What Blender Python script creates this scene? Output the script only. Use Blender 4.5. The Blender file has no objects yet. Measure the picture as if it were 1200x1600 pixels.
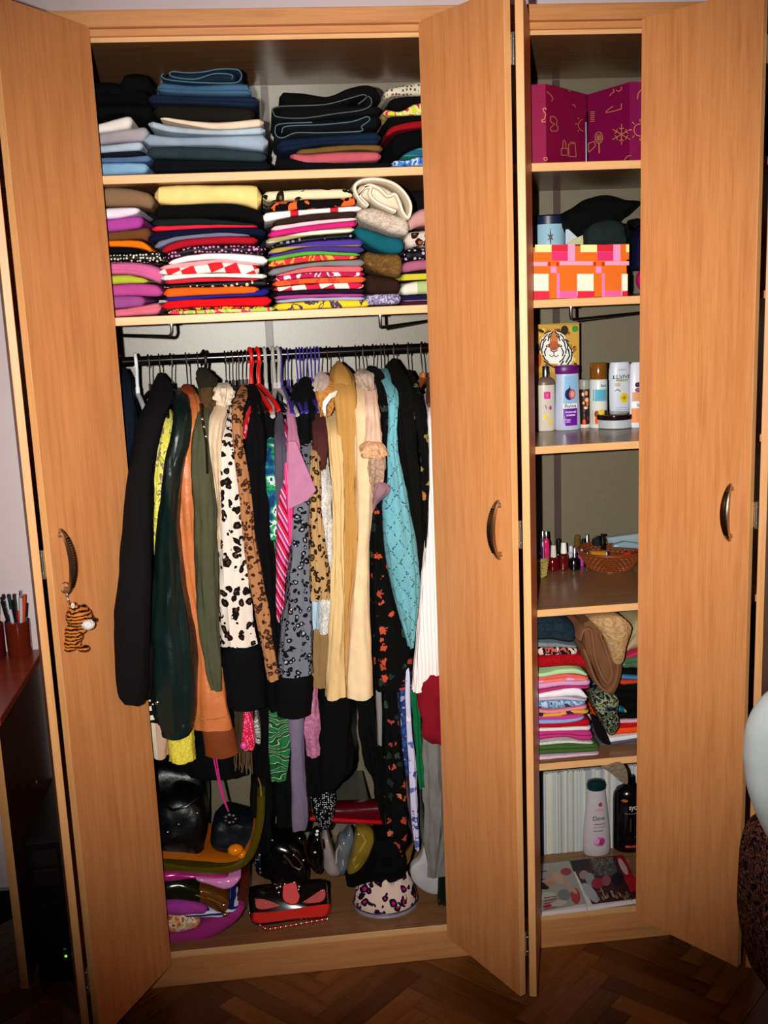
import bpy, math, random
import numpy as np
from mathutils import Vector, Matrix, noise
random.seed(7)
SC = bpy.context.scene
COL = SC.collection
R_ = math.radians
PI = math.pi

# ------------------------------------------------------------------ camera
CAM = Vector((-0.0671, -2.7268, 1.849)); FPX = 1698.35
YAW, PITCH, ROLL = 5.834, -11.4644, -2.3375
def cam_axes():
    y, p, r = R_(YAW), R_(PITCH), R_(ROLL)
    f = Vector((math.sin(y)*math.cos(p), math.cos(y)*math.cos(p), math.sin(p)))
    rt = Vector((math.cos(y), -math.sin(y), 0)); up = rt.cross(f)
    return rt*math.cos(r)+up*math.sin(r), up*math.cos(r)-rt*math.sin(r), f
CR, CU, CF = cam_axes()
cd = bpy.data.cameras.new('camera'); cam = bpy.data.objects.new('camera', cd); COL.objects.link(cam)
cam.matrix_world = Matrix(((CR.x, CU.x, -CF.x, CAM.x), (CR.y, CU.y, -CF.y, CAM.y), (CR.z, CU.z, -CF.z, CAM.z), (0, 0, 0, 1)))
cd.sensor_fit = 'VERTICAL'; cd.sensor_height = 36; cd.lens = FPX*36/1600; cd.clip_start = .05
SC.camera = cam
def at(px, py, Y):
    """point of the world plane y=Y seen at photo pixel (px, py)"""
    v = CF + CR*((px-600)/FPX) + CU*((800-py)/FPX)
    return CAM + v*((Y-CAM.y)/v.y)
def pxat(P):
    v = Vector(P)-CAM; z = v.dot(CF)
    return 600+FPX*v.dot(CR)/z, 800-FPX*v.dot(CU)/z

# ------------------------------------------------------------------ light
SC.view_settings.view_transform = 'Standard'; SC.view_settings.look = 'None'
SC.view_settings.gamma = 1; SC.view_settings.use_curve_mapping = False
SC.view_settings.exposure = 0.0
w = bpy.data.worlds.new('world'); SC.world = w; w.use_nodes = True
w.node_tree.nodes['Background'].inputs[0].default_value = (1, .9, .8, 1)
w.node_tree.nodes['Background'].inputs[1].default_value = 0.022
fl = bpy.data.lights.new('camera_flash', 'SPOT'); flo = bpy.data.objects.new('camera_flash', fl); COL.objects.link(flo)
flo.location = CAM + CR*-.10 + CU*.02
aim = at(620, 665, 0)
flo.rotation_euler = (aim-flo.location).to_track_quat('-Z', 'Y').to_euler()
fl.energy = 450; fl.spot_size = R_(68); fl.spot_blend = 1.0; fl.shadow_soft_size = .012; fl.color = (1, .97, .92)

# ------------------------------------------------------------------ materials
def lin(h):
    h = h.lstrip('#'); c = [int(h[i:i+2], 16)/255 for i in (0, 2, 4)]
    return tuple(x/12.92 if x <= .04045 else ((x+.055)/1.055)**2.4 for x in c)+(1,)
MC = {}
class NT:
    def __init__(s, name, rough=.9, spec=.12):
        s.m = bpy.data.materials.new(name); s.m.use_nodes = True; s.t = s.m.node_tree
        s.b = s.t.nodes['Principled BSDF']; s.b.inputs['Roughness'].default_value = rough
        s.b.inputs['Specular IOR Level'].default_value = spec
        s.tc = s.t.nodes.new('ShaderNodeTexCoord')
    def n(s, typ, **kw):
        nd = s.t.nodes.new('ShaderNode'+typ)
        for k, v in kw.items():
            if k.startswith('i_'): nd.inputs[k[2:].replace('_', ' ')].default_value = v
            else: setattr(nd, k, v)
        return nd
    def l(s, a, b): s.t.links.new(a, b)
    def mapping(s, scale=(1, 1, 1), rot=(0, 0, 0)):
        mp = s.n('Mapping'); mp.inputs['Scale'].default_value = scale; mp.inputs['Rotation'].default_value = rot
        s.l(s.tc.outputs['Object'], mp.inputs[0]); return mp.outputs[0]
    def ramp(s, fac, stops, const=False):
        r = s.n('ValToRGB'); e = r.color_ramp.elements; r.color_ramp.interpolation = 'CONSTANT' if const else 'LINEAR'
        while len(e) < len(stops): e.new(1)
        for k, (p, c) in enumerate(stops): e[k].position = p; e[k].color = c
        s.l(fac, r.inputs[0]); return r.outputs[0]
    def mix(s, fac, a, b, mode='MIX'):
        m = s.n('Mix', data_type='RGBA', blend_type=mode)
        for sock, v in ((m.inputs[0], fac), (m.inputs[6], a), (m.inputs[7], b)):
            if isinstance(v, (int, float, tuple)): sock.default_value = v
            else: s.l(v, sock)
        return m.outputs[2]
    def noise(s, vec, scale, detail=2, rough=.5):
        nz = s.n('TexNoise'); nz.inputs['Scale'].default_value = scale; nz.inputs['Detail'].default_value = detail
        nz.inputs['Roughness'].default_value = rough; s.l(vec, nz.inputs['Vector']); return nz.outputs
    def bump(s, h, strength=.3, dist=.002):
        b = s.n('Bump'); b.inputs['Strength'].default_value = strength; b.inputs['Distance'].default_value = dist
        s.l(h, b.inputs['Height']); s.l(b.outputs[0], s.b.inputs['Normal'])
    def col(s, c):
        if isinstance(c, tuple): s.b.inputs['Base Color'].default_value = c
        else: s.l(c, s.b.inputs['Base Color'])
def mul(c, k): return (c[0]*k, c[1]*k, c[2]*k, 1)
def warp(nt, vec, scale, amt):
    nz = nt.noise(vec, scale)
    a = nt.n('VectorMath', operation='SUBTRACT'); nt.l(nz[1], a.inputs[0]); a.inputs[1].default_value = (.5, .5, .5)
    b = nt.n('VectorMath', operation='SCALE'); nt.l(a.outputs[0], b.inputs[0]); b.inputs['Scale'].default_value = amt
    c = nt.n('VectorMath', operation='ADD'); nt.l(vec, c.inputs[0]); nt.l(b.outputs[0], c.inputs[1]); return c.outputs[0]
def M(spec):
    """cloth and plastic materials from a short description 'kind:#c1,#c2..:scale'"""
    if spec in MC: return MC[spec]
    p = spec.split(':'); kind = p[0]; cs = [lin(x) for x in p[1].split(',')]; sc = float(p[2]) if len(p) > 2 else 1
    nt = NT(kind+'_'+p[1].split(',')[0].strip('#')); v = nt.mapping(); c0 = cs[0]
    if kind == 'c':      # plain cloth
        nz = nt.noise(v, 30, 3)[0]
        nt.col(nt.mix(nz, mul(c0, .8), mul(c0, 1.15))); nt.bump(nt.noise(v, 220, 2)[0], .35, .0015)
    elif kind == 'k':    # knit
        a = nt.noise(v, 26*sc, 2)[0]; wv = nt.n('TexWave'); wv.inputs['Scale'].default_value = 80*sc; wv.inputs['Distortion'].default_value = 3; nt.l(v, wv.inputs[0])
        nt.col(nt.mix(wv.outputs[1], mul(c0, .86), mul(c0, 1.08))); nt.bump(wv.outputs[1], .25, .002)
    elif kind == 'fur':
        a = nt.noise(warp(nt, v, 20, .05), 130*sc, 4, .7)[0]
        nt.col(nt.ramp(a, [(.3, mul(c0, .45)), (.6, c0)] + ([(.75, cs[1])] if len(cs) > 1 else []))); nt.bump(a, 1, .006)
    elif kind == 'd':    # denim
        a = nt.noise(nt.mapping((1, 1, 1)), 14, 3)[0]; f = nt.noise(v, 260, 2)[0]
        nt.col(nt.mix(a, mul(c0, .6), mul(c0, 1.4))); nt.bump(f, .5, .0015)
    elif kind == 'l':    # leopard: base, inner, dark
        wv = warp(nt, v, 40*sc, .02/sc); vo = nt.n('TexVoronoi'); vo.inputs['Scale'].default_value = 74*sc; nt.l(wv, vo.inputs['Vector'])
        nz = nt.noise(v, 110*sc, 1)[0]
        rg = nt.ramp(vo.outputs['Distance'], [(0, cs[1]), (.2, cs[2]), (.46, cs[0])], True)
        m = nt.ramp(nz, [(.0, (0, 0, 0, 1)), (.66, (1, 1, 1, 1))], True)
        nt.col(nt.mix(m, rg, c0)); nt.bump(nt.noise(v, 200, 2)[0], .3, .001)
    elif kind == 'f':    # floral, base then petals
        wv = warp(nt, v, 70*sc, .035/sc); vo = nt.n('TexVoronoi'); vo.inputs['Scale'].default_value = 26*sc; nt.l(wv, vo.inputs['Vector'])
        sp = nt.n('SeparateColor'); nt.l(vo.outputs['Color'], sp.inputs[0])
        n_ = len(cs)-1; st = [(i/max(n_, 1), cs[1+i]) for i in range(n_)]
        pc = nt.ramp(sp.outputs[0], st if len(st) > 1 else st+[(1, cs[1])], True)
        m = nt.ramp(vo.outputs['Distance'], [(0, (1, 1, 1, 1)), (.36, (0, 0, 0, 1))], True)
        g = nt.ramp(sp.outputs[1], [(0, (0, 0, 0, 1)), (.35, (1, 1, 1, 1))], True)
        mm = nt.mix(1.0, m, g, 'MULTIPLY'); nt.col(nt.mix(mm, c0, pc)); nt.bump(nt.noise(v, 200, 2)[0], .3, .001)
    elif kind in ('s', 'sv', 'sd'):   # stripes: s horizontal bands, sv upright, sd diagonal
        wv = warp(nt, v, 6, .01); sx = nt.n('SeparateXYZ'); nt.l(wv, sx.inputs[0])
        o = sx.outputs[{'s': 2, 'sv': 0, 'sd': 2}[kind]]
        if kind == 'sd':
            ad = nt.n('Math', operation='MULTIPLY_ADD'); nt.l(sx.outputs[0], ad.inputs[0]); ad.inputs[1].default_value = 2.2; nt.l(o, ad.inputs[2]); o = ad.outputs[0]
        mu = nt.n('Math', operation='MULTIPLY'); nt.l(o, mu.inputs[0]); mu.inputs[1].default_value = 20*sc
        fr = nt.n('Math', operation='FRACT'); nt.l(mu.outputs[0], fr.inputs[0])
        nt.col(nt.ramp(fr.outputs[0], [(i/len(cs), c) for i, c in enumerate(cs)], True)); nt.bump(nt.noise(v, 200, 2)[0], .3, .001)
    elif kind == 'q':    # check
        ck = nt.n('TexChecker'); ck.inputs['Scale'].default_value = 30*sc; ck.inputs[1].default_value = cs[0]; ck.inputs[2].default_value = cs[1]
        nt.l(nt.mapping((1, .001, 1.0), (0, .35, 0)), ck.inputs[0]); nt.col(ck.outputs[0])
    elif kind == 'b':    # beads or studs on cloth
        vo = nt.n('TexVoronoi'); vo.inputs['Scale'].default_value = 210*sc; vo.inputs['Randomness'].default_value = .5; nt.l(v, vo.inputs['Vector'])
        m = nt.ramp(vo.outputs['Distance'], [(0, (1, 1, 1, 1)), (.33, (0, 0, 0, 1))], True)
        nt.col(nt.mix(m, c0, cs[1])); nt.b.inputs['Roughness'].default_value = .5; nt.bump(m, .4, .002)
    elif kind == 'x':    # lace: pattern of holes in relief
        wv = warp(nt, v, 40, .008); vo = nt.n('TexVoronoi', feature='DISTANCE_TO_EDGE'); vo.inputs['Scale'].default_value = 60*sc; nt.l(wv, vo.inputs['Vector'])
        m = nt.ramp(vo.outputs[0], [(0, mul(c0, .62)), (.1, c0)]); nt.col(m)
        nt.bump(vo.outputs[0], .6, .002)
    elif kind == 'dia':  # openwork knit in diamonds
        wv = warp(nt, v, 12, .006); sx = nt.n('SeparateXYZ'); nt.l(wv, sx.inputs[0]); outs = []
        for sg in (1, -1):
            ad = nt.n('Math', operation='MULTIPLY_ADD'); nt.l(sx.outputs[0], ad.inputs[0]); ad.inputs[1].default_value = 1.5*sg; nt.l(sx.outputs[2], ad.inputs[2])
            mu = nt.n('Math', operation='MULTIPLY'); nt.l(ad.outputs[0], mu.inputs[0]); mu.inputs[1].default_value = 17*sc
            fr = nt.n('Math', operation='FRACT'); nt.l(mu.outputs[0], fr.inputs[0]); outs.append(nt.ramp(fr.outputs[0], [(0, (1, 1, 1, 1)), (.12, (0, 0, 0, 1))], True))
        vo = nt.n('TexVoronoi'); vo.inputs['Scale'].default_value = 190*sc; nt.l(v, vo.inputs['Vector'])
        hole = nt.ramp(vo.outputs['Distance'], [(0, (1, 1, 1, 1)), (.42, (0, 0, 0, 1))], True)
        ln = nt.mix(1.0, outs[0], outs[1], 'LIGHTEN'); ln = nt.mix(1.0, ln, hole, 'MULTIPLY')
        nz = nt.noise(v, 120, 3)[0]; nt.col(nt.mix(ln, nt.mix(nz, mul(c0, .8), mul(c0, 1.12)), mul(c0, .12))); nt.bump(nz, .6, .002)
    elif kind == 'z':    # zebra swirl
        wv = nt.n('TexWave'); wv.inputs['Scale'].default_value = 9*sc; wv.inputs['Distortion'].default_value = 14; wv.inputs['Detail Scale'].default_value = 1.2
        wv.bands_direction = 'Z'; nt.l(v, wv.inputs[0])
        nt.col(nt.ramp(wv.outputs[1], [(i/len(cs), c) for i, c in enumerate(cs)], True))
    elif kind == 'mix':  # mottled print of several colours
        a = nt.noise(warp(nt, v, 20*sc, .03), 50*sc, 2)[0]; k = len(cs)
        nt.col(nt.ramp(a, [(.3+.4*i/k if i else 0, c) for i, c in enumerate(cs)], True)); nt.bump(nt.noise(v, 200, 2)[0], .3, .001)
    elif kind == 'lea':  # leather
        nt.b.inputs['Roughness'].default_value = .36; nt.b.inputs['Specular IOR Level'].default_value = .42
        a = nt.noise(v, 14, 3)[0]; nt.col(nt.mix(a, mul(c0, .75), mul(c0, 1.2))); nt.bump(nt.noise(v, 45, 5, .6)[0], .28, .006)
    elif kind == 'pat':  # patent leather, vinyl, gloss plastic
        nt.b.inputs['Roughness'].default_value = .16; nt.b.inputs['Specular IOR Level'].default_value = .5
        a = nt.noise(v, 9, 2)[0]; nt.col(nt.mix(a, mul(c0, .8), mul(c0, 1.15)))
    elif kind == 'pl':   # satin plastic
        nt.b.inputs['Roughness'].default_value = .38; nt.b.inputs['Specular IOR Level'].default_value = .4
        nt.col(nt.mix(nt.noise(v, 20, 2)[0], mul(c0, .94), mul(c0, 1.04)))
    elif kind == 'pap':  # paper, card
        nt.b.inputs['Roughness'].default_value = .6
        nt.col(nt.mix(nt.noise(v, 60, 2)[0], mul(c0, .92), mul(c0, 1.05)))
    elif kind == 'met':
        nt.b.inputs['Metallic'].default_value = 1; nt.b.inputs['Roughness'].default_value = .25*sc
        nt.col(nt.mix(nt.noise(v, 40, 2)[0], mul(c0, .85), mul(c0, 1.05)))
    elif kind == 'gl':   # coloured glass
        nt.b.inputs['Roughness'].default_value = .08; nt.b.inputs['Specular IOR Level'].default_value = .6; nt.b.inputs['Transmission Weight'].default_value = .55
        nt.col(nt.mix(nt.noise(v, 30, 1)[0], mul(c0, .9), c0))
    elif kind == 'sheer':
        nt.b.inputs['Alpha'].default_value = .6; nt.b.inputs['Roughness'].default_value = .45
        nt.col(nt.mix(nt.noise(v, 60, 3)[0], mul(c0, .7), mul(c0, 1.2)))
    MC[spec] = nt.m; return nt.m
def wood(name, base, dark, vert=True, rough=.42, scale=1., spec=.35):
    nt = NT(name, rough, spec)
    v = nt.mapping((9*scale, 9*scale, .55*scale) if vert else (.55*scale, 9*scale, 9*scale))
    n1 = nt.noise(warp(nt, v, 1.2, .5), 5, 5, .62)[0]; n2 = nt.noise(nt.mapping((90, 90, 3) if vert else (3, 90, 90)), 3, 3)[0]
    c = nt.ramp(n1, [(.3, lin(dark)), (.52, lin(base)), (.72, mul(lin(base), 1.12))])
    c = nt.mix(nt.ramp(n2, [(.35, (.82, .8, .76, 1)), (.6, (1, 1, 1, 1))]), (0, 0, 0, 1), c, 'MIX') if False else nt.mix(.35, c, nt.ramp(n2, [(.35, mul(lin(dark), .9)), (.6, lin(base))]))
    nt.col(c); nt.bump(n2, .08, .0006); MC[name] = nt.m; return nt.m
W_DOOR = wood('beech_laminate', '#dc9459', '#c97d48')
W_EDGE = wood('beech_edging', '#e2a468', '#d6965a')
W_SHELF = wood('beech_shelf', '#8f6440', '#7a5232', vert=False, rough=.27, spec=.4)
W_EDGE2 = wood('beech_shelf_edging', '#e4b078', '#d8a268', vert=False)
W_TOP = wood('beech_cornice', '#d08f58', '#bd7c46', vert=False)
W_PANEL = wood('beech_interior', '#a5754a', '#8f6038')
W_DESK = wood('desk_veneer', '#a3402a', '#86301c', vert=False, rough=.25)
W_DARK = wood('desk_board', '#4a2418', '#3a1a10')
def backmat():
    nt = NT('hardboard_back', .40, .75); v = nt.mapping()
    nt.col(nt.mix(nt.noise(v, 300, 2)[0], lin('#5e5642'), lin('#7a7058'))); nt.bump(nt.noise(v, 160, 2)[0], .15, .0006); return nt.m
M_BACK = backmat()
def colmat():
    nt = NT('printed_ink', .45, .3); a = nt.n('Attribute', attribute_name='Col'); nt.l(a.outputs[0], nt.b.inputs['Base Color']); return nt.m
M_INK = colmat()
def inkm(rough):
    nt = NT('printed_ink_gloss', rough, .5); a = nt.n('Attribute', attribute_name='Col'); nt.l(a.outputs[0], nt.b.inputs['Base Color']); return nt.m
M_INKG = inkm(.2)
CHROME = M('met:#c9c9c9'); GOLD = M('met:#b58a3c'); BLACKM = M('pl:#060606'); DARKWIRE = M('met:#3a3632:1.4')

# ------------------------------------------------------------------ objects
def mesh(name, V, F, mat, parent=None, smooth=True, mats=None, mi=None, base=None):
    me = bpy.data.meshes.new(name)
    off = Vector((0, 0, 0))
    if parent is not None: off = parent_off.get(parent.name, off)
    elif base is not None: off = Vector(base)
    me.from_pydata([tuple(Vector(v)-off) for v in V], [], F)
    for m in (mats or [mat]): me.materials.append(m)
    if mi: me.polygons.foreach_set('material_index', mi)
    if smooth: me.polygons.foreach_set('use_smooth', [True]*len(me.polygons))
    me.update()
    o = bpy.data.objects.new(name, me); COL.objects.link(o)
    if parent is not None: o.parent = parent; parent_off[o.name] = off
    elif base is not None: o.location = off; parent_off[o.name] = off
    return o
parent_off = {}
def tag(o, label=None, cat=None, group=None, kind=None):
    if label: o['label'] = label
    if cat: o['category'] = cat
    if group: o['group'] = group
    if kind: o['kind'] = kind
    return o
def thing(name, label, cat, base=(0, 0, 0), group=None):
    e = bpy.data.objects.new(name, None); COL.objects.link(e); e.location = base; e.empty_display_size = .05
    parent_off[e.name] = Vector(base); return tag(e, label, cat, group)
class MB:
    """collects shapes of one mesh"""
    def __init__(s): s.V = []; s.F = []; s.mi = []
    def add(s, V, F, mi=0):
        n = len(s.V); s.V += [Vector(v) for v in V]; s.F += [tuple(i+n for i in f) for f in F]; s.mi += [mi]*len(F); return s
    def box(s, a, b, mi=0, bev=0.0, xf=None):
        x0, y0, z0 = a; x1, y1, z1 = b
        if x0 > x1: x0, x1 = x1, x0
        if y0 > y1: y0, y1 = y1, y0
        if z0 > z1: z0, z1 = z1, z0
        e = min(bev, (x1-x0)/2.1, (y1-y0)/2.1, (z1-z0)/2.1)
        if e <= 0:
            V = [(x, y, z) for x in (x0, x1) for y in (y0, y1) for z in (z0, z1)]
            F = [(0, 1, 3, 2), (4, 6, 7, 5), (0, 4, 5, 1), (2, 3, 7, 6), (0, 2, 6, 4), (1, 5, 7, 3)]
        else:
            V = []; idx = {}
            for i, sx in enumerate((x0, x1)):
                for j, sy in enumerate((y0, y1)):
                    for k, sz in enumerate((z0, z1)):
                        dx = e if i == 0 else -e; dy = e if j == 0 else -e; dz = e if k == 0 else -e
                        idx[i, j, k, 0] = len(V); V.append((sx, sy+dy, sz+dz))
                        idx[i, j, k, 1] = len(V); V.append((sx+dx, sy, sz+dz))
                        idx[i, j, k, 2] = len(V); V.append((sx+dx, sy+dy, sz))
            q = idx; F = []
            for i in (0, 1):
                f = [q[i, 0, 0, 0], q[i, 1, 0, 0], q[i, 1, 1, 0], q[i, 0, 1, 0]]; F.append(f if i else f[::-1])
                f = [q[0, i, 0, 1], q[1, i, 0, 1], q[1, i, 1, 1], q[0, i, 1, 1]]; F.append(f[::-1] if i else f)
                f = [q[0, 0, i, 2], q[1, 0, i, 2], q[1, 1, i, 2], q[0, 1, i, 2]]; F.append(f if i else f[::-1])
            for i in (0, 1):
                for j in (0, 1):
                    F.append([q[i, j, 0, 0], q[i, j, 1, 0], q[i, j, 1, 1], q[i, j, 0, 1]])
                    F.append([q[i, 0, j, 0], q[i, 1, j, 0], q[i, 1, j, 2], q[i, 0, j, 2]])
                    F.append([q[0, i, j, 1], q[1, i, j, 1], q[1, i, j, 2], q[0, i, j, 2]])
                    for k in (0, 1): F.append([q[i, j, k, 0], q[i, j, k, 1], q[i, j, k, 2]])
        if xf: V = [xf(Vector(v)) for v in V]
        return s.add(V, F, mi)
    def tube(s, pts, r, n=8, mi=0, caps=True):
        pts = [Vector(p) for p in pts]; rr = r if isinstance(r, (list, tuple)) else [r]*len(pts); rings = []
        t0 = (pts[1]-pts[0]).normalized(); ref = Vector((0, 0, 1)) if abs(t0.z) < .9 else Vector((1, 0, 0))
        a = t0.cross(ref).normalized()
        for i, p in enumerate(pts):
            t = (pts[min(i+1, len(pts)-1)]-pts[max(i-1, 0)]).normalized()
            a = (a-t*a.dot(t)).normalized(); b = t.cross(a)
            rings.append([p+(a*math.cos(2*PI*k/n)+b*math.sin(2*PI*k/n))*rr[i] for k in range(n)])
        return s.loft(rings, mi, caps)
    def loft(s, rings, mi=0, caps=True, closed=True):
        n = len(rings[0]); V = [v for r in rings for v in r]; F = []
        for i in range(len(rings)-1):
            for k in range(n if closed else n-1):
                k2 = (k+1) % n; F.append((i*n+k, i*n+k2, (i+1)*n+k2, (i+1)*n+k))
        if caps:
            F.append(tuple(range(n))[::-1]); F.append(tuple((len(rings)-1)*n+k for k in range(n)))
        return s.add(V, F, mi)
    def lathe(s, c, prof, n=24, mi=0, ex=1, ey=1, rot=0, axis=None, expo=1):
        c = Vector(c); rings = []; ca, sa = math.cos(rot), math.sin(rot)
        for r, z in prof:
            ring = []
            for k in range(n):
                t = 2*PI*k/n; cx, cy = math.cos(t), math.sin(t)
                if expo != 1: cx = math.copysign(abs(cx)**expo, cx); cy = math.copysign(abs(cy)**expo, cy)
                x, y = cx*r*ex, cy*r*ey; x, y = x*ca-y*sa, x*sa+y*ca
                ring.append(c+(axis @ Vector((x, y, z)) if axis is not None else Vector((x, y, z))))
            rings.append(ring)
        return s.loft(rings, mi)
    def ell(s, c, r, n=12, mi=0, rot=None):
        c = Vector(c); rings = []
        for i in range(1, n):
            p = PI*i/n
            ring = [Vector((math.sin(p)*math.cos(2*PI*k/(2*n))*r[0], math.sin(p)*math.sin(2*PI*k/(2*n))*r[1], -math.cos(p)*r[2])) for k in range(2*n)]
            rings.append([c+(rot @ v if rot is not None else v) for v in ring])
        return s.loft(rings, mi)
    def build(s, name, mat, parent=None, smooth=True, mats=None, base=None):
        o = mesh(name, s.V, s.F, mat, parent, smooth, mats, s.mi if mats else None, base)
        if smooth:
            me = o.data
            try: me.set_sharp_from_angle(angle=R_(42))
            except Exception: pass
        return o
def crom(pts, n):
    """smooth resampling of tuples, first element is the parameter"""
    P = np.array(pts, float); t = P[:, 0]; out = []
    T = np.linspace(t[0], t[-1], n)
    m = np.zeros_like(P)
    for i in range(len(P)):
        if 0 < i < len(P)-1: m[i] = (P[i+1]-P[i-1])/(t[i+1]-t[i-1])
        elif i == 0: m[i] = (P[1]-P[0])/(t[1]-t[0])
        else: m[i] = (P[-1]-P[-2])/(t[-1]-t[-2])
    for x in T:
        i = min(max(int(np.searchsorted(t, x))-1, 0), len(P)-2); h = t[i+1]-t[i]; s = (x-t[i])/h
        v = (2*s**3-3*s**2+1)*P[i]+(s**3-2*s**2+s)*h*m[i]+(-2*s**3+3*s**2)*P[i+1]+(s**3-s**2)*h*m[i+1]
        out.append(v)
    return out
def nz3(x, y, z): return noise.noise(Vector((x, y, z)))
ORD = ['top item', 'second', 'third', 'fourth', 'fifth', 'sixth', 'seventh', 'eighth', 'ninth', 'tenth', 'eleventh', 'twelfth', 'thirteenth', 'fourteenth', 'fifteenth', 'sixteenth', 'seventeenth', 'eighteenth', 'nineteenth', 'twentieth', 'twenty-first', 'twenty-second', 'twenty-third', 'twenty-fourth']

# ------------------------------------------------------------------ prints (flat ink on a surface)
FONTCACHE = {}
def text_geo(txt):
    if txt in FONTCACHE: return FONTCACHE[txt]
    cu = bpy.data.curves.new('t', 'FONT'); cu.body = txt; cu.align_x = 'CENTER'; cu.resolution_u = 3; cu.offset = .012
    ob = bpy.data.objects.new('t', cu); COL.objects.link(ob); bpy.context.view_layer.update()
    me = bpy.data.meshes.new_from_object(ob.evaluated_get(bpy.context.evaluated_depsgraph_get()))
    V = [(v.co.x, v.co.y) for v in me.vertices]; F = [tuple(p.vertices) for p in me.polygons]
    bpy.data.objects.remove(ob); bpy.data.curves.remove(cu); bpy.data.meshes.remove(me)
    FONTCACHE[txt] = (V, F); return V, F
class Ink:
    """flat coloured print; map(u, v, lift) gives the point on the surface"""
    def __init__(s, mp, lift=.0004, curved=False): s.curved = curved; s.mp = mp; s.V = []; s.F = []; s.C = []; s.k = 0; s.lift = lift
    def poly(s, pts, c, step=True):
        n = len(s.V)
        if step: s.k += 1
        s.V += [s.mp(u, v, s.lift+s.k*.00002) for u, v in pts]; s.F.append(tuple(range(n, n+len(pts)))); s.C.append(lin(c)); return s
    def rect(s, u0, v0, u1, v1, c, nu=6):
        s.k += 1
        for i in range(nu):
            a = u0+(u1-u0)*i/nu; b = u0+(u1-u0)*(i+1)/nu; s.poly([(a, v0), (b, v0), (b, v1), (a, v1)], c, False)
        return s
    def disc(s, u, v, ru, rv, c, n=18, rot=0):
        if s.curved:
            s.k += 1
            for i in range(10):
                a, b = math.pi*i/10, math.pi*(i+1)/10; ua, ub = u-ru*math.cos(a), u-ru*math.cos(b); va, vb = rv*math.sin(a), rv*math.sin(b)
                P = [(ua, v-va), (ub, v-vb), (ub, v+vb), (ua, v+va)]
                if i == 0: P = [P[0], P[1], P[2]]
                if i == 9: P = [P[0], P[1], P[3]]
                s.poly(P, c, False)
            return s
        return s.poly([(u+math.cos(2*PI*i/n+rot)*ru*math.cos(rot)-math.sin(2*PI*i/n+rot)*rv*math.sin(rot), v+math.cos(2*PI*i/n+rot)*ru*math.sin(rot)+math.sin(2*PI*i/n+rot)*rv*math.cos(rot)) for i in range(n)], c)
    def line(s, pts, wd, c):
        s.k += 1
        for (a, b) in zip(pts, pts[1:]):
            d = Vector((b[0]-a[0], b[1]-a[1]));
            if d.length < 1e-6: continue
            d.normalize(); p = Vector((-d.y, d.x))*wd/2; e = d*wd*.3
            s.poly([(a[0]-e.x+p.x, a[1]-e.y+p.y), (a[0]-e.x-p.x, a[1]-e.y-p.y), (b[0]+e.x-p.x, b[1]+e.y-p.y), (b[0]+e.x+p.x, b[1]+e.y+p.y)], c, False)
        return s
    def ring(s, u, v, r, wd, c, a0=0, a1=360, n=16, ry=None):
        ry = ry or r
        return s.line([(u+math.cos(R_(a0+(a1-a0)*i/n))*r, v+math.sin(R_(a0+(a1-a0)*i/n))*ry) for i in range(n+1)], wd, c)
    def text(s, txt, u, v, size, c, sx=1):
        V, F = text_geo(txt); n = len(s.V); s.k += 1
        s.V += [s.mp(u+x*size*sx, v+y*size, s.lift+s.k*.00002) for x, y in V]
        s.F += [tuple(i+n for i in f) for f in F]; s.C += [lin(c)]*len(F); return s
    def build(s, name, parent, gloss=False):
        o = mesh(name, s.V, s.F, M_INKG if gloss else M_INK, parent, smooth=False)
        ca = o.data.color_attributes.new('Col', 'FLOAT_COLOR', 'CORNER'); k = 0
        arr = []
        for p, c in zip(o.data.polygons, s.C): arr += list(c)*p.loop_total
        ca.data.foreach_set('color', arr); return o

# ================================================================== SETTING
def struct(name, mb, mat, smooth=False):
    o = mb.build(name, mat, None, smooth); tag(o, kind='structure'); return o
wallm = NT('wall_paint', .8, .2); wv_ = wallm.mapping(); wallm.col(wallm.mix(wallm.noise(wv_, 3, 3)[0], lin('#e6d0d2'), lin('#eedcdc'))); wallm.bump(wallm.noise(wv_, 120, 3)[0], .1, .001); WALL = wallm.m
struct('wall_back', MB().box((-2.6, .62, 0), (2.8, .72, 2.95)), WALL)
struct('wall_left', MB().box((-2.7, -3.6, 0), (-2.6, .62, 2.95)), WALL)
struct('wall_right', MB().box((2.8, -3.6, 0), (2.9, .62, 2.95)), WALL)
struct('ceiling', MB().box((-2.7, -3.6, 2.95), (2.9, .72, 3.05)), WALL)
fm = NT('floor_subfloor', .9); fm.col(fm.mix(fm.noise(fm.mapping(), 8, 2)[0], lin('#120a05'), lin('#1c1008')))
floor = struct('floor', MB().box((-2.6, -3.6, -.06), (2.8, .62, -.012)), fm.m)
tag(floor, 'dark brown oak parquet laid in a herringbone pattern')
PLK = [wood('parquet_%d' % i, a, b, vert=False, rough=.34, scale=1.4) for i, (a, b) in enumerate([('#6e421c', '#4e2b12'), ('#845024', '#603616'), ('#5c3516', '#40220e'), ('#925a2a', '#6a3e16')])]
PL, PW = .36, .06
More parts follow.
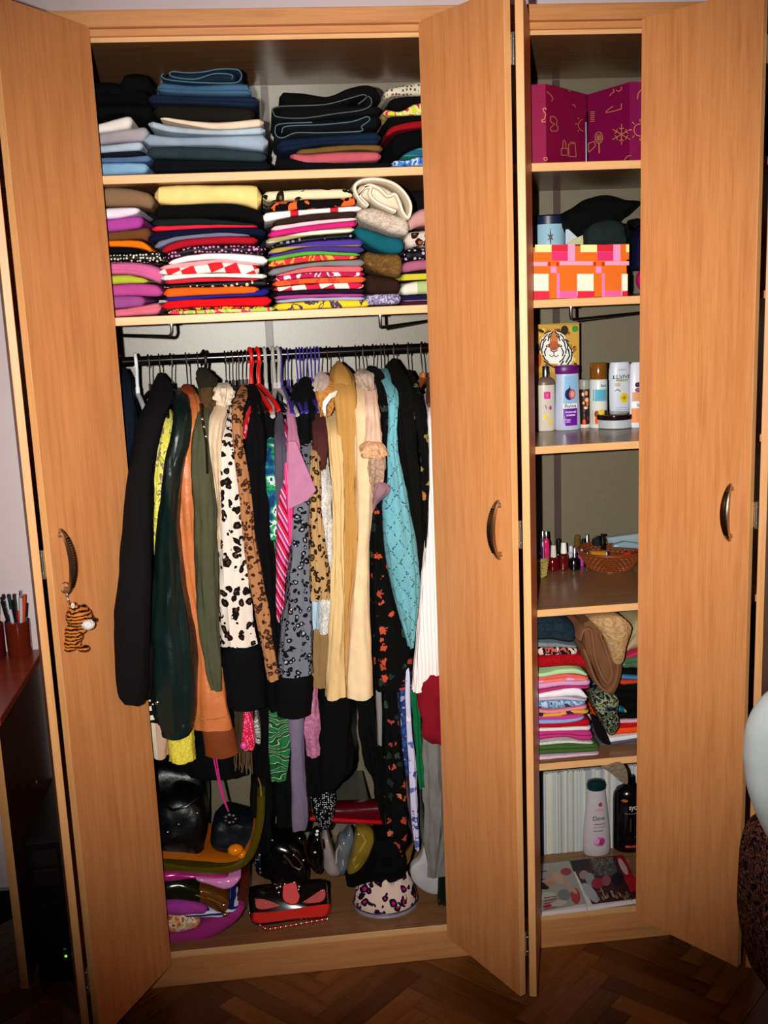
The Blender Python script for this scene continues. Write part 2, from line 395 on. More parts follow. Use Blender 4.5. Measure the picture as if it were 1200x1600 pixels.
def herring():
    pm = {}
    rest = MB(); cnt = 0
    cells = []
    n = round(PL/PW)
    rot = R_(45)
    for a in range(-60, 60):
        for b in range(-14, 14):
            for h in (0, 1):
                # herringbone on an integer grid, unit PW
                x = a+b*n*1.0; y = a-b*n*1.0
                if h == 0: X0, Y0, lx, ly = x, y, n, 1
                else: X0, Y0, lx, ly = x+n-0, y-n+1+0, 1, n
                if h == 1: X0, Y0 = x+n, y-n+1
                cx, cy = (X0+lx/2)*PW, (Y0+ly/2)*PW
                wx = cx*math.cos(rot)-cy*math.sin(rot); wy = cx*math.sin(rot)+cy*math.cos(rot)
                cells.append((wx, wy-1.0, h))
    near = [c for c in cells if -1.15 < c[0] < 1.65 and -.98 < c[1] < .1]
    near.sort(key=lambda c: (c[0]-.2)**2+(c[1]+.2)**2*4)
    near = near[:290]; ns = set(near)
    for c in cells:
        if c in ns or not (-2.55 < c[0] < 2.75 and -3.5 < c[1] < .5): continue
        ang = rot+(0 if c[2] == 0 else PI/2); ca, sa = math.cos(ang), math.sin(ang)
        rest.box((-PL/2+.0006, -PW/2+.0006, -.012), (PL/2-.0006, PW/2-.0006, 0), bev=.0008,
                 xf=lambda v: Vector((c[0]+v.x*ca-v.y*sa, c[1]+v.x*sa+v.y*ca, v.z)))
    o = rest.build('plank_field', PLK[0], floor, False); tag(o, kind='stuff')
    pmesh = []
    for m in PLK:
        b = MB().box((-PL/2+.0006, -PW/2+.0006, -.012), (PL/2-.0006, PW/2-.0006, 0), bev=.0008)
        me = bpy.data.meshes.new('plank'); me.from_pydata([tuple(v) for v in b.V], [], b.F); me.materials.append(m); pmesh.append(me)
    for c in near:
        o = bpy.data.objects.new('plank', random.choice(pmesh)); COL.objects.link(o); o.parent = floor
        o.location = (c[0], c[1], random.uniform(-.0004, .0004)); o.rotation_euler = (0, 0, rot+(0 if c[2] == 0 else PI/2))
herring()

# ================================================================== WARDROBE
H = 2.5; XL, XR, XP = -.664, 1.262, .594; YB = .575
zA, zB, z3, z4, z5, zp = 2.143, 1.8125, 1.440, 1.0006, None, .1045
z5 = at(920, 1192, 0).z   # shelf under the folded pile (its underside row)
wr = thing('wardrobe', 'tall beech-laminate built-in wardrobe with bifold doors standing open', 'wardrobe', ((XL+XR)/2, .28, 0))
def wpart(name, mb, mat, label=None, smooth=False):
    o = mb.build(name, mat, wr, smooth)
    if label: o['label'] = label
    return o
T = .018
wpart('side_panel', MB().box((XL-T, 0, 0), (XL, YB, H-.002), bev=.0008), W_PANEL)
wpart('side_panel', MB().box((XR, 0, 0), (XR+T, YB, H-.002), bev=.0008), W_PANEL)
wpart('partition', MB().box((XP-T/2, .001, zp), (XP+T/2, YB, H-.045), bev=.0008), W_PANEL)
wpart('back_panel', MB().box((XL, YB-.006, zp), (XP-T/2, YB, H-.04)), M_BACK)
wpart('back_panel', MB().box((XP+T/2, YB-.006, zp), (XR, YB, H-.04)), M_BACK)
cor = at(500, 15, 0).z
wpart('cornice', MB().box((XL-T, -.03, H-.036), (XR+T, -.012, H), bev=.001), W_TOP)
wpart('door_track', MB().box((XL, -.012, H-.052), (XR, .03, H-.036), bev=.001), W_TOP)
zt_ = at(480, 55, 0).z
wpart('plinth', MB().box((XL, .0, 0), (XR, .018, zp-.018), bev=.001), W_TOP)
BASEB = 1
def board(name, a, b, bev=.0012):
    m = MB().box(a, b, bev=bev); m.mi = [1 if all(m.V[i].y < a[1]+bev*1.2 for i in f) else 0 for f in m.F]
    return m.build(name, None, wr, False, [W_SHELF, W_EDGE2])
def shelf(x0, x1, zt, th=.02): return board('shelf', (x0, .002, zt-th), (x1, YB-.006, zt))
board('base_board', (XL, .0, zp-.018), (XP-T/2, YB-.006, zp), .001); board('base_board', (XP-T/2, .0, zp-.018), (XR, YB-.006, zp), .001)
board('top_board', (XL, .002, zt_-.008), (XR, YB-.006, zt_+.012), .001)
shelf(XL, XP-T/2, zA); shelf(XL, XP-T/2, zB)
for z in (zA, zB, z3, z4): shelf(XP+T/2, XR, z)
z5 = at(920, 1188, 0).z; shelf(XP+T/2, XR, z5)
# joint strips on the back
for px, ya, yb in ((427, 500, 1400), (870, 490, 1400)):
    P = at(px, 620, YB-.008); wpart('joint_strip', MB().box((P.x-.011, YB-.010, zp), (P.x+.011, YB-.006, zB-.02), bev=.001), M('pl:#4a3a34'))
P = at(870, 330, YB-.008); wpart('joint_strip', MB().box((P.x-.011, YB-.010, zB), (P.x+.011, YB-.006, zt_-.01)), M('pl:#4a3a34'))
P = at(424, 330, YB-.008); wpart('joint_strip', MB().box((P.x-.011, YB-.010, zB), (P.x+.011, YB-.006, zt_-.01)), M('pl:#4a3a34'))
P = at(1008, 620, YB-.008); wpart('joint_strip', MB().box((P.x-.008, YB-.010, zp), (P.x+.011, YB-.006, zB-.02), bev=.001), M('pl:#5a5048'))
# clothes rail
ROD_Y = .26; RA = at(185, 564, ROD_Y); RB = at(662, 545, ROD_Y); ROD_Z = (RA.z+RB.z)/2
print('rod z', RA.z, RB.z, 'z5', z5, 'zt', zt_)
wpart('clothes_rail', MB().tube([(XL, ROD_Y, ROD_Z), (XP-T/2, ROD_Y, ROD_Z)], .0125, 16), M('pat:#0a0607'), smooth=True)
# wire pull-out rails under the shelves
def wire(px, py0, py1, qx, qy, Y0):
    a = at(px, py0, Y0); b = at(px, py1, Y0)
    best = min((abs(at(qx, qy, y).z-b.z), y) for y in [Y0+i*.004 for i in range(0, 120)])[1]; c = at(qx, qy, best); c.z = b.z
    top = (zB-.02); pts = [Vector((a.x, a.y, top)), Vector((a.x, a.y, b.z+.012)), b+(c-b).normalized()*.004+Vector((0, 0, .003)), b+(c-b).normalized()*.014, b.lerp(c, .5), c]
    wpart('hanging_wire', MB().tube(pts, .0045, 10).tube([(a.x, a.y, top-.003), (a.x, a.y, top)], .012, 12), M('met:#8a8a90:1.2'), smooth=True)
wire(268, 508, 526, 150, 518, .05); wire(594, 497, 512, 680, 497, .05); wire(892, 484, 500, 1030, 482, .05)
# bifold doors
TH = .018
def bent_handle(o_par, P0, dirn, outn, sgn):
    pass
def door(F, N, A, name, hz, hingez, zb=.0796, zt=2.468):
    """B leaf from far edge F to fold N (outer face), A leaf behind it to A"""
    F, N, A = Vector(F), Vector(N), Vector(A)
    d = (N-F).normalized(); side = -1 if N.x < F.x else 1
    nout = Vector((d.y, -d.x)) if side > 0 else Vector((-d.y, d.x))   # outward normal of the visible face
    if (Vector((CAM.x, CAM.y))-F).dot(nout) < 0: nout = -nout
    def leaf(P, Q, inn):
        m = MB(); q = [P, Q, Q+inn*TH, P+inn*TH]; V = [(p.x, p.y, z) for z in (zb, zt) for p in q]
        m.add(V, [(0, 1, 2, 3), (7, 6, 5, 4), (0, 4, 5, 1), (1, 5, 6, 2), (2, 6, 7, 3), (3, 7, 4, 0)], 0)
        m.mi = [1, 1, 0, 1, 0, 1]; return m
    L = leaf(F, N, -nout).build('door_panel', W_DOOR, wr, False, [W_DOOR, W_EDGE])
    bv = L.modifiers.new('bevel', 'BEVEL'); bv.width = .0012; bv.segments = 2
    # second leaf
    inner = N-nout*TH; gap = .007
    A0 = Vector((inner.x+side*gap, N.y-.003)); dA = (A-A0).normalized(); nA = Vector((dA.y, -dA.x)); 
    if nA.x*side < 0: nA = -nA
    L2 = leaf(A, A0, nA).build('door_panel', W_DOOR, wr, False, [W_DOOR, W_EDGE])
    bv = L2.modifiers.new('bevel', 'BEVEL'); bv.width = .0012; bv.segments = 2
    for z in hingez:
        m = MB(); c = (inner+A0)/2; c = Vector((c.x, c.y+.002)); 
        m.tube([(c.x, c.y-.004, z-.033), (c.x, c.y-.004, z+.033)], .0042, 12)
        for q in (-.02, .02): m.tube([(c.x, c.y-.004, z+q-.001), (c.x, c.y-.004, z+q+.001)], .0052, 12)
        for e, dd in ((inner, -d), (A0, -(-dA))):
            e2 = e+dd*.028*(1); k = (c-e).normalized()*.0012
            m.add([(e.x+k.x, e.y, z-.03), (e2.x+k.x, e2.y, z-.03), (e2.x+k.x, e2.y, z+.03), (e.x+k.x, e.y, z+.03),
                   (e.x+2*k.x, e.y, z-.03), (e2.x+2*k.x, e2.y, z-.03), (e2.x+2*k.x, e2.y, z+.03), (e.x+2*k.x, e.y, z+.03)],
                  [(0, 1, 2, 3), (7, 6, 5, 4), (0, 4, 5, 1), (1, 5, 6, 2), (2, 6, 7, 3), (3, 7, 4, 0)])
            m.add([(e.x, e.y-.001, z-.03), (c.x, c.y-.006, z-.03), (c.x, c.y-.006, z+.03), (e.x, e.y-.001, z+.03)], [(0, 1, 2, 3)])
        m.build('hinge', CHROME, L, True)
    # handle: bowed bar with a studded dark face
    if hz:
        ux, uy, hzc, hl = hz     # distance from the fold, centre height, half length
        P = N-d*ux; m = MB(); n = 28; rings = []; out3 = Vector((nout.x, nout.y, 0)); d3 = Vector((d.x, d.y, 0))
        for i in range(n+1):
            t = -1+2*i/n; a = 1-t*t; o = .004+.026*a**.8; wd = .0018+.0085*max(a, 0)**.55; th = .0035+.001*a
            c = Vector((P.x, P.y, hzc+t*hl))+out3*o
            rings.append([c+d3*sx*wd+out3*so*th for sx, so in ((-1, -1), (1, -1), (1, .6), (.7, 1), (-.7, 1), (-1, .6))])
        m.loft(rings, 0)
        for i in range(4, n-3):
            t = -1+2*i/n; a = 1-t*t; o = .004+.026*a**.8; wd = .0018+.0085*a**.55; th = .0035+.001*a
            for k in (-.5, 0, .5):
                c = Vector((P.x, P.y, hzc+t*hl))+out3*(o+th)+d3*wd*k
                m.box((-.0011, -.0011, -.0022), (.0011, .0011, .0022), 1, xf=lambda v: c+d3*v.x+out3*v.y+Vector((0, 0, v.z)))
        for t in (-.82, .82):
            a = 1-t*t; o = .004+.026*a**.8; c = Vector((P.x, P.y, hzc+t*hl)); m.tube([c, c+out3*o], [.007, .0045], 12, 0)
        m.build('handle', None, L, True, [M('met:#b9a68c:1.1'), M('met:#2c1c14:1.6')])
    return L
def fz(px, py, P): return at(px, py, P[1]).z
F1, N1 = (-.4208, -.02), (-.5690, -.3053)
F2, N2 = (.3373, -.02), (.4775, -.3094)
F3, N3 = (.8795, -.02), (1.0620, -.2847)
hA = fz(96, 828, N1); hB = fz(102, 925, N1)
door(F1, N1, (-.667, -.001), 'l', (.037, 0, (hA+hB)/2-.01, .078), [fz(55, 883, N1), fz(140, 1530, N1), 2.36])
hA = fz(775, 784, N2); hB = fz(778, 884, N2)
door(F2, N2, (.592, -.001), 'm', (.046, 0, (hA+hB)/2, .072), [fz(797, 76, N2), fz(815, 835, N2), fz(820, 1475, N2)])
hA = fz(1145, 757, N3); hB = fz(1144, 855, N3)
door(F3, N3, (1.258, -.001), 'r', (.050, 0, (hA+hB)/2, .072), [fz(1190, 75, N3), fz(1183, 805, N3), fz(1160, 1425, N3)])

# ================================================================== CLOTH BUILDERS
def fold_mesh(name, pts, Y, depth, mat, parent=None, layers=1, wr_=.0018, seed=0, nu=26, base=None, flat=.0, front=None):
    """one folded garment: pts = (photo x, top row, bottom row) along its front edge"""
    S = crom(pts, nu); V = []; nv = 22
    A = [at(p[0], p[1], Y) for p in S]; B = [at(p[0], p[2], Y) for p in S]
    L = (A[-1]-A[0]).length; rings = []
    for i in range(nu):
        u = i/(nu-1); s = min(u, 1-u)*L; rr = min(.016, L*.2)
        e = 1 if s > rr else math.sqrt(max(0, 1-(1-s/rr)**2)); e = .35+.65*e
        a, b = A[i], B[i]
        if a.z-b.z < .004: m_ = (a.z+b.z)/2; a = Vector((a.x, a.y, m_+.002)); b = Vector((b.x, b.y, m_-.002))
        h = (a.z-b.z); zc = (a.z+b.z)/2; ring = []
        fr = front or min(h*.55, .022)
        yo = (1-e)*.018
        for k in range(nv):
            t = k/nv*2*PI   # 0 = front middle, goes over the top
            c, s_ = math.cos(t), math.sin(t)
            z = math.copysign(abs(s_)**.75, s_)*h/2
            if c >= 0:
                y = Y+yo+fr-fr*c**.8
                if layers > 1:
                    g = abs(math.cos(PI*layers*(z/h+.5)-(0 if layers % 2 else PI/2)*0)); y += (1-abs(math.sin(PI*layers*(z/h+.5))))*min(.007, h/layers*.4)
            else: y = Y+fr+(depth-fr)*(-c)**.5*(1 if e > .9 else .97)
            x = a.x+(b.x-a.x)*(.5-z/h)
            nn = nz3(x*14+seed, y*9, z*20+seed*1.7+zc*9)*wr_*2+nz3(x*45, y*20+seed, zc*60)*wr_
            ring.append(Vector((x, y+(nn if c > -.2 else 0), zc+z*e+(nn*.5 if k not in (0, nv//2) else 0)*(1 if z > 0 else .3))))
        rings.append(ring)
    return MB().loft(rings).build(name, mat, parent, True, base=base if base is not None else (A[len(A)//2].x, Y+depth/2, B[len(B)//2].z))
SEED = [0]
def stack(org, sc, items, sname, group, Y=.035, depth=.36):
    n = len(items); prev = None
    for k, it in enumerate(items):
        cat, desc, mat, pts = it[:4]; kw = it[4] if len(it) > 4 else {}
        SEED[0] += 3.7; yy = Y+random.uniform(0, .012)+kw.pop('dy', 0)
        P = [(org[0]+p[0]*sc, org[1]+p[1]*sc, org[1]+p[2]*sc) for p in pts]
        if prev: P = [(x, max(t, float(np.interp(x, prev[0], prev[1]))) if prev[0][0]-3 <= x <= prev[0][-1]+3 else t, b) for x, t, b in P]
        P = [(x, t, max(b, t+2.2)) for x, t, b in P]
        cr_ = crom(P, 12); prev = ([float(c[0]) for c in cr_], [float(c[2]) for c in cr_])
        dd = kw.pop('dep', depth); lab = kw.pop('lab', None)
        o = fold_mesh('folded_'+{'top': 'blouse'}.get(cat, cat), P, yy, dd, M(mat), seed=SEED[0], **kw)
        pos = 'on top of the ' if k == 0 else 'bottom of the ' if k == n-1 else ORD[k]+' down in the '
        tag(o, lab or (desc+', '+pos+sname), cat, group)

# ---------------- middle shelf, left compartment
c3 = (140, 270); s3 = .2417
stack(c3, s3, [
 ('sweater', 'speckled brown knit sweater', 'k:#8a6a4e', [(60, 92, 215), (200, 95, 215), (330, 112, 220), (415, 140, 245)], dict(layers=1)),
 ('shirt', 'folded white shirt', 'c:#f0dff0', [(60, 232, 303), (200, 222, 290), (322, 222, 262)]),
 ('sweater', 'folded magenta sweater', 'k:#b2439f', [(60, 305, 388), (200, 290, 375), (345, 275, 355)]),
 ('scarf', 'brown knit scarf', 'k:#6d4222', [(60, 390, 440), (200, 370, 435), (330, 345, 430), (392, 340, 455)]),
 ('shirt', 'bright orange top', 'c:#f2780c', [(60, 440, 478), (200, 432, 478), (330, 440, 490), (405, 490, 515)]),
 ('shirt', 'plain black top', 'c:#050505', [(60, 480, 525), (200, 480, 522), (315, 480, 515)]),
 ('top', 'black top with silver beads', 'b:#060505,#d8d0c0:.6', [(60, 528, 582), (250, 520, 578), (400, 505, 588), (480, 520, 590)]),
 ('sweater', 'soft pink sweater', 'c:#d86a9c', [(60, 585, 662), (250, 578, 660), (380, 590, 690), (475, 620, 730)], dict(layers=2)),
 ('shirt', 'lime green top', 'k:#b4bd35', [(60, 670, 730), (250, 655, 715), (375, 665, 712)]),
 ('sweater', 'raspberry pink sweater', 'c:#b8478c', [(60, 732, 805), (250, 718, 795), (420, 722, 800), (470, 750, 800)]),
 ('sweater', 'mauve purple sweater', 'c:#9a4a8c', [(60, 805, 890), (250, 790, 872), (355, 800, 862)]),
 ('sweater', 'salmon pink sweater', 'c:#de7488', [(60, 892, 938), (250, 872, 928), (460, 832, 916)], dict(layers=2)),
], 'brown-knit-topped left stack', 'folded clothes on the middle shelf', Y=.06)
stack(c3, s3, [
 ('sweater', 'pale yellow sweater', 'c:#f3d283', [(418, 85, 195), (560, 75, 205), (800, 76, 195), (1000, 75, 205), (1110, 85, 250)], dict(front=.02)),
 ('shirt', 'thick black jumper', 'c:#040404', [(415, 208, 300), (700, 200, 295), (950, 200, 295), (1130, 255, 345)]),
 ('shirt', 'dark bottle-green top', 'c:#0f1c16', [(408, 300, 346), (750, 292, 335), (1085, 290, 322)]),
 ('shirt', 'thin crimson top', 'c:#d51f38', [(400, 348, 380), (750, 335, 358), (1085, 320, 352)]),
 ('shirt', 'navy blue top', 'c:#0c1230', [(375, 385, 455), (560, 358, 412), (850, 350, 385), (1140, 360, 412)], dict(layers=2)),
 ('shirt', 'slate grey top', 'c:#71708a', [(420, 445, 500), (560, 412, 440), (850, 385, 412), (1035, 378, 408)]),
 ('shirt', 'dark red top', 'c:#a80f22', [(468, 470, 525), (620, 430, 480), (850, 412, 460), (1085, 412, 462)]),
 ('top', 'black and pink beaded top', 'b:#120810,#d884b8:.5', [(485, 520, 575), (650, 475, 525), (850, 465, 515), (1140, 470, 530)]),
 ('shirt', 'bright white shirt', 'c:#fdf6f4', [(510, 560, 598), (650, 530, 572), (850, 518, 560), (1148, 538, 598)], dict(layers=2)),
 ('shirt', 'thin pale pink top', 'c:#ea9ca2', [(455, 598, 628), (650, 575, 605), (850, 560, 580), (1100, 570, 590)]),
 ('shirt', 'red and white checked shirt', 'q:#e0202c,#f6e2da:1.0', [(445, 628, 658), (650, 600, 655), (850, 578, 645), (1095, 590, 668)]),
 ('shirt', 'white and pale grey shirt', 'c:#dfe4da', [(458, 658, 700), (750, 650, 675), (1145, 655, 685)]),
 ('shirt', 'second scarlet top', 'c:#cf1f33', [(488, 698, 722), (750, 678, 705), (1095, 668, 695)]),
 ('top', 'black top with tiny studs', 'b:#080605,#d9c49a:.35', [(465, 725, 745), (750, 707, 738), (1165, 690, 735)]),
 ('shirt', 'vivid orange shirt', 'c:#ef5f13', [(478, 748, 808), (750, 738, 790), (1095, 728, 778)]),
 ('shirt', 'royal blue top', 'c:#1d1f7e', [(485, 808, 836), (750, 788, 812), (1000, 780, 800), (1160, 738, 795)]),
 ('shirt', 'bright red shirt', 'c:#e3121e', [(465, 832, 888), (750, 815, 868), (1175, 795, 862)], dict(layers=2)),
 ('top', 'black and gold printed top', 'mix:#2c1408,#d59a2a,#2a1a0a,#c8322a:1.2', [(500, 872, 894), (750, 866, 886), (1150, 862, 880)]),
 ('top', 'lime and pink flowered top', 'mix:#9fc04a,#c9d27c,#d8335a,#a8c860:.7', [(505, 890, 918), (750, 884, 910), (1200, 866, 894)]),
], 'yellow-topped stack', 'folded clothes on the middle shelf', Y=.035)
c4 = (400, 270)
stack(c4, s3, [
 ('top', 'cream and black leopard print top', 'l:#e4d6ae,#7a5628,#1a120c:.45', [(45, 118, 185), (300, 106, 172), (640, 100, 160)]),
 ('top', 'black top with orange figures', 'mix:#0b0606,#0b0606,#e2602a:.7', [(90, 190, 255), (350, 176, 232), (655, 150, 210)]),
 ('shirt', 'white shirt with red bars', 'sv:#f4eae6,#f4eae6,#c41f30,#f4eae6,#f4eae6:.5', [(38, 262, 325), (300, 238, 272), (685, 212, 246)]),
 ('shirt', 'dark brown top', 'c:#2e1d18', [(110, 292, 342), (400, 262, 302), (655, 236, 288)]),
 ('shirt', 'pale pink top', 'c:#eec4c8', [(100, 345, 378), (400, 308, 332), (655, 290, 306)]),
 ('shirt', 'hot magenta top', 'c:#c92274', [(78, 378, 422), (350, 335, 375), (655, 308, 346)], dict(layers=1)),
 ('shirt', 'ivory and khaki shirt', 's:#e8e2cc,#a89a6a:2.2', [(65, 425, 462), (350, 378, 406), (638, 347, 382)]),
 ('top', 'black lace top', 'b:#070606,#8890a0:.3', [(105, 450, 490), (380, 408, 440), (655, 384, 420)]),
 ('shirt', 'violet and olive top', 's:#4a3592,#4a3592,#b0963a:1.5', [(80, 498, 538), (300, 446, 482), (700, 422, 475)]),
 ('shirt', 'deep violet top', 'c:#43307c', [(85, 530, 550), (350, 482, 508), (700, 475, 520)]),
 ('shirt', 'grass green top', 'c:#55a53a', [(70, 550, 578), (350, 508, 532), (675, 498, 540)]),
 ('top', 'coral and yellow printed top', 'mix:#e0303f,#e0303f,#eda23a,#e0303f:.8', [(82, 578, 612), (350, 534, 572), (660, 512, 556)]),
 ('shirt', 'mid grey top', 'c:#7b7a80', [(82, 622, 672), (350, 580, 608), (705, 556, 606)]),
 ('shirt', 'light coral top', 'c:#ea6468', [(130, 648, 672), (350, 610, 642), (695, 604, 642)]),
 ('top', 'crimson top with white print', 'mix:#b81a50,#b81a50,#e8d8ee,#b81a50:.8', [(118, 674, 702), (350, 645, 676), (705, 640, 668)]),
 ('shirt', 'orange shirt', 'mix:#f05e26,#f05e26,#d93c30:.8', [(108, 704, 738), (350, 680, 715), (712, 666, 710)]),
 ('shirt', 'white and red checked blouse', 'q:#ece0cc,#c81e44:1.0', [(118, 736, 768), (400, 716, 752), (698, 712, 750)]),
 ('shirt', 'blackish purple top', 'c:#1c0c22', [(118, 768, 796), (350, 756, 784), (708, 752, 780)]),
 ('shirt', 'orchid purple top', 'c:#a63c86', [(118, 796, 820), (350, 784, 806), (705, 780, 800)]),
 ('shirt', 'pale blue-grey top', 'c:#a3a6bc', [(130, 820, 842), (350, 806, 828), (705, 800, 824)]),
 ('top', 'yellow top with a dark print', 'mix:#e8c426,#e8c426,#e8c426,#4a3a58,#e8c426:.8', [(118, 845, 890), (400, 828, 880), (742, 824, 865)]),
], 'leopard-topped stack', 'folded clothes on the middle shelf', Y=.035)
# rolled blanket and its stack
def ribbon(name, path, th, Y, depth, mat, parent=None, base=None, ny=5, wob=.0):
    """thick sheet following a path of photo pixels at depth Y, extruded backwards"""
    P = [at(a, b, Y) for a, b in path]
    S = crom([(i, p.x, p.z) for i, p in enumerate(P)], len(P)*5); c = [Vector((s[1], 0, s[2])) for s in S]; N = []
    for i in range(len(c)):
        t = c[min(i+1, len(c)-1)]-c[max(i-1, 0)]; t.normalize(); N.append(Vector((-t.z, 0, t.x)))
    rings = []
    for j in range(ny+2):
        y = Y+depth*max(0, (j-1))/ny; k = .55 if j == 0 else 1; y = y-(0 if j else 0)
        yy = Y-.003 if j == 0 else (Y+.002 if j == 1 else y)
        loop = [v+n*th/2*k for v, n in zip(c, N)]+[v-n*th/2*k for v, n in zip(c[::-1], N[::-1])]
        rings.append([Vector((p.x, yy+wob*nz3(p.x*30, p.z*30, 3), p.z)) for p in loop])
    return MB().loft(rings).build(name, mat, parent, True, base=base if base is not None else (c[0].x, Y+depth/2, min(v.z for v in c)))
def q4(L, o=c4, s=s3): return [(o[0]+a*s, o[1]+b*s) for a, b in L]
bl = ribbon('rolled_blanket', q4([(905, 250), (870, 235), (780, 190), (735, 140), (740, 95), (700, 100), (672, 150), (720, 205), (700, 200), (650, 140), (640, 85), (690, 48), (790, 42), (890, 70), (960, 130), (1000, 210), (985, 290), (950, 255), (930, 200), (900, 140), (850, 150), (800, 105), (740, 80), (700, 92)]), .0095, .03, .33, M('c:#eadcc4'))
fill = fold_mesh('rolled_core', [(400+660*s3, 270+80*s3, 270+150*s3), (400+800*s3, 270+75*s3, 270+210*s3), (400+950*s3, 270+160*s3, 270+250*s3)], .045, .3, M('c:#e0cdb8'), parent=bl, layers=2)
tag(bl, 'thick cream blanket rolled up on top of the cream towel', 'blanket')
stack(c4, s3, [
 ('towel', 'cream fluffy towel', 'fur:#efdcc8:1.4', [(655, 240, 300), (760, 222, 345), (880, 262, 390), (995, 300, 412)], dict(front=.03, lab='cream fluffy towel sagging under the rolled cream blanket')),
 ('sweater', 'deep teal sweater', 'c:#0d5563', [(640, 345, 410), (750, 370, 480), (850, 405, 520), (960, 425, 520)]),
 ('scarf', 'curly brown knit scarf', 'fur:#7d5a2e,#b08a4a:.7', [(700, 500, 600), (800, 520, 650), (950, 505, 690)], dict(layers=2)),
 ('sweater', 'very dark brown sweater', 'c:#2a150d', [(712, 650, 780), (800, 668, 785), (935, 690, 780)]),
 ('top', 'silvery lilac lace top', 'mix:#8d84a4,#5a5470,#b8aec8,#7a7090:1.6', [(708, 788, 858), (940, 780, 850)]),
], 'cream-towel-topped stack', 'folded clothes on the middle shelf', Y=.03)
stack(c4, s3, [
 ('shirt', 'rose beige top', 'c:#c8908a', [(975, 300, 385), (1070, 232, 345), (1250, 225, 335)]),
 ('top', 'brown and white leopard print top', 'l:#d9c9bc,#a05a2c,#2a1510:.5', [(968, 385, 488), (1075, 372, 480), (1250, 370, 475)], dict(layers=2)),
 ('top', 'black top with silver sparkle', 'b:#080407,#c0a8c8:.4', [(952, 492, 580), (1080, 488, 560), (1250, 480, 555)]),
 ('shirt', 'dusty mauve shirt', 'c:#a85a78', [(945, 582, 650), (1080, 562, 628), (1250, 555, 620)]),
 ('top', 'black lace top edged in yellow', 's:#c8b834,#1c140e,#1c140e:1.1', [(942, 652, 715), (1085, 630, 695), (1250, 622, 688)]),
 ('shirt', 'off-white and green top', 'sv:#dcd6c4,#dcd6c4,#a9b87c:.7', [(940, 718, 795), (1085, 698, 785), (1250, 692, 778)]),
 ('shirt', 'navy top beneath', 's:#141036,#141036,#e6e0ea:1.6', [(936, 798, 832), (1085, 788, 826), (1250, 782, 820)]),
 ('shirt', 'maroon top', 'c:#3c0f24', [(936, 834, 858), (1085, 828, 852), (1250, 822, 848)]),
], 'stack beside the middle door', 'folded clothes on the middle shelf', Y=.06)

# added dark cloth behind the front piles, standing in for shade in the gaps
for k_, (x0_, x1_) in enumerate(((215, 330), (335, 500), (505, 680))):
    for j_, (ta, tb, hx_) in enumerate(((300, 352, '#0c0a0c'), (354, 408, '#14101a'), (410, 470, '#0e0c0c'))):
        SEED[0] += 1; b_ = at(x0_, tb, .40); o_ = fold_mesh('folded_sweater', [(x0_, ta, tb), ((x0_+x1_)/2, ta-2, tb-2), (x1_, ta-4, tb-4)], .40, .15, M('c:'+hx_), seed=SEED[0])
        tag(o_, ['left', 'middle', 'right'][k_]+' dark filler added to shade pile gaps, '+['upper', 'middle', 'lower'][j_]+' layer, behind the middle shelf piles', 'sweater', 'added dark fillers behind the middle shelf piles')
# ---------------- top shelf
c1 = (130, 90); s1 = .25
stack(c1, s1, [
 ('sweater', 'crumpled black jumper', 'c:#020202', [(225, 150, 215), (260, 100, 215), (380, 102, 210), (440, 175, 235)]),
 ('sweater', 'wide black jumper', 'c:#030303', [(50, 140, 290), (200, 150, 290), (420, 200, 300)], dict(layers=2)),
 ('sweater', 'lower black jumper', 'c:#040404', [(50, 292, 385), (250, 295, 350), (440, 300, 390)]),
 ('shirt', 'white folded shirt', 'c:#ece4dc', [(50, 425, 478), (200, 382, 455), (305, 345, 438)]),
 ('jeans', 'pale grey-beige jeans', 'd:#a49aa0', [(50, 480, 552), (220, 452, 530), (405, 425, 520)]),
 ('jeans', 'light washed blue jeans', 'd:#aebdcc', [(50, 555, 600), (250, 535, 585), (372, 520, 578)]),
 ('jeans', 'dark navy jeans', 'd:#0c1420', [(50, 600, 626), (250, 586, 618), (375, 580, 612)]),
 ('jeans', 'mid blue jeans', 'd:#4e6a90', [(50, 628, 656), (250, 620, 655), (425, 608, 650)]),
 ('jeans', 'sky blue jeans', 'd:#7fa8c8', [(50, 658, 738), (250, 655, 728), (405, 655, 722)]),
], 'black-topped left pile', 'folded trousers and tops on the top shelf', Y=.05)
def jeans_roll(path, th, Y, mat, label, edge):
    o = ribbon('rolled_jeans', path, th, Y, .34, M(mat)); tag(o, label, 'jeans', 'folded trousers and tops on the top shelf')
    e = MB().tube([at(a, b, Y-.004) for a, b in [tuple(x) for x in [(p[1], p[2]) for p in crom([(i, *q) for i, q in enumerate(path)], len(path)*5)]]], .0011, 6)
    tag(e.build('hem_stitching', M(edge), o, True), 'paler stitched hem edge'); return o
jeans_roll(q4([(500, 100), (490, 120), (540, 140), (700, 155), (900, 160), (970, 150), (990, 110), (960, 75), (850, 72), (750, 90), (650, 95), (560, 88), (540, 105), (580, 125), (700, 135), (800, 105), (870, 100), (930, 110), (930, 135)], c1, s1), .0045, .045, 'd:#1e3a50', 'blue jeans rolled up on the very top of the jeans pile', 'c:#5a7a88')
fold_mesh('rolled_core', [(130+520*.25, 90+100*.25, 90+140*.25), (130+700*.25, 90+98*.25, 90+150*.25), (130+960*.25, 90+85*.25, 90+150*.25)], .055, .32, M('d:#12222e'), parent=bpy.data.objects['rolled_jeans'])
